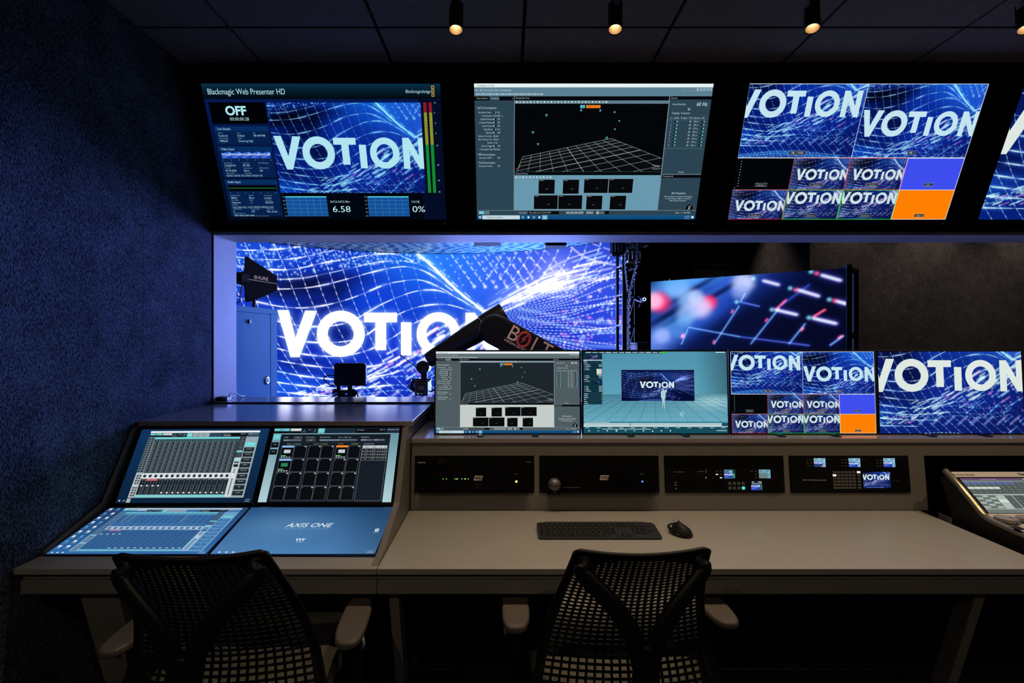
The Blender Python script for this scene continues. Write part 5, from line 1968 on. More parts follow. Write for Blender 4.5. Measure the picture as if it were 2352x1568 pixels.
# ------------------------------------------------------------------ the four desk monitors
DMY = 2.20
def desk_monitor(k, key, label, strength=1.0):
    x = xat((998 + 1334) / 2, DMY) + 0.6285 * k
    z0, z1 = zat(1001, DMY), zat(803, DMY)
    t = thing('desk_monitor', label, 'monitor', (x, DMY + 0.03, CZ - 0.4245), 0, 'row of monitors on the desk shelf')
    up = Vector((0, 0.018, z1 - z0)).normalized()
    n = Vector((0, -up.z, up.y))
    H = z1 - z0
    def P(u, h, o=0.0):
        p = Vector((0, DMY - 0.006, z0)) + up * h + n * o
        return Vector((x + u, p.y, p.z))
    w = 0.3125
    b = MB()
    b.slab([P(-w, 0), P(w, 0), P(w, H), P(-w, H)], -n * 0.022)
    b.build('housing', MAT['black_plastic'], t, bevel=0.003)
    b = MB()
    b.slab([P(-0.17, 0.05, -0.0225), P(0.17, 0.05, -0.0225), P(0.14, H - 0.06, -0.0225), P(-0.14, H - 0.06, -0.0225)], -n * 0.024)
    b.build('rear_cover', MAT['black_plastic'], t, bevel=0.008)
    b = MB()
    b.quad_uv(P(-w + 0.0065, H - 0.0075, 0.0008), P(w - 0.0065, H - 0.0075, 0.0008), P(w - 0.0065, 0.0125, 0.0008), P(-w + 0.0065, 0.0125, 0.0008))
    b.build('display', display_mat(key, strength), t)
    for s in (-1, 1):
        b = MB()
        b.box(x + s * 0.115 - 0.013, x + s * 0.115 + 0.013, DMY - 0.055, DMY + 0.15, CZ - 0.4238, CZ - 0.4195)
        b.build('foot', MAT['black_gloss'], t, bevel=0.001)
    b = MB()
    b.box(x - 0.03, x + 0.03, DMY + 0.052, DMY + 0.068, CZ - 0.4192, CZ - 0.20)
    b.box(x - 0.14, x + 0.14, DMY + 0.055, DMY + 0.067, CZ - 0.4192, CZ - 0.408)
    b.build('stand', MAT['black_metal'], t, bevel=0.002)
    b = MB()
    b.sphere(P(w - 0.03, 0.004, 0.001), 0.0022, 8, 6)
    b.build('power_light', MAT['led_white'], t)
    b = MB()
    b.box(x - 0.010, x + 0.010, P(0, 0.006).y - 0.0008, P(0, 0.006).y, P(0, 0.0045).z, P(0, 0.0075).z)
    b.build('maker_mark', MAT['grey_metal'], t)
    return t

desk_monitor(0, 'mocap_grey', 'leftmost desk monitor, showing grey motion capture software with a grid floor')
desk_monitor(1, 'stage', 'desk monitor showing a pale teal virtual stage with a standing figure')
desk_monitor(2, 'multiview', 'desk monitor split into ten camera tiles, one blue and one orange')
desk_monitor(3, 'program', 'rightmost desk monitor, filled by white lettering on a blue light wave')
# ------------------------------------------------------------------ rack units in the equipment panel
UH = (H1 - H0) / 3
mat('rack_face', (0.0055, 0.0055, 0.006, 1), 0.5, spec=0.15)
mat('rack_face_dark', (0.003, 0.003, 0.0032, 1), 0.6, spec=0.1)
mat('button_grey', (0.16, 0.15, 0.14, 1), 0.5)
mat('mesh_grey', (0.20, 0.19, 0.18, 1), 0.45, metal=0.6)
glow('button_lit', (0.9, 0.85, 0.82, 1), 1.0)
glow('button_cyan', (0.08, 0.75, 0.8, 1), 1.0)
EX, EY = Vector((1, 0, 0)), RU

def rack_unit(name, slot, u0, u1, label, cat, group=None, face='rack_face', depth=0.28):
    x0 = SLOT[slot]
    h0, h1 = H0 + UH * u0 + 0.0006, H0 + UH * u1 - 0.0006
    t = thing(name, label, cat, rp(x0 + SW / 2, h0), 0, group)
    b = MB()
    b.slab([rp(x0, h0, 0.001), rp(x0 + SW, h0, 0.001), rp(x0 + SW, h1, 0.001), rp(x0, h1, 0.001)], RN * 0.004)
    b.build('faceplate', MAT[face], t, bevel=0.0006)
    if depth:
        b = MB()
        b.slab([rp(x0 + 0.02, h0 + 0.002, -0.0003), rp(x0 + SW - 0.02, h0 + 0.002, -0.0003), rp(x0 + SW - 0.02, h1 - 0.002, -0.0003), rp(x0 + 0.02, h1 - 0.002, -0.0003)], RN * -depth)
        b.build('chassis', MAT['black_metal'], t)
    for sx in (0.008, SW - 0.008):
        for hh in ((h0 + 0.008, h1 - 0.008) if u1 - u0 > 1 else ((h0 + h1) / 2,)):
            b = MB()
            b.cyl(rp(x0 + sx, hh, 0.0051), rp(x0 + sx, hh, 0.0075), 0.0035, n=10)
            b.build('screw', MAT['black_metal'], t)
    return t, x0

def px_h(py):
    return (on_plane(1165, py, RB + RN * 0.005, RN) - RB).dot(RU)

def X(px):
    return xat(px, 2.10)

def quad_on(t, name, m, x0, y0, x1, y1, out=0.0056, uv=False):
    """rectangle on a faceplate given by its edges in the frame"""
    a = [rp(X(x0), px_h(y0), out), rp(X(x1), px_h(y0), out), rp(X(x1), px_h(y1), out), rp(X(x0), px_h(y1), out)]
    b = MB()
    if uv:
        b.quad_uv(*a)
    else:
        b.slab([a[3], a[2], a[1], a[0]], RN * 0.0012)
    return b.build(name, m, t)

def led(t, px, py, m, r=0.0018):
    b = MB()
    b.sphere(rp(X(px), px_h(py), 0.0052), r, 10, 8)
    return b.build('indicator_light', MAT[m], t)

def words_on(t, body, px, py, h, m='white_print', width=None, bold=0.0):
    return lettering('printed_name', body, rp(X(px), px_h(py), 0.0052), EX, EY, h, MAT[m], t, width=width, bold=bold)

def logo_plate(t, px, py):
    a = [rp(X(px + dx), px_h(py + dy), 0.0053) for dx, dy in ((0, 11), (19, 11), (21.5, 0), (2.5, 0))]
    b = MB()
    b.slab(a, RN * 0.0008)
    p = b.build('maker_plate', MAT['pale_print'], t)
    lettering('maker_letters', 'WSG', rp(X(px + 3), px_h(py + 8.4), 0.0062), EX, EY, 0.011, MAT['rack_face_dark'], p, width=0.029, bold=0.02)

# first bay: power conditioner over a server
t, x0 = rack_unit('power_conditioner', 0, 2, 3, 'slim black power conditioner, top unit of the leftmost rack bay', 'power conditioner', face='rack_face_dark')
words_on(t, 'FURMAN', 957, 1063.5, 0.0062, 'pale_print', bold=0.01)
for k in range(9):
    a = math.pi * (1.25 - 1.5 * k / 8)
    b = MB()
    b.sphere(rp(X(1013) + 0.014 * math.cos(a), px_h(1060) + 0.0125 * math.sin(a), 0.0052), 0.0009, 6, 4)
    b.build('dial_mark', MAT['white_print'], t)
b = MB()
b.cyl(rp(X(1013), px_h(1060), 0.0051), rp(X(1013), px_h(1060), 0.016), 0.0085, 0.0075, 16)
b.build('knob', MAT['black_plastic'], t)
for px in (1036, 1040, 1124, 1128):
    led(t, px, 1053 + (px % 5) * 0.3, 'white_print', 0.0008)
quad_on(t, 'rocker_switch', MAT['black_gloss'], 1174, 1056, 1184, 1064)
words_on(t, 'M-10x E', 1208, 1062, 0.004)
t, x0 = rack_unit('rack_server', 0, 0, 2, 'black rack server with green lights and a glowing yellow-green power button', 'server', 'rack servers', 'rack_face_dark')
for px in (1018, 1025.5, 1045, 1048.5, 1051, 1061, 1067, 1069.5, 1075.5):
    led(t, px, 1099.5, 'led_green', 0.0011)
logo_plate(t, 1088, 1092)
led(t, 1186, 1105.5, 'led_lime', 0.0042)
words_on(t, 'ON OFF', 1181, 1089, 0.003)
words_on(t, 'WORKSTATION', 1091, 1113, 0.0028, 'grey_metal')
words_on(t, 'L - R', 1093, 1121, 0.004)
quad_on(t, 'drive_bay', MAT['black_gloss'], 1110, 1084, 1168, 1124)
b = MB()
b.slab([rp(X(965), -0.0048 + H0, 0.003), rp(X(1213), -0.0048 + H0, 0.003), rp(X(1213), -0.0012 + H0, 0.003), rp(X(965), -0.0012 + H0, 0.003)], RN * 0.020)
b.build('tray_lip', MAT['black_metal'], t, bevel=0.001)

# second bay: blank panel over a server with the talkback microphone in front
rack_unit('blank_panel', 1, 2, 3, 'plain black blank panel above the server with the blue light', 'blank panel', 'rack blank panels', 'rack_face_dark', 0)
t, x0 = rack_unit('rack_server', 1, 0, 2, 'black rack server with a blue power light behind the ball microphone', 'server', 'rack servers', 'rack_face_dark')
logo_plate(t, 1377, 1091)
led(t, 1475, 1105.5, 'led_blue', 0.0034)
words_on(t, 'ON OFF', 1470, 1089, 0.003)
quad_on(t, 'drive_slot', MAT['mesh_grey'], 1295, 1118.2, 1332, 1119.8)
for k in range(11):
    quad_on(t, 'vent_slot', MAT['black_gloss'], 1411 + 3.8 * k, 1087, 1412.6 + 3.8 * k, 1115)
b = MB()
b.slab([rp(X(1255), -0.0048 + H0, 0.003), rp(X(1503), -0.0048 + H0, 0.003), rp(X(1503), -0.0012 + H0, 0.003), rp(X(1255), -0.0012 + H0, 0.003)], RN * 0.030)
b.build('tray_lip', MAT['black_metal'], t, bevel=0.001)
mc = rp(X(1272), px_h(1109), 0.034)
t = thing('ball_microphone', 'small grey ball microphone standing in front of the second rack server', 'microphone', (mc.x, mc.y, mc.z - 0.03))
b = MB()
b.sphere(mc, 0.0255, 24, 16)
b.build('grille', MAT['mesh_grey'], t, smooth=True)
b = MB()
b.tube([mc + Vector((0.0256 * math.cos(a), 0.0256 * math.sin(a), 0)) for a in np.linspace(0, 2 * math.pi, 33)[:-1]], 0.0012, 6, closed=True)
b.build('grille_band', MAT['black_metal'], t)
b = MB()
b.cyl((mc.x, mc.y + 0.004, mc.z - 0.036), (mc.x, mc.y + 0.002, mc.z - 0.023), 0.010, 0.013, 16)
b.build('mount', MAT['black_plastic'], t)

# third bay: blank panel, converter, disk recorder
rack_unit('blank_panel', 2, 2, 3, 'plain black blank panel above the converter and the disk recorder', 'blank panel', 'rack blank panels', 'rack_face_dark', 0)
t, x0 = rack_unit('video_converter', 2, 1, 2, 'slim video converter with two lit displays, middle unit of the third rack bay', 'video converter')
words_on(t, 'SDI to HDMI 12G', 1548, 1084.5, 0.0035, width=0.044)
words_on(t, 'Blackmagicdesign', 1602, 1083, 0.003, width=0.028)
for k in range(3):
    quad_on(t, 'maker_square', MAT['orange_print'] if 'orange_print' in MAT else mat('orange_print', (0.7, 0.25, 0.05, 1), 0.5), 1620.3, 1078 + 2.7 * k, 1622.4, 1080 + 2.7 * k)
led(t, 1621.5, 1096.6, 'led_green', 0.0012)
quad_on(t, 'status_display', display_mat('small_off', 0.9, False), 1663, 1078, 1689, 1098, uv=True)
quad_on(t, 'status_display', display_mat('small_blank', 0.7, False), 1743, 1078, 1769.5, 1098, uv=True)
for px, py in ((1644, 1081), (1653, 1081), (1644, 1088), (1653, 1088), (1653, 1095.5), (1724, 1081), (1733, 1081), (1733, 1088), (1733, 1095)):
    quad_on(t, 'button', MAT['button_lit'] if (px, py) in ((1644, 1088), (1653, 1095.5)) else MAT['button_grey'], px, py, px + 5, py + 2.2)
t, x0 = rack_unit('disk_recorder', 2, 0, 1, 'slim disk recorder with a grid of square buttons and a jog wheel', 'recorder')
for i in range(4):
    for j in range(2):
        m = 'button_cyan' if (i, j) == (3, 1) else 'button_grey'
        q = 1671.5 + 10.3 * i, 1106.5 + 10.5 * j
        quad_on(t, 'transport_button', MAT[m], q[0], q[1], q[0] + 6.8, q[1] + 6.6)
led(t, 1685.5, 1110, 'led_red', 0.0011)
quad_on(t, 'status_display', display_mat('small_rec', 1.0, False), 1724, 1104.5, 1750, 1125, uv=True)
b = MB()
b.cyl(rp(X(1776), px_h(1114), 0.0051), rp(X(1776), px_h(1114), 0.013), 0.0155, 0.0145, 24)
b.build('jog_wheel', MAT['black_gloss'], t, bevel=0.0008)
quad_on(t, 'disk_slot', MAT['black_gloss'], 1561, 1108, 1611, 1122)
quad_on(t, 'disk_slot', MAT['black_gloss'], 1615, 1108, 1664, 1122)
for py in (1107, 1112.5, 1120.5):
    quad_on(t, 'mark', MAT['white_print'], 1549, py, 1552.5, py + 1.8)

# fourth bay: three small converters in one unit over the production switcher
t, x0 = rack_unit('triple_converter', 3, 2, 3, 'slim rack unit with three small lit displays above the switcher', 'video converter')
for px, k in ((1871, 'multi'), (1951, 'a'), (2031, 'b')):
    quad_on(t, 'status_display', display_mat('small_' + k, 0.95, False), px, 1052, px + 26.5, 1072, uv=True)
    for j in range(3):
        for i in (0, 1):
            quad_on(t, 'button', MAT['button_grey'], px - 17 + 8 * i, 1055 + 6.8 * j, px - 12 + 8 * i, 1056.6 + 6.8 * j)
    words_on(t, 'Blackmagic', px + 30, 1055, 0.0026, 'grey_metal')
t, x0 = rack_unit('video_switcher', 3, 0, 2, 'video switcher with a block of grey buttons beside a lit blue display', 'switcher')
words_on(t, 'ATEM 4 M/E Broadcast Studio', 1842, 1103.5, 0.0052, 'pale_print', width=0.097)
words_on(t, 'Blackmagicdesign', 2048, 1104, 0.0028, 'grey_metal', width=0.030)
for i in range(7):
    for j in range(6):
        px, py = 1912.5 + 8.9 * i + (2.4 if i == 6 else 0), 1081.5 + 7.15 * j
        lit = (i, j) in ((6, 0), (0, 1))
        quad_on(t, 'button', MAT['button_lit'] if lit else MAT['button_grey'], px, py, px + 7.4, py + 4.8)
quad_on(t, 'preview_display', display_mat('switcher', 1.0, False), 1981.5, 1083.5, 2044, 1120, uv=True)
# ------------------------------------------------------------------ keyboard
mat('key_black', (0.010, 0.010, 0.010, 1), 0.5, spec=0.3)
mat('graphite', (0.028, 0.027, 0.027, 1), 0.42, spec=0.35)
mat('key_legend', (0.45, 0.44, 0.42, 1), 0.6)
mat('rubber', (0.008, 0.008, 0.008, 1), 0.55, spec=0.3)
KX, KY, KW, KD = 0.108, 1.790, 0.4305, 0.126
kb = thing('keyboard', 'slim black wireless keyboard with a number pad on the desk', 'keyboard', (KX + KW / 2, KY + KD / 2, TOP))
def kz(y):
    return TOP + 0.0075 + 0.0105 * (y / KD)
b = MB()
c = 0.010
pl = [(c, 0), (KW - c, 0), (KW - c * 0.3, c * 0.3), (KW, c), (KW, KD - 0.018), (KW - 0.012, KD - 0.006), (KW - 0.03, KD - 0.004), (KW - 0.036, KD), (0.036, KD), (0.026, KD - 0.004), (0.006, KD - 0.006), (0, KD - 0.014), (0, c), (c * 0.3, c * 0.3)]
bot = [Vector((KX + x, KY + y, TOP + 0.0006 + (0.001 if y < KD * 0.6 else 0.010 * (y / KD)))) for x, y in pl]
top = [Vector((KX + x, KY + y, kz(y))) for x, y in pl]
n = len(pl)
b.add(bot + top, [tuple(range(n - 1, -1, -1)), tuple(range(n, 2 * n))] + [(i, (i + 1) % n, n + (i + 1) % n, n + i) for i in range(n)])
b.build('body', MAT['graphite'], kb, bevel=0.0008)
b = MB()
b.box(KX + 0.02, KX + KW - 0.02, KY + KD - 0.02, KY + KD - 0.004, TOP + 0.0003, TOP + 0.0098)
b.build('rear_foot', MAT['rubber'], kb)
keys = []
pitch = 0.0186
def row(y, x, widths):
    for w in widths:
        if w > 0:
            keys.append((x, y, w * pitch - 0.0022, 0.0158 if y < 0.098 else 0.0118))
        x += abs(w) * pitch
R0 = 0.0085
row(R0, 0.010, [1.25, 1.25, 1.25, 5.6, 1.25, 1.25, 1.45])
row(R0 + 0.0182, 0.010, [2.1, 1, 1, 1, 1, 1, 1, 1, 1, 1, 1, 2.2])
row(R0 + 0.0364, 0.010, [1.7, 1, 1, 1, 1, 1, 1, 1, 1, 1, 1, 1, 1.6][:13])
row(R0 + 0.0546, 0.010, [1.4, 1, 1, 1, 1, 1, 1, 1, 1, 1, 1, 1, 1, 0.9][:14])
row(R0 + 0.0728, 0.010, [0.9, 1, 1, 1, 1, 1, 1, 1, 1, 1, 1, 1.4, 1.0][:13])
row(R0 + 0.091, 0.010, [1.02] * 14)
nx = 0.010 + 14.35 * pitch
for i in range(3):
    for j in (4, 5):
        row(R0 + 0.0182 * j, nx + i * pitch, [1])
row(R0 + 0.0182, nx + pitch, [1])
row(R0, nx, [1, 1, 1])
px_ = nx + 3.25 * pitch
for j in range(1, 6):
    row(R0 + 0.0182 * j, px_, [1, 1, 1] + ([1] if j in (2, 4, 5) else []))
row(R0, px_, [2, 1])
keys = keys[:98]
tmpl = {}
for (x, y, w, d) in keys:
    sz = (round(w, 4), round(d, 4))
    if sz not in tmpl:
        b = MB()
        a = 0.0012
        b.add([(0, 0, 0), (w, 0, 0), (w, d, 0), (0, d, 0), (a, a, 0.0022), (w - a, a, 0.0022), (w - a, d - a, 0.0022), (a, d - a, 0.0022)],
              [(3, 2, 1, 0), (4, 5, 6, 7), (0, 1, 5, 4), (1, 2, 6, 5), (2, 3, 7, 6), (3, 0, 4, 7)])
        lx, ly = w * 0.5 - 0.0016, d * 0.5
        b.add([(lx, ly, 0.00226), (lx + 0.0026, ly, 0.00226), (lx + 0.0026, ly + 0.0024, 0.00226), (lx, ly + 0.0024, 0.00226)], [(0, 1, 2, 3)])
        me_o = b.build('key', MAT['key_black'], kb, world=False)
        me_o.data.materials.append(MAT['key_legend'])
        for pg in me_o.data.polygons:
            if min(me_o.data.vertices[i].co.z for i in pg.vertices) > 0.00223:
                pg.material_index = 1
        tmpl[sz] = me_o
        o = me_o
    else:
        o = tmpl[sz].copy()
        COL.objects.link(o)
    p = MW[kb.name].inverted() @ Vector((KX + x, KY + y, kz(y) + 0.0001))
    o.location = p
    o.rotation_euler = (math.atan2(0.0105, KD), 0, 0)

# ------------------------------------------------------------------ mouse
ms = thing('computer_mouse', 'black sculpted wireless mouse to the right of the keyboard', 'mouse', (0.622, 1.86, TOP), math.radians(8))
b = MB()
nu, nv = 28, 12
vs, fs = [], []
for j in range(nv + 1):
    s = j / nv                                   # from the desk up to the crown
    for i in range(nu):
        a = 2 * math.pi * i / nu
        ca, sa = math.cos(a), math.sin(a)
        r = math.cos(s * math.pi / 2) ** 0.55
        x = 0.036 * ca * r * (1.18 if ca < 0 and s < 0.35 else 1.0)
        if ca < -0.4 and 0.2 < sa < 0.75 and s < 0.5:
            x *= 0.78                            # thumb hollow
        y = 0.062 * sa * r
        z = 0.046 * (s ** 0.8) * (0.80 + 0.20 * (-sa)) * (1.0 + 0.10 * (-ca))
        vs.append((x - 0.010 * s, y - 0.006 * s, 0.0005 + z))
for j in range(nv):
    fs += [(j * nu + i, j * nu + (i + 1) % nu, (j + 1) * nu + (i + 1) % nu, (j + 1) * nu + i) for i in range(nu)]
fs.append(tuple(range(nu - 1, -1, -1)))
b.add(vs, fs)
b.build('body', MAT['rubber'], ms, world=False, smooth=True)
b = MB()
b.cyl((-0.012, 0.026, 0.0275), (-0.003, 0.026, 0.0275), 0.0085, n=18)
b.build('scroll_wheel', MAT['chrome'], ms, world=False)
b = MB()
b.cyl((-0.037, 0.000, 0.020), (-0.031, 0.000, 0.022), 0.0065, n=18)
b.build('thumb_wheel', MAT['grey_metal'], ms, world=False)
b = MB()
b.tube([(-0.041, -0.012, 0.009), (-0.030, -0.044, 0.012), (0.0, -0.0595, 0.012), (0.026, -0.044, 0.012)], 0.0022, 8)
b.build('side_trim', MAT['grey_metal'], ms, world=False)

# ------------------------------------------------------------------ lighting console in the bay
mat('console_cream', (0.80, 0.75, 0.68, 1), 0.38, spec=0.45)
mat('console_bronze', (0.40, 0.32, 0.20, 1), 0.24, metal=0.8)
mat('console_dark', (0.030, 0.024, 0.020, 1), 0.4, spec=0.4)
mat('wheel_grey', (0.33, 0.29, 0.27, 1), 0.35)
LX0, LX1 = 1.740, 2.185
A = Vector((LX0, 2.034, CZ - 0.539))
K = Vector((LX0, 1.870, CZ - 0.662))
F = Vector((LX0, 1.680, CZ - 0.672))
FL = TOP - 0.0995
lc = thing('lighting_console', 'cream and black lighting console with a lit screen in the right-hand bay', 'lighting console', (2.0, 1.86, FL))
b = MB()
b.prism([(A.y, A.z - 0.004), (K.y, K.z - 0.004), (F.y, F.z - 0.004), (F.y - 0.004, FL + 0.03), (1.74, FL), (1.98, FL), (A.y + 0.035, A.z - 0.03)], 'x', LX0 - 0.012, LX1 + 0.012)
b.build('body', MAT['console_dark'], lc, bevel=0.006)
uL = (A - K).normalized()
nL = Vector((0, -uL.z, uL.y))
nF = Vector((0, 0.05, 1)).normalized()
b = MB()
w = Vector((LX1 - LX0, 0, 0))
for p, q, nn in ((K, A, nL), (F, K, nF)):
    b.slab([p - nn * 0.0038, p + w - nn * 0.0038, q + w - nn * 0.0038, q - nn * 0.0038], nn * 0.0045)
b.build('top_panel', MAT['console_cream'], lc, bevel=0.0008)
b = MB()
for s, X0 in ((-1, LX0 - 0.011), (1, LX1 + 0.011)):
    path = catmull([(X0, A.y + 0.012, A.z + 0.002), (X0, (A.y * 2 + K.y) / 3, (A.z * 2 + K.z) / 3 + 0.001), (X0, K.y + 0.02, K.z + 0.014), (X0, K.y - 0.02, K.z - 0.003), (X0, (K.y + F.y) / 2, F.z + 0.002), (X0, F.y + 0.004, F.z - 0.003)], 8)
    b = MB()
    b.tube(path, 0.0125, 12)
    b.build('side_rail', MAT['console_bronze'], lc, smooth=True)
def lp(px, py, o=0.0):
    return on_plane(px, py, K + nL * (0.0007 + o), nL)
q = [lp(2196, 1095.5), None, None, lp(2272, 1179)]
xl0, xl1 = q[0].x + 0.004, q[0].x + 0.385
def lq(x, p, o):
    return Vector((x, p.y, p.z)) + nL * o
b = MB()
b.slab([lq(xl0 - 0.006, q[3], 0.0001), lq(xl1 + 0.006, q[3], 0.0001), lq(xl1 + 0.006, q[0], 0.0001), lq(xl0 - 0.006, q[0], 0.0001)], nL * 0.0008)
b.build('screen_frame', MAT['black_gloss'], lc)
m = (q[0] - q[3]) * 0.035
b = MB()
b.quad_uv(lq(xl0 + 0.004, q[0] - m, 0.0012), lq(xl1, q[0] - m, 0.0012), lq(xl1, q[3] + m * 0.2, 0.0012), lq(xl0 + 0.004, q[3] + m * 0.2, 0.0012))
b.build('display', display_mat('lighting', 0.85), lc)
lettering('printed_name', 'Avolites Quartz', lp(2190.5, 1091.5, 0.0003), (1, 0, 0), uL, 0.0085, MAT['console_dark'], lc, width=0.083)
lettering('printed_name', 'Titan', lp(2340, 1091, 0.0003), (1, 0, 0), uL, 0.010, MAT['console_dark'], lc, bold=0.02)
def fp(px, py, o=0.0):
    return on_plane(px, py, K + nF * (0.001 + o), nF)
for k in range(4):
    c = fp(2312, 1196) + Vector((0.078 * k, 0, 0))
    b = MB()
    b.lathe([(0.001, 0.0), (0.034, 0.0), (0.035, 0.004), (0.034, 0.011), (0.030, 0.013), (0.008, 0.0125), (0.001, 0.0125)], c, nF, 32)
    wh = b.build('encoder_wheel', MAT['wheel_grey'], lc, smooth=False, bevel=0.0006)
    b = MB()
    b.cyl(c + nF * 0.0126 + Vector((0.012, -0.004, 0)), c + nF * 0.0132 + Vector((0.012, -0.004, 0)), 0.006, n=16)
    b.build('finger_dimple', MAT['console_dark'], wh)
for k in range(6):
    c = fp(2341, 1204) + Vector((0.026 * k, 0, 0))
    b = MB()
    b.cbox(c + nF * 0.002, (0.014, 0.008, 0.004))
    b.build('button', mat('button_blue', (0.03, 0.12, 0.30, 1), 0.4) if k == 0 and 'button_blue' not in MAT else MAT['button_blue'] if k == 0 else MAT['rubber'], lc, bevel=0.0008)
for k in range(5):
    c = fp(2338, 1213) + Vector((0.05 * k, 0, 0))
    b = MB()
    b.cbox(c + nF * 0.001, (0.030, 0.030, 0.002))
    b.build('key_pad', MAT['rubber'], lc, bevel=0.0006)
p0 = at(2152, 1180, 2.03)
t = thing('wood_block', 'small beige wooden block behind the desk edge, left of the lighting console', 'block', (p0.x, p0.y, FL))
b = MB()
x0, x1 = 1.706, 1.726
b.prism([(x0, zat(1180, 2.03)), (x1 - 0.006, zat(1184, 2.03)), (x1 - 0.006, FL + 0.0005), (x0 + 0.004, FL + 0.0005)], 'y', 2.0, 2.05)
b.build('board', MAT['desk_laminate'], t, bevel=0.001)

# ------------------------------------------------------------------ small box and cable on the window sill
t = thing('junction_box', 'small black box with a cable at the left end of the window sill', 'junction box', (xat(511, 2.70), 2.71, SILL))
b = MB()
b.box(xat(498, 2.70), xat(515, 2.70), 2.68, 2.735, SILL + 0.0005, SILL + 0.022)
b.build('case', MAT['black_plastic'], t, bevel=0.002)
b = MB()
b.box(xat(515.2, 2.70), xat(525, 2.70), 2.685, 2.73, SILL + 0.0005, SILL + 0.020)
b.build('plug', MAT['grey_metal'], t, bevel=0.002)
b = MB()
b.tube(catmull([(xat(524, 2.7), 2.71, SILL + 0.014), (xat(527, 2.72), 2.73, SILL + 0.034), (xat(537, 2.76), 2.77, SILL + 0.032), (xat(552, 2.82), 2.82, SILL + 0.012), (xat(560, 2.86), 2.865, SILL + 0.005)]), 0.0035, 8)
b.build('cable', MAT['grey_metal'], t, smooth=True)
# ------------------------------------------------------------------ track spotlights
mat('reflector', (0.55, 0.46, 0.34, 1), 0.35, metal=0.5)
glow('bulb_glow', (1.0, 0.68, 0.38, 1), 13.0)
mat('sticker', (0.55, 0.55, 0.58, 1), 0.6)
LAMPS = [(1047, 69, 0.0, 'leftmost', 'above the gap between the first two wall monitors'), (1413, 68, -0.16, 'second', 'above the motion capture wall monitor'), (1866, 66, -0.34, 'third', 'above the camera-tile wall monitor'), (2356, 68, -0.5, 'last', 'cut off by the right edge')]
for px, py, roll, nm, where in LAMPS:
    c = at(px, py, 1.70)
    d = Vector((math.sin(roll) * 0.35, -math.sin(math.radians(13)), -1.0)).normalized()   # where it shines
    t = thing('track_spotlight', 'small black ceiling spotlight, lit warm, ' + where, 'spotlight', c, 0, 'warm ceiling spotlights')
    R = 0.0237
    b = MB()
    b.lathe([(R, 0.0), (R, 0.096), (R - 0.004, 0.101), (0.001, 0.101), (0.001, 0.042), (0.0165, 0.042), (R - 0.0025, 0.0)], c, -d, 32)
    hs = b.build('housing', MAT['black_plastic'], t)
    b = MB()
    b.lathe([(R - 0.003, 0.0006), (R - 0.0045, 0.012), (0.0152, 0.030), (0.012, 0.0385)], c, -d, 32)
    b.build('reflector', MAT['reflector'], t, smooth=True)
    b = MB()
    b.lathe([(0.0005, 0.033), (0.012, 0.0335), (0.0125, 0.038), (0.0005, 0.038)], c, -d, 20)
    b.build('bulb', MAT['bulb_glow'], t)
    b = MB()
    b.lathe([(R + 0.0001, -0.0006), (R + 0.0012, 0.001), (R + 0.0001, 0.003), (R - 0.003, 0.0005)], c, -d, 32)
    b.build('rim', MAT['grey_metal'], t, smooth=True)
    b = MB()
    p = c - d * 0.086
    side = Vector((0, -1, 0)) if nm in ('second',) else Vector((-0.94, -0.34, 0))
    side = (side - d * side.dot(d)).normalized()
    ux = side.cross(-d).normalized()
    for k in range(-2, 2):
        a0, a1 = 0.22 * k, 0.22 * (k + 1)
        q = [p + (side * math.cos(a) + ux * math.sin(a)) * (R + 0.0003) + (-d) * h for a, h in ((a0, -0.012), (a1, -0.012), (a1, 0.010), (a0, 0.010))]
        b.add(q, [(0, 1, 2, 3)])
    b.build('sticker', MAT['sticker'], hs)
    b = MB()
    q = c - d * 0.1005
    b.cyl(q, (q.x, q.y, CEIL - 0.012), 0.006, n=12)
    b.cyl((q.x, q.y, CEIL - 0.0125), (q.x, q.y, CEIL - 0.0005), 0.022, n=20)
    b.build('stem', MAT['black_metal'], t)
    ld = bpy.data.lights.new('spotlight_beam', 'SPOT')
    ld.energy = SPOT_W
    ld.color = SPOT_COL
    ld.spot_size = math.radians(92)
    ld.spot_blend = 1.0
    ld.shadow_soft_size = 0.012
    lo = bpy.data.objects.new('spotlight_beam', ld)
    lo.location = c + d * 0.004
    lo.rotation_euler = d.to_track_quat('-Z', 'Y').to_euler()
    COL.objects.link(lo)
# ------------------------------------------------------------------ the wall of light panels
LED_STRENGTH = 1.15
t = thing('led_wall', 'huge curved wall of light panels with white lettering on blue light waves', 'LED wall', (ARC_X, ARC_Y + ARC_R, 0))
def arc_mesh(name, m, r0, r1, z0, z1, uv):
    b = MB()
    n = 72
    for i in range(n):
        a0, a1 = PH0 + (PH1 - PH0) * i / n, PH0 + (PH1 - PH0) * (i + 1) / n
        def q(a, r, z):
            return Vector((ARC_X + r * math.sin(a), ARC_Y + r * math.cos(a), z))
        if uv:
            k = b.add([q(a0, r0, z0), q(a1, r0, z0), q(a1, r0, z1), q(a0, r0, z1)], [(0, 1, 2, 3)])
            b.uv[len(b.f) - 1] = [(i / n, 0), ((i + 1) / n, 0), ((i + 1) / n, 1), (i / n, 1)]
        else:
            b.hexa([q(a0, r0, z0), q(a1, r0, z0), q(a1, r1, z0), q(a0, r1, z0)], [q(a0, r0, z1), q(a1, r0, z1), q(a1, r1, z1), q(a0, r1, z1)])
    return b.build(name, m, t)
arc_mesh('cabinet', MAT['black_metal'], ARC_R + 0.003, ARC_R + 0.09, 0.0005, LED_TOP + 0.005, False)
arc_mesh('display', display_mat('led_wall', LED_STRENGTH, True, LED_HDR), ARC_R, 0, 0.002, LED_TOP, True)

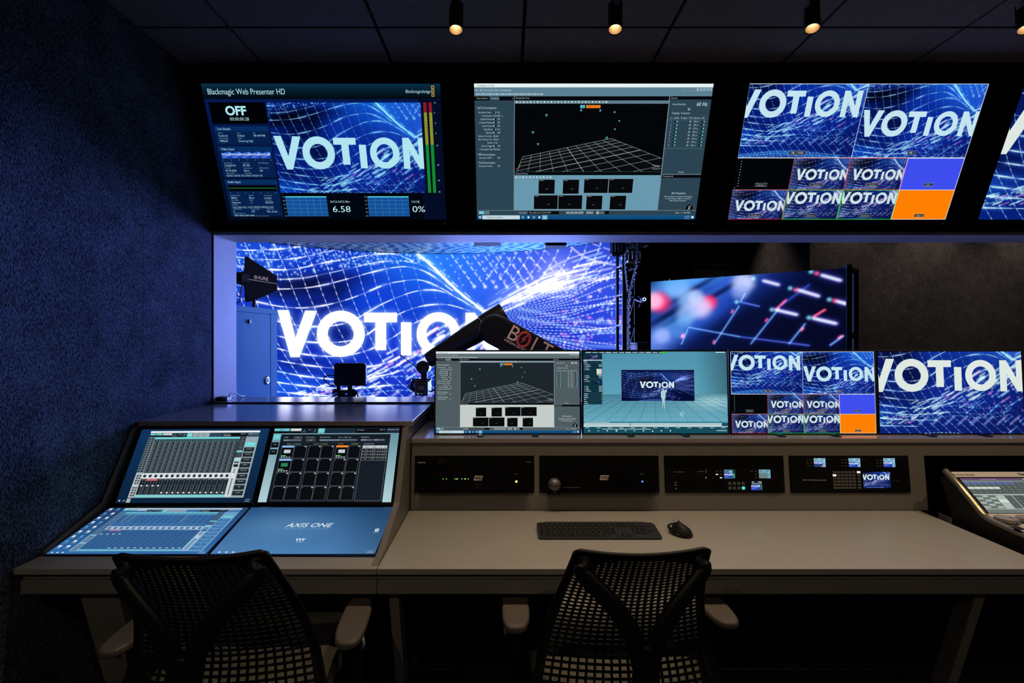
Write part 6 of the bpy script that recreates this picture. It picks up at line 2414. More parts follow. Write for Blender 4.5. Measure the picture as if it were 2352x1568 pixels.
t = thing('led_ceiling', 'ceiling of light panels with fine blue streaks above the curved wall', 'LED ceiling', (ARC_X, 6.6, LED_TOP))
b = MB()
n = 48
YF = 5.4
def ceil_uv(p):
    return ((p.x + 4.0) / 5.8, (p.y - YF) / (ARC_Y + ARC_R - YF))
for i in range(n):
    a0, a1 = math.radians(-76 + 132 * i / n), math.radians(-76 + 132 * (i + 1) / n)
    p0, p1 = arc_pt(a0, LED_TOP + 0.006), arc_pt(a1, LED_TOP + 0.006)
    if p0.y < YF or p1.y < YF or p1.x > 1.24:
        continue
    q = [Vector((p0.x, YF, p0.z)), p0, p1, Vector((p1.x, YF, p1.z))]
    b.add(q, [(0, 1, 2, 3)])
    b.uv[len(b.f) - 1] = [ceil_uv(p) for p in q]
b.build('display', display_mat('led_ceiling', 1.7), t)
b = MB()
b.box(-3.95, 1.24, YF, 8.05, LED_TOP + 0.012, LED_TOP + 0.09)
b.build('cabinet', MAT['black_metal'], t)
for k, (x0, x1, y1, lab) in enumerate(((1088, 1150, 562, 'left one of two flat black lights hanging below the ceiling panels'), (1254, 1300, 568, 'right one of two flat black lights hanging below the ceiling panels'))):
    c = at((x0 + x1) / 2, y1 - 6, 5.75)
    t = thing('studio_light', lab, 'studio light', (c.x, c.y, c.z), 0, 'flat studio lights')
    w = (x1 - x0) * 5.75 / FPX / 2
    b = MB()
    b.prism([(c.y - 0.07, c.z + 0.075), (c.y - 0.05, c.z - 0.015), (c.y + 0.10, c.z - 0.03), (c.y + 0.09, c.z + 0.06)], 'x', c.x - w, c.x + w)
    b.build('lamp_body', MAT['black_paint'], t, bevel=0.006)
    b = MB()
    b.cyl((c.x, c.y, c.z + 0.06), (c.x, c.y, LED_TOP + 0.004), 0.012, n=12)
    b.box(c.x - w - 0.012, c.x - w - 0.002, c.y - 0.02, c.y + 0.03, c.z - 0.01, c.z + 0.12)
    b.build('bracket', MAT['black_metal'], t)

# ------------------------------------------------------------------ second screen on its stand
t = thing('led_screen', 'dark blue light-panel screen with red and white dashes, angled on the right', 'LED screen', (SP0.x, SP0.y, 0))
q0, q1 = Vector((SP0.x, SP0.y, 0.12)), Vector((SP1.x, SP1.y, 0.12))
u0, u1 = Vector((SP0.x, SP0.y, SIDE_TOP)), Vector((SP1.x, SP1.y, SIDE_TOP))
b = MB()
b.quad_uv(u0, u1, q1, q0)
b.build('display', display_mat('side', 1.1), t)
b = MB()
b.slab([q0 - SN * 0.003, q1 - SN * 0.003, u1 - SN * 0.003, u0 - SN * 0.003], -SN * 0.075)
b.build('cabinet', MAT['black_metal'], t, bevel=0.004)
bk = -SN * 0.42
e = SIDE_DIR * 0.012
for p in (SP1 + e - SN * 0.02, SP0 - e + SIDE_DIR * 0.2 - SN * 0.12):
    b = MB()
    a = Vector((p.x, p.y, 0))
    for o in (Vector(), bk):
        b.box(a.x + o.x - 0.022, a.x + o.x + 0.022, a.y + o.y - 0.022, a.y + o.y + 0.022, 0.001, SIDE_TOP + 0.03)
    for z in (0.05, 0.75, 1.45, SIDE_TOP + 0.008):
        b.tube([a + Vector((0, 0, z)), a + bk + Vector((0, 0, z))], 0.026, 6)
    b.build('support_frame', MAT['black_metal'], t)
b = MB()
for k in range(6):
    p = u0.lerp(u1, (k + 0.5) / 6) - SN * 0.03
    b.cyl(p + Vector((0, 0, 0.0005)), p + Vector((0, 0, 0.014)), 0.006, n=10)
b.build('locating_pin', MAT['chrome'], t)

# ------------------------------------------------------------------ lifting tower with chain hoist
t = thing('truss_tower', 'black square truss tower standing at the right end of the curved wall', 'truss', (xat(1438, 6.35), 6.35, 0))
TX = [(xat(1418, 6.30), 6.30), (xat(1432.5, 6.05), 6.05), (xat(1459, 6.35), 6.35), (xat(1442, 6.60), 6.60)]
ztop = zat(548, 6.1) + 0.25
for k, (x, y) in enumerate(TX):
    b = MB()
    b.cyl((x, y, 0.001), (x, y, ztop), 0.019 if k < 2 else 0.014, n=14)
    b.build('chord', MAT['black_metal'], t, smooth=True)
b = MB()
for py in (612, 678, 747, 820, 900):
    for k in range(4):
        (xa, ya), (xb, yb) = TX[k], TX[(k + 1) % 4]
        z = zat(py, 6.2)
        b.cyl((xa, ya, z), (xb, yb, z), 0.016, n=10)
b.build('rung', MAT['black_metal'], t)
b = MB()
for i, py in enumerate((612, 678, 747, 820)):
    z0, z1 = zat(py, 6.2), zat((612, 678, 747, 820, 900)[i + 1], 6.2)
    (xa, ya), (xb, yb) = TX[2], TX[3]
    b.cyl((xa, ya, z0), (xb, yb, z1), 0.008, n=8)
b.build('brace', MAT['black_metal'], t)
b = MB()
b.box(TX[0][0] - 0.12, TX[2][0] + 0.12, 6.0, 6.62, 0.0003, 0.02)
b.build('base_plate', MAT['black_metal'], t)

mat('steel_blue', (0.32, 0.34, 0.38, 1), 0.35, metal=0.7)
mat('brass_tan', (0.20, 0.15, 0.09, 1), 0.4, metal=0.4)
def slotted(mb, x0, x1, y0, y1, z0, z1, nslot, w):
    """open steel cage: frame bars and uprights"""
    for y in (y0, y1):
        mb.box(x0, x1, y, y + w, z0, z0 + w * 1.6)
        mb.box(x0, x1, y, y + w, z1 - w * 1.6, z1)
        for k in range(nslot + 1):
            x = x0 + (x1 - x0 - w) * k / nslot
            mb.box(x, x + w, y + 0.0005, y + w - 0.0005, z0, z1)
    for x in (x0, x1 - w):
        mb.box(x + 0.0005, x + w - 0.0005, y0, y1 + w, z0 + 0.0005, z0 + w)
        mb.box(x + 0.0005, x + w - 0.0005, y0, y1 + w, z1 - w, z1 - 0.0005)
t = thing('chain_hoist', 'steel chain hoist with open cages and a drum, hanging on the truss tower', 'chain hoist', (xat(1440, 6.0), 5.9, zat(548, 6.0)))
b = MB()
slotted(b, xat(1402, 6.0), xat(1428, 6.0), 5.9, 6.0, zat(588, 6.0), zat(536, 6.0), 3, 0.022)
b.build('bracket_cage', MAT['black_metal'], t)
b = MB()
slotted(b, xat(1441, 5.8), xat(1471, 5.8), 5.74, 5.9, zat(602, 5.8), zat(573, 5.8), 3, 0.018)
b.build('motor_cage', MAT['brass_tan'], t)
b = MB()
slotted(b, xat(1452, 5.8), xat(1489, 5.8), 5.74, 5.9, zat(565, 5.8), zat(540, 5.8), 3, 0.018)
b.build('hook_cage', MAT['brass_tan'], t)
b = MB()
b.cyl(at(1434, 553, 5.85), at(1450, 546, 5.85), 0.045, n=20)
b.cyl(at(1438, 571, 5.85), at(1455, 566, 5.85), 0.02, n=14)
b.build('drum', MAT['steel_blue'], t)
b = MB()
b.box(xat(1424, 5.9), xat(1470, 5.9), 5.9, 5.94, zat(546, 5.9), zat(520, 5.9))
b.build('beam_clamp', MAT['black_metal'], t)

mat('chain_steel', (0.22, 0.22, 0.23, 1), 0.35, metal=0.9)
def chain(name, label, path, L=0.040, wv=0.011, r=0.0042):
    """links set edge on and flat by turns along a path"""
    path = catmull(path, 20)
    seg = np.linalg.norm(np.diff(path, axis=0), axis=1)
    cum = np.concatenate([[0], np.cumsum(seg)])
    step = L * 0.74
    b = MB()
    k = 0
    s = 0.0
    while s + L < cum[-1]:
        c = Vector([np.interp(s + L / 2, cum, path[:, i]) for i in range(3)])
        d = (Vector([np.interp(s + L, cum, path[:, i]) for i in range(3)]) - Vector([np.interp(s, cum, path[:, i]) for i in range(3)])).normalized()
        u = d.orthogonal().normalized()
        u = (Matrix.Rotation(0.6 + (math.pi / 2 if k % 2 else 0), 3, d) @ u)
        ring = []
        for a in np.linspace(0, 2 * math.pi, 11)[:-1]:
            ca, sa = math.cos(a), math.sin(a)
            ring.append(c + u * (wv * sa) + d * ((L / 2 - wv) * (1 if ca > 0 else -1) * min(1, abs(ca) * 3) + wv * ca))
        b.tube(ring, r, 6, closed=True)
        s += step
        k += 1
    return tag(b.build(name, MAT['chain_steel'], smooth=True), label, 'chain')
chain('hoist_chain', 'bright steel chain running from the hoist cages down the tower', [at(1463, 546, 5.7), at(1464, 575, 5.7), at(1463, 604, 5.7), at(1456, 640, 5.72), at(1447, 674, 5.75), at(1445, 740, 5.75), at(1444, 830, 5.75), at(1444, 930, 5.75)], 0.05, 0.015, 0.0055)
chain('slack_chain', 'thin slack chain looping down the left side of the hoist', [at(1436, 580, 5.78), at(1436, 604, 5.78), at(1439, 640, 5.78), at(1442.5, 672, 5.78)], 0.034, 0.010, 0.004)

t = thing('tracking_camera', 'small black camera with a glowing blue ring, clamped beside the tower', 'camera', at(1479, 690, 6.0))
c = at(1480, 687, 5.95)
b = MB()
b.cyl(c + Vector((0, 0.004, 0)), c + Vector((0, 0.09, 0)), 0.028, n=20)
b.build('body', MAT['black_plastic'], t)
b = MB()
b.tube([c + Vector((0.017 * math.cos(a), 0, 0.017 * math.sin(a))) for a in np.linspace(0, 2 * math.pi, 25)[:-1]], 0.005, 8, closed=True)
b.build('light_ring', glow('ring_blue', (0.5, 0.62, 1, 1), 1.6), t)
b = MB()
b.tube([c + Vector((0, 0.05, -0.02)), at(1474, 694, 6.02), at(1464, 690, 6.2), Vector((TX[2][0], TX[2][1], zat(688, 6.35)))], 0.010, 8)
b.build('clamp_arm', MAT['steel_blue'], t)
b = MB()
b.tube([at(1471, 699, 6.0), at(1467, 706, 6.0)], 0.007, 8)
b.tube([at(1474, 686, 6.0), at(1466, 680, 6.0)], 0.006, 8)
b.build('clamp_lever', MAT['steel_blue'], t)

mat('case_brown', (0.05, 0.036, 0.028, 1), 0.6, spec=0.1)
t = thing('equipment_case', 'small brown equipment case half hidden behind the teal desk monitor', 'case', (xat(1482, 5.6), 5.75, 0))
x0, x1 = xat(1464, 5.6), xat(1494, 5.6)
b = MB()
b.box(x0, x1, 5.6, 5.95, 0.9, zat(792, 5.6))
b.build('case_body', MAT['case_brown'], t, bevel=0.008)
b = MB()
b.box(x0 - 0.005, x1 + 0.005, 5.595, 5.955, zat(792, 5.6) + 0.0005, zat(787, 5.6))
b.build('lid', MAT['case_brown'], t, bevel=0.004)
b = MB()
for x in (x0 + 0.02, x1 - 0.02):
    for y in (5.62, 5.93):
        b.box(x - 0.012, x + 0.012, y - 0.012, y + 0.012, 0.0005, 0.8995)
b.build('stand', MAT['black_metal'], t)

# ------------------------------------------------------------------ camera robot arm
lamp('robot_downlight', 'SPOT', (0.1, 3.1, 3.3), (0.0, 4.0, 1.45), 110.0, (1.0, 0.72, 0.52), spot_size=math.radians(50), spot_blend=0.8, shadow_soft_size=0.05)
mat('robot_black', (0.010, 0.010, 0.012, 1), 0.36, spec=0.4, coat=0.1)
mat('robot_letters', (0.85, 0.62, 0.54, 1), 0.5)
mat('robot_red', (0.55, 0.06, 0.05, 1), 0.5)
AY = 4.0
E0, E1 = at(1137, 757, AY), at(1318, 853, AY)
t = thing('robot_arm', 'black camera robot arm bent at the elbow, with white and red lettering', 'robot arm', (E1.x + 0.3, AY + 0.2, 0))
ra = 0.112
ax = (E1 - E0).normalized()
b = MB()
# flat-sided upper arm with round elbow end
up = Vector((-ax.z, 0, ax.x))
ring = []
for k in range(15):
    a = math.pi / 2 + math.pi * k / 14
    ring.append(E0 + ax * (ra * 1.05 * math.cos(a)) + up * (ra * 1.05 * math.sin(a)))
ring += [E1 - up * ra, E1 + up * ra]
b.ngonprism([p + Vector((0, -0.09, 0)) for p in ring], (0, 0.18, 0))
b.build('upper_arm', MAT['robot_black'], t, bevel=0.02, seg=3)
b = MB()
b.cyl(E0 + Vector((0, 0.0905, 0)), E0 + Vector((0, 0.30, 0)), ra * 0.98, n=36)
b.build('elbow_joint', MAT['robot_black'], t, bevel=0.01)
F0, F1 = at(1162, 722, AY + 0.2), at(983, 828, AY + 0.2)
fx = (F1 - F0).normalized()
b = MB()
q = [F0 + fx * k for k in (0.0, 0.02, 0.16, 0.20)]
b.tube(q + [], [0.104, 0.106, 0.106, 0.104], 32)
b.build('forearm_root', MAT['robot_black'], t, bevel=0.004)
b = MB()
Ln = (F1 - F0).length
b.tube([F0 + fx * (0.201), F0 + fx * (0.30), F0 + fx * (Ln - 0.04), F1], [0.094, 0.092, 0.066, 0.060], 32)
b.build('forearm', MAT['robot_black'], t, smooth=False, bevel=0.004)
b = MB()
b.tube([(F0 + fx * 0.2005) + Vector(v) for v in [tuple((fx.orthogonal().normalized() * math.cos(a) + fx.cross(fx.orthogonal().normalized()) * math.sin(a)) * 0.1045) for a in np.linspace(0, 2 * math.pi, 41)[:-1]]], 0.003, 6, closed=True)
b.tube([E0 + Vector((ra * 0.985 * math.cos(a), 0.092, ra * 0.985 * math.sin(a))) for a in np.linspace(0, 2 * math.pi, 41)[:-1]], 0.004, 6, closed=True)
b.build('joint_seam', MAT['grey_metal'], t)
Wc = at(974, 842, AY + 0.2)
b = MB()
b.cyl(Wc + Vector((0, -0.07, 0)), Wc + Vector((0, 0.07, 0)), 0.052, n=28)
b.cyl(Wc + Vector((0, 0, -0.03)), Wc + Vector((0, 0, -0.095)), 0.026, n=18)
b.build('wrist', MAT['robot_black'], t, bevel=0.004)
b = MB()
s0 = Vector((E1.x, AY + 0.02, E1.z))
b.cyl(s0 + Vector((0.0, -0.1, 0)), s0 + Vector((0.0, 0.34, 0)), 0.15, n=32)
b.build('shoulder_joint', MAT['robot_black'], t, bevel=0.012)
b = MB()
b.lathe([(0.001, 0.0005), (0.36, 0.0005), (0.36, 0.03), (0.24, 0.05), (0.2, 0.35), (0.17, 0.75), (0.17, s0.z + 0.05), (0.13, s0.z + 0.10), (0.001, s0.z + 0.10)], (s0.x + 0.05, AY + 0.34, 0), (0, 0, 1), 36)
b.build('pedestal', MAT['robot_black'], t, bevel=0.004)
# lettering along the upper arm
ly = AY - 0.0908
def lpt(px, py):
    return at(px, py, ly)
dn = lpt(1260, 800) - lpt(1168, 751)
dn.y = 0
upv = Vector((-dn.z, 0, dn.x))
k1 = ly / FPX
lettering('letter', 'B', lpt(1160.5, 774), dn, upv, 35 * k1, MAT['robot_letters'], t, width=26 * k1)
oc = lpt(1203, 780)
dx_, uy_ = dn.normalized(), upv.normalized()
b = MB()
b.tube([oc + dx_ * (13.5 * k1 * math.cos(a)) + uy_ * (17 * k1 * math.sin(a)) for a in np.linspace(0, 2 * math.pi, 37)[:-1]], 3.2 * k1, 8, closed=True, flat=((0, 1, 0), 0.12))
b.build('letter_ring', MAT['robot_red'], t, smooth=True)
b = MB()
zz = [(2, 14), (-6, -1), (-1, -1), (-5, -13), (6, 3), (1, 3), (6, 14)]
b.ngonprism([oc + dx_ * (x * k1) + uy_ * (y * k1) + Vector((0, -0.0014, 0)) for x, y in zz], (0, 0.001, 0))
b.build('bolt_emblem', MAT['robot_red'], t)
o3 = lpt(1160.5, 774) + dx_ * (61 * k1)
lettering('letter', 'L', o3, dn, upv, 35 * k1, MAT['robot_letters'], t, width=20 * k1)
lettering('letter', 'T', o3 + dx_ * (22 * k1), dn, upv, 35 * k1, MAT['robot_letters'], t, width=26 * k1)
lettering('small_lettering', 'HIGH-SPEED', lpt(1157, 781.5), dn, upv, 6 * k1, MAT['pale_print'], t, width=64 * k1, bold=0.01)

# film camera carried by the wrist
cc = at(972, 889, AY + 0.2)
t = thing('film_camera', 'compact black film camera with cables hanging from the robot arm wrist', 'film camera', (cc.x, cc.y, cc.z - 0.07))
b = MB()
b.box(cc.x - 0.052, cc.x + 0.052, cc.y - 0.10, cc.y + 0.10, cc.z - 0.058, cc.z + 0.052)
b.build('body', MAT['black_plastic'], t, bevel=0.006)
b = MB()
b.box(cc.x - 0.062, cc.x + 0.062, cc.y - 0.07, cc.y + 0.07, cc.z + 0.0525, cc.z + 0.0605)
b.box(cc.x - 0.085, cc.x + 0.07, cc.y - 0.02, cc.y + 0.02, cc.z + 0.061, cc.z + 0.070)
b.build('mount_plate', MAT['black_metal'], t, bevel=0.001)
b = MB()
b.box(cc.x - 0.040, cc.x + 0.040, cc.y - 0.128, cc.y - 0.1005, cc.z - 0.050, cc.z + 0.044)
b.build('battery', MAT['robot_black'], t, bevel=0.004)
lettering('battery_digits', '198', (cc.x - 0.026, cc.y - 0.1285, cc.z - 0.008), (1, 0, 0), (0, 0, 1), 0.030, MAT['grey_metal'], t, width=0.05)
b = MB()
b.box(cc.x - 0.028, cc.x - 0.012, cc.y - 0.1292, cc.y - 0.1284, cc.z - 0.044, cc.z - 0.032)
b.box(cc.x + 0.004, cc.x + 0.012, cc.y - 0.1292, cc.y - 0.1284, cc.z - 0.044, cc.z - 0.034)
b.build('battery_mark', glow('mark_teal', (0.1, 0.45, 0.5, 1), 0.6), t)
b = MB()
b.cyl((cc.x, cc.y + 0.1005, cc.z), (cc.x, cc.y + 0.19, cc.z - 0.005), 0.045, 0.040, 24)
b.build('lens', MAT['black_gloss'], t)
b = MB()
b.tube(catmull([(cc.x - 0.066, cc.y - 0.02, cc.z + 0.066), (cc.x - 0.085, cc.y - 0.03, cc.z + 0.02), (cc.x - 0.07, cc.y - 0.03, cc.z - 0.022)]), 0.014, 10)
b.build('side_handle', MAT['rubber'], t, smooth=True)
b = MB()
b.tube(catmull([(cc.x - 0.053, cc.y, cc.z - 0.03), (cc.x - 0.09, cc.y - 0.02, cc.z - 0.01), (cc.x - 0.125, cc.y - 0.01, cc.z + 0.03), (cc.x - 0.10, cc.y, cc.z + 0.066)]), 0.0045, 8)
b.build('cable', MAT['rubber'], t, smooth=True)
b = MB()
b.tube(catmull([(cc.x - 0.053, cc.y + 0.03, cc.z - 0.045), (cc.x - 0.10, cc.y + 0.02, cc.z - 0.02), (cc.x - 0.11, cc.y + 0.02, cc.z + 0.02)]), 0.006, 8)
b.tube(catmull([(cc.x + 0.053, cc.y + 0.03, cc.z - 0.04), (cc.x + 0.11, cc.y + 0.02, cc.z - 0.01), (cc.x + 0.12, cc.y + 0.02, cc.z + 0.05)]), 0.006, 8)
b.build('cable', MAT['rubber'], t, smooth=True)
b = MB()
b.tube([at(966, 851, AY + 0.12), at(951, 839, AY + 0.10), at(922, 817, AY + 0.08)], [0.006, 0.004, 0.0025], 8)
b.build('antenna_rod', MAT['rubber'], t)
b = MB()
b.cyl(at(922.5, 817.5, AY + 0.08), at(919.5, 815.2, AY + 0.08), 0.007, n=10)
b.build('antenna_tip', MAT['rubber'], t)

# ------------------------------------------------------------------ small monitor on a camera rig behind the sill
MY = 3.15
m0, m1 = at(767, 886, MY), at(840, 834, MY)
t = thing('field_monitor', 'small black camera monitor with a switched-off screen just behind the window sill', 'field monitor', ((m0.x + m1.x) / 2, MY, m0.z))
c = 0.010
x0, x1, z0, z1 = m0.x, m1.x, m0.z, m1.z
b = MB()
b.prism([(x0 + c, z0), (x1 - c, z0), (x1, z0 + c), (x1, z1 - c), (x1 - c, z1), (x0 + c, z1), (x0, z1 - c), (x0, z0 + c)], 'y', MY, MY + 0.032)
b.build('housing', MAT['black_plastic'], t, bevel=0.002)
s0, s1 = at(780, 874, MY - 0.001), at(826, 842, MY - 0.001)
b = MB()
b.box(s0.x, s1.x, MY - 0.0012, MY - 0.0003, s0.z, s1.z)
b.build('screen', mat('dead_screen', (0.010, 0.014, 0.022, 1), 0.25), t)
b = MB()
b.tube(catmull([at(767, 862, MY + 0.01), at(754, 862, MY + 0.01), at(744, 868, MY + 0.01), at(752, 880, MY + 0.01), at(770, 887, MY + 0.02)]), 0.0032, 8)
b.build('cable', MAT['rubber'], t, smooth=True)
b = MB()
for z in (0.62, 0.22):
    b.box(x1 - 0.006, x1 - 0.004, MY - 0.0008, MY - 0.0002, z0 + (z1 - z0) * z, z0 + (z1 - z0) * (z + 0.14))
b.build('side_mark', MAT['white_print'], t)
gz = m0.z
t = thing('camera_rig', 'black camera rig of clamps and arms under the small camera monitor', 'camera rig', ((x0 + x1) / 2 - 0.02, MY + 0.03, 0))
rx = xat(785, MY)
b = MB()
rs = random.Random(11)
b.box(rx - 0.035, rx + 0.065, MY + 0.0, MY + 0.05, gz - 0.045, gz - 0.027)
b.box(xat(803, MY) - 0.014, xat(803, MY) + 0.014, MY + 0.004, MY + 0.03, gz - 0.028, gz - 0.0008)
b.box(xat(777, MY) - 0.012, xat(777, MY) + 0.012, MY + 0.004, MY + 0.03, gz - 0.028, gz - 0.0008)
for k in range(7):
    a = Vector((rx + rs.uniform(-0.04, 0.07), MY + rs.uniform(-0.02, 0.05), gz - rs.uniform(0.02, 0.06)))
    b.cyl(a, a + Vector((rs.uniform(-0.03, 0.03), rs.uniform(-0.02, 0.02), rs.uniform(-0.025, 0.02))), rs.uniform(0.007, 0.013), n=12)
b.build('clamp', MAT['black_metal'], t)
b = MB()
b.cyl((rx + 0.045, MY + 0.02, gz - 0.075), (rx + 0.075, MY - 0.01, gz - 0.035), 0.024, n=18)
b.build('knuckle', MAT['black_plastic'], t, bevel=0.003)
b = MB()
b.cyl((rx - 0.005, MY + 0.03, 0.9), (rx - 0.005, MY + 0.03, gz - 0.046), 0.014, n=14)
for a in (0.4, 2.5, 4.6):
    b.cyl((rx - 0.005, MY + 0.03, 0.92), (rx - 0.005 + 0.20 * math.cos(a), MY + 0.10 + 0.13 * math.sin(a), 0.0), 0.012, n=10)
b.build('stand', MAT['black_metal'], t)
b = MB()
b.tube(catmull([(rx - 0.01, MY, gz - 0.05), (rx - 0.05, MY - 0.01, gz - 0.06), (rx - 0.075, MY, gz - 0.085), (rx - 0.03, MY + 0.01, gz - 0.10)]), 0.005, 8)
b.tube(catmull([(rx + 0.07, MY, gz - 0.03), (rx + 0.10, MY - 0.01, gz - 0.05), (rx + 0.085, MY, gz - 0.08), (rx + 0.04, MY + 0.01, gz - 0.095)]), 0.004, 8)
b.build('cable', MAT['rubber'], t, smooth=True)

# ------------------------------------------------------------------ cabinet on the left with the paddle antenna
mat('cabinet_lit_blue', (0.07, 0.26, 0.46, 1), 0.7, spec=0.06, noise=(6, (0.085, 0.29, 0.50, 1), 0.3))  # grey metal with the panels' blue light mixed into its colour
mat('antenna_black', (0.004, 0.004, 0.005, 1), 0.7, spec=0.08)
mat('antenna_letters', (0.85, 0.72, 0.62, 1), 0.5)
lamp('antenna_downlight', 'SPOT', (-0.7, 2.98, 3.4), (-1.67, 3.42, 1.8), 60.0, (1.0, 0.74, 0.54), spot_size=math.radians(24), spot_blend=0.8, shadow_soft_size=0.05)
CX, CY0, CY1, CT = -1.63, 2.95, 3.67, CZ + 0.176
t = thing('metal_cabinet', 'tall pale metal cabinet with a round lock, at the left behind the window', 'cabinet', (-1.95, 3.3, 0))
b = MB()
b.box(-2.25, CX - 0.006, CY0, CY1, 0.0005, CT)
b.build('carcass', MAT['cabinet_lit_blue'], t, bevel=0.002)
yh = CX * FPX / (622 - VX)
b = MB()
for y0, y1, z0, z1 in ((CY0, CY1, CT - 0.034, CT), (yh, CY1, 0.0005, CT - 0.0345), (CY0, CY0 + 0.02, 0.0005, CT - 0.0345)):
    b.box(CX - 0.0055, CX, y0, y1, z0, z1)
b.build('door_frame', MAT['cabinet_lit_blue'], t, bevel=0.001)
b = MB()
b.box(CX - 0.0055, CX - 0.002, CY0 + 0.024, yh - 0.004, 0.03, CT - 0.041)
dr = b.build('door', MAT['cabinet_lit_blue'], t, bevel=0.001)
pk = Vector((CX - 0.0015, CX * FPX / (613 - VX), 0))
pk.z = zat(873, pk.y)
b = MB()
b.cyl(pk, pk + Vector((0.010, 0, 0)), 0.030, 0.026, 24)
lk = b.build('lock', MAT['grey_metal'], dr, bevel=0.001)
b = MB()
b.cyl(pk + Vector((0.0102, 0, 0)), pk + Vector((0.013, 0, 0)), 0.013, n=18)
b.build('lock_barrel', mat('lock_dark', (0.05, 0.04, 0.03, 1), 0.4, metal=0.6), dr)
pk = Vector((CX - 0.0015, CX * FPX / (571 - VX), 0))
pk.z = zat(738, pk.y)
b = MB()
b.cyl(pk, pk + Vector((0.014, 0, 0)), 0.012, n=16)
b.build('stud', MAT['black_plastic'], dr)

AL, AR = Vector((-1.7208, 3.30, 0)), Vector((-1.605, 3.60, 0))
ad = (AR - AL).normalized()
an = Vector((ad.y, -ad.x, 0))
if an.y > 0:
    an = -an
def ap(px, py, o=0.0):
    return on_plane(px, py, AL, an) + an * o
bp = ap(580, 700)
t = thing('paddle_antenna', 'black arrow-shaped paddle antenna standing on the metal cabinet', 'antenna', (bp.x, bp.y, CT))
pts = [(225, 305), (240, 285), (262, 280), (915, 712), (935, 735), (940, 1040), (925, 1062), (500, 1240), (455, 1292), (380, 1290), (265, 1310), (235, 1292), (218, 1000), (205, 965), (175, 935), (40, 882), (35, 860), (35, 650), (48, 636), (165, 626), (200, 608), (213, 580)]
b = MB()
b.ngonprism([ap(540 + x / 9.8, 560 + y / 9.8, 0.004) for x, y in pts], -an * 0.008)
b.build('paddle', MAT['antenna_black'], t, bevel=0.001)
b = MB()
q = [ap(540 + x / 9.8, 560 + y / 9.8, 0.0045) for x, y in ((270, 800), (920, 903), (920, 890), (270, 786))]
b.slab(q, an * 0.0006)
b.build('printed_line', MAT['antenna_letters'], t)
o0, o1 = ap(540 + 412 / 9.8, 560 + 778 / 9.8, 0.004), ap(540 + 735 / 9.8, 560 + 829 / 9.8, 0.004)
lettering('printed_name', 'SHURE', o0, o1 - o0, Vector((0, 0, 1)), 7.4 * 3.45 / FPX, MAT['antenna_letters'], t, width=(o1 - o0).length, bold=0.025)
b = MB()
q = [ap(540 + x / 9.8, 560 + y / 9.8, 0.0045) for x, y in ((110, 850), (270, 860), (270, 690), (110, 680))]
b.slab(q, an * 0.012)
b.build('connector_box', MAT['black_plastic'], t, bevel=0.001)
b = MB()
a0 = ap(540 + 425 / 9.8, 560 + 1285 / 9.8, 0.0)
b.cyl((a0.x, a0.y, CT + 0.0005), (a0.x, a0.y, a0.z + 0.012), 0.011, n=14)
b.cyl((a0.x, a0.y, CT + 0.0005), (a0.x, a0.y, CT + 0.008), 0.022, n=18)
b.build('stem', MAT['black_metal'], t)
b = MB()
b.tube(catmull([ap(552, 648, 0.014), ap(551, 660, 0.016), ap(547, 678, 0.016), ap(545, 694, 0.012), Vector((-1.80, 3.28, CT + 0.004))]), 0.0035, 8)
b.build('cable', MAT['rubber'], t, smooth=True)
# ------------------------------------------------------------------ the two work chairs
mat('chair_black', (0.007, 0.007, 0.0075, 1), 0.45, spec=0.25)
mat('chair_strap', (0.010, 0.010, 0.010, 1), 0.36, spec=0.35)
mat('seat_fabric', (0.055, 0.054, 0.045, 1), 0.95, spec=0.1, noise=(420, (0.19, 0.185, 0.155, 1), 0.12), bump=(420, 0.5))
mat('arm_pad', (0.105, 0.090, 0.080, 1), 0.42, spec=0.4)

def back_pt(u, v):
    """point of the hanging back: u -1..1 across, v 0 (top) .. 1 (bottom); local, sitter faces +y"""
    w = 0.170 + 0.100 * v ** 1.15
    zt = 0.930 - 0.013 * (1 - u * u) - 0.010 * max(0, abs(u) - 0.93) / 0.07
    z = zt + (0.47 - zt) * v
    y = -0.105 + 0.155 * math.sin(min(1, v / 0.80) * math.pi / 2) - 0.035 * max(0, v - 0.7) / 0.3
    y += 0.030 * u * u * (0.35 + v) + 0.004
    return Vector((u * w, y, z))

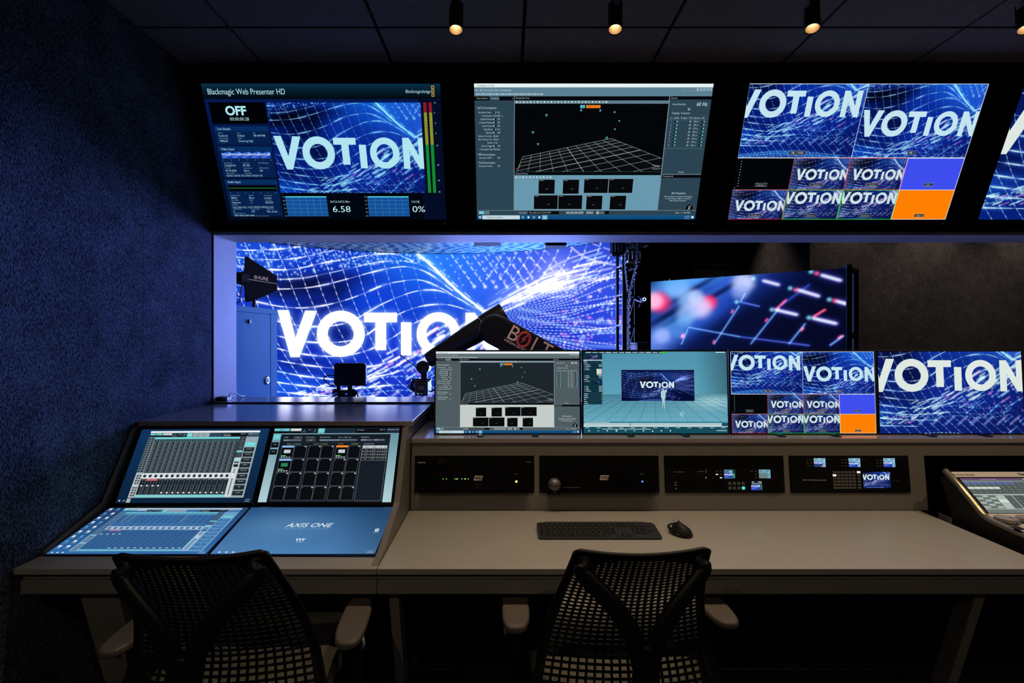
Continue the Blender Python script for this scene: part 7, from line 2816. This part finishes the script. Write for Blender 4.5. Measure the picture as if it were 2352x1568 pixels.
def make_chair(label):
    t = thing('work_chair', label, 'chair', (0, 0, 0), 0, 'black mesh-back chairs')
    # hanging back: one moulded web with a window in every cell
    nc = 22
    rows = [0.0]
    st = 0.0200
    while rows[-1] < 1.0:
        rows.append(rows[-1] + st)
        st = min(0.043, st * 1.022)
    rows = [r / rows[-1] for r in rows]
    b = MB()
    vs, fs = [], []
    idx = {}
    def V(u, v):
        k = (round(u, 5), round(v, 5))
        if k not in idx:
            idx[k] = len(vs)
            vs.append(back_pt(u, v))
        return idx[k]
    for j in range(len(rows) - 1):
        v0, v1 = rows[j], rows[j + 1]
        vm = (v0 + v1) / 2
        for i in range(nc):
            u0, u1 = -1 + 2 * i / nc, -1 + 2 * (i + 1) / nc
            um = (u0 + u1) / 2
            lim = 0.030 + 0.125 * um * um               # solid yoke along the top, deeper at the corners
            edge = 0.93
            if vm < lim or abs(um) > edge or vm > 0.975:
                fs.append((V(u0, v0), V(u1, v0), V(u1, v1), V(u0, v1)))
                continue
            ku = 0.30 if vm > 0.5 else 0.34
            kv = 0.46 - 0.16 * vm
            sh = 0.30 * (1 - vm) ** 1.5 * (1 if um > 0 else -1) * (u1 - u0)
            a0, a1 = u0 + (u1 - u0) * ku / 2, u1 - (u1 - u0) * ku / 2
            c0, c1 = v0 + (v1 - v0) * kv / 2, v1 - (v1 - v0) * kv / 2
            o = [V(u0, v0), V(u1, v0), V(u1, v1), V(u0, v1)]
            n = [V(a0 + sh, c0), V(a1 + sh, c0), V(a1 - sh, c1), V(a0 - sh, c1)]
            for k in range(4):
                fs.append((o[k], o[(k + 1) % 4], n[(k + 1) % 4], n[k]))
    b.add(vs, fs)
    b.build('mesh_back', MAT['chair_strap'], t, world=False, solid=0.0055)
    b = MB()
    b.tube([back_pt(-0.98 + 1.96 * k / 24, 0.004) for k in range(25)], 0.0065, 8)
    for s in (-1, 1):
        b.tube([back_pt(s * 0.985, k / 24) for k in range(25)], 0.0062, 8)
    b.build('back_rim', MAT['chair_black'], t, world=False, smooth=True)
    # Y-shaped tower behind the back
    fork = Vector((0, -0.118, 0.705))
    b = MB()
    for s in (-1, 1):
        tp = back_pt(s * 0.83, 0.085) + Vector((0, -0.030, 0.0))
        path = catmull([fork + Vector((s * 0.008, 0.0, -0.05)), fork + Vector((s * 0.026, -0.004, 0.01)), fork.lerp(tp, 0.5) + Vector((0, -0.012, 0.0)), tp + Vector((-s * 0.004, -0.004, -0.02)), tp + Vector((0, 0.002, 0.006)), tp + Vector((s * 0.003, 0.014, 0.012))], 8)
        m = len(path)
        b.tube(path, [0.026 - 0.004 * k / m if k < m - 4 else 0.022 - 0.002 * (k - m + 4) for k in range(m)], 14, flat=((0, 1, 0.4), 0.62))
    b.build('tower_fork', MAT['chair_black'], t, world=False, smooth=True)
    b = MB()
    path = catmull([fork + Vector((0, 0.0, 0.006)), fork + Vector((0, -0.002, -0.08)), (0, -0.085, 0.55), (0, -0.02, 0.42), (0, 0.12, 0.36), (0, 0.24, 0.355)], 8)
    m = len(path)
    b.tube(path, [0.030 + 0.008 * min(1, k / 14.0) for k in range(m)], 14, flat=((0, 1, 0.4), 0.6))
    b.build('tower_stem', MAT['chair_black'], t, world=False, smooth=True)
    # seat
    b = MB()
    out, top = [], []
    N = 40
    vs, fs = [], []
    rings = [(1.0, 0.420), (1.03, 0.440), (1.03, 0.468), (0.99, 0.488), (0.85, 0.497), (0.5, 0.494), (0.02, 0.490)]
    for k, z in rings:
        for i in range(N):
            a = 2 * math.pi * i / N
            ca, sa = math.cos(a), math.sin(a)
            x = 0.245 * k * math.copysign(abs(ca) ** 0.45, ca)
            y = 0.29 + 0.235 * k * math.copysign(abs(sa) ** 0.45, sa)
            vs.append((x, y, z - 0.03 * max(0, (y - 0.42) / 0.1) ** 2 * 0.4))
    for r in range(len(rings) - 1):
        fs += [(r * N + i, r * N + (i + 1) % N, (r + 1) * N + (i + 1) % N, (r + 1) * N + i) for i in range(N)]
    fs.append(tuple(range(N - 1, -1, -1)))
    fs.append(tuple(range((len(rings) - 1) * N, len(rings) * N)))
    b.add(vs, fs)
    b.build('seat', MAT['seat_fabric'], t, world=False, smooth=True)
    b = MB()
    b.box(-0.17, 0.17, 0.10, 0.46, 0.335, 0.4195)
    b.build('seat_pan', MAT['chair_black'], t, world=False, bevel=0.02)
    # arms
    for s in (-1, 1):
        b = MB()
        pad = []
        for i in range(28):
            a = 2 * math.pi * i / 28
            ca, sa = math.cos(a), math.sin(a)
            pad.append((s * 0.300 + 0.041 * math.copysign(abs(ca) ** 0.7, ca) + s * 0.006 * (-sa), 0.205 + 0.128 * math.copysign(abs(sa) ** 0.62, sa)))
        b.prism(pad, 'z', 0.622, 0.646)
        b.build('arm_pad', MAT['arm_pad'], t, world=False, bevel=0.009, seg=3)
        b = MB()
        b.tube(catmull([(s * 0.300, 0.19, 0.6215), (s * 0.302, 0.20, 0.55), (s * 0.295, 0.23, 0.42), (s * 0.24, 0.26, 0.368), (s * 0.16, 0.28, 0.362)], 8), 0.021, 12, flat=((0, 1, 0), 1.35))
        b.build('arm_post', MAT['chair_black'], t, world=False, smooth=True)
        b = MB()
        b.tube([(s * 0.327, 0.185, 0.600), (s * 0.333, 0.175, 0.585), (s * 0.330, 0.17, 0.572)], 0.005, 8)
        b.build('arm_lever', MAT['grey_metal'], t, world=False, smooth=True)
    # column, star base, castors
    b = MB()
    b.cyl((0, 0.27, 0.10), (0, 0.27, 0.385), 0.028, n=18)
    b.build('gas_column', MAT['chair_black'], t, world=False)
    b = MB()
    b.cyl((0, 0.27, 0.075), (0, 0.27, 0.125), 0.045, 0.04, 20)
    for k in range(5):
        a = math.radians(90 + 72 * k)
        b.tube([(0.03 * math.cos(a), 0.27 + 0.03 * math.sin(a), 0.105), (0.17 * math.cos(a), 0.27 + 0.17 * math.sin(a), 0.092), (0.31 * math.cos(a), 0.27 + 0.31 * math.sin(a), 0.074)], [0.026, 0.022, 0.016], 10)
    b.build('star_base', MAT['chair_black'], t, world=False)
    for k in range(5):
        a = math.radians(90 + 72 * k)
        c = Vector((0.31 * math.cos(a), 0.27 + 0.31 * math.sin(a), 0.029))
        d = Vector((-math.sin(a), math.cos(a), 0))
        b = MB()
        b.cyl(c - d * 0.024, c - d * 0.004, 0.0285, n=18)
        b.cyl(c + d * 0.004, c + d * 0.024, 0.0285, n=18)
        b.cyl(c, c + Vector((0, 0, 0.044)), 0.006, n=10)
        b.build('castor', MAT['chair_black'], t, world=False)
    return t

CH = make_chair('black mesh-back office chair on the left, in front of the touch screens')
CH.location = (-0.730, 1.278, 0.0)
CH.rotation_euler = (0, 0, math.radians(3.5))
C2 = dup(CH, (0.332, 1.375, 0.0), math.radians(2), 'black mesh-back office chair at the centre, in front of the keyboard')
for ch in CH.children:          # its seat and back are set a little higher, the arms a notch lower
    if ch.name.split('.')[0] in ('mesh_back', 'back_rim', 'tower_fork', 'tower_stem', 'seat', 'seat_pan'):
        ch.location.z += 0.032
    elif ch.name.split('.')[0] in ('arm_pad', 'arm_post', 'arm_lever'):
        ch.location.z -= 0.004
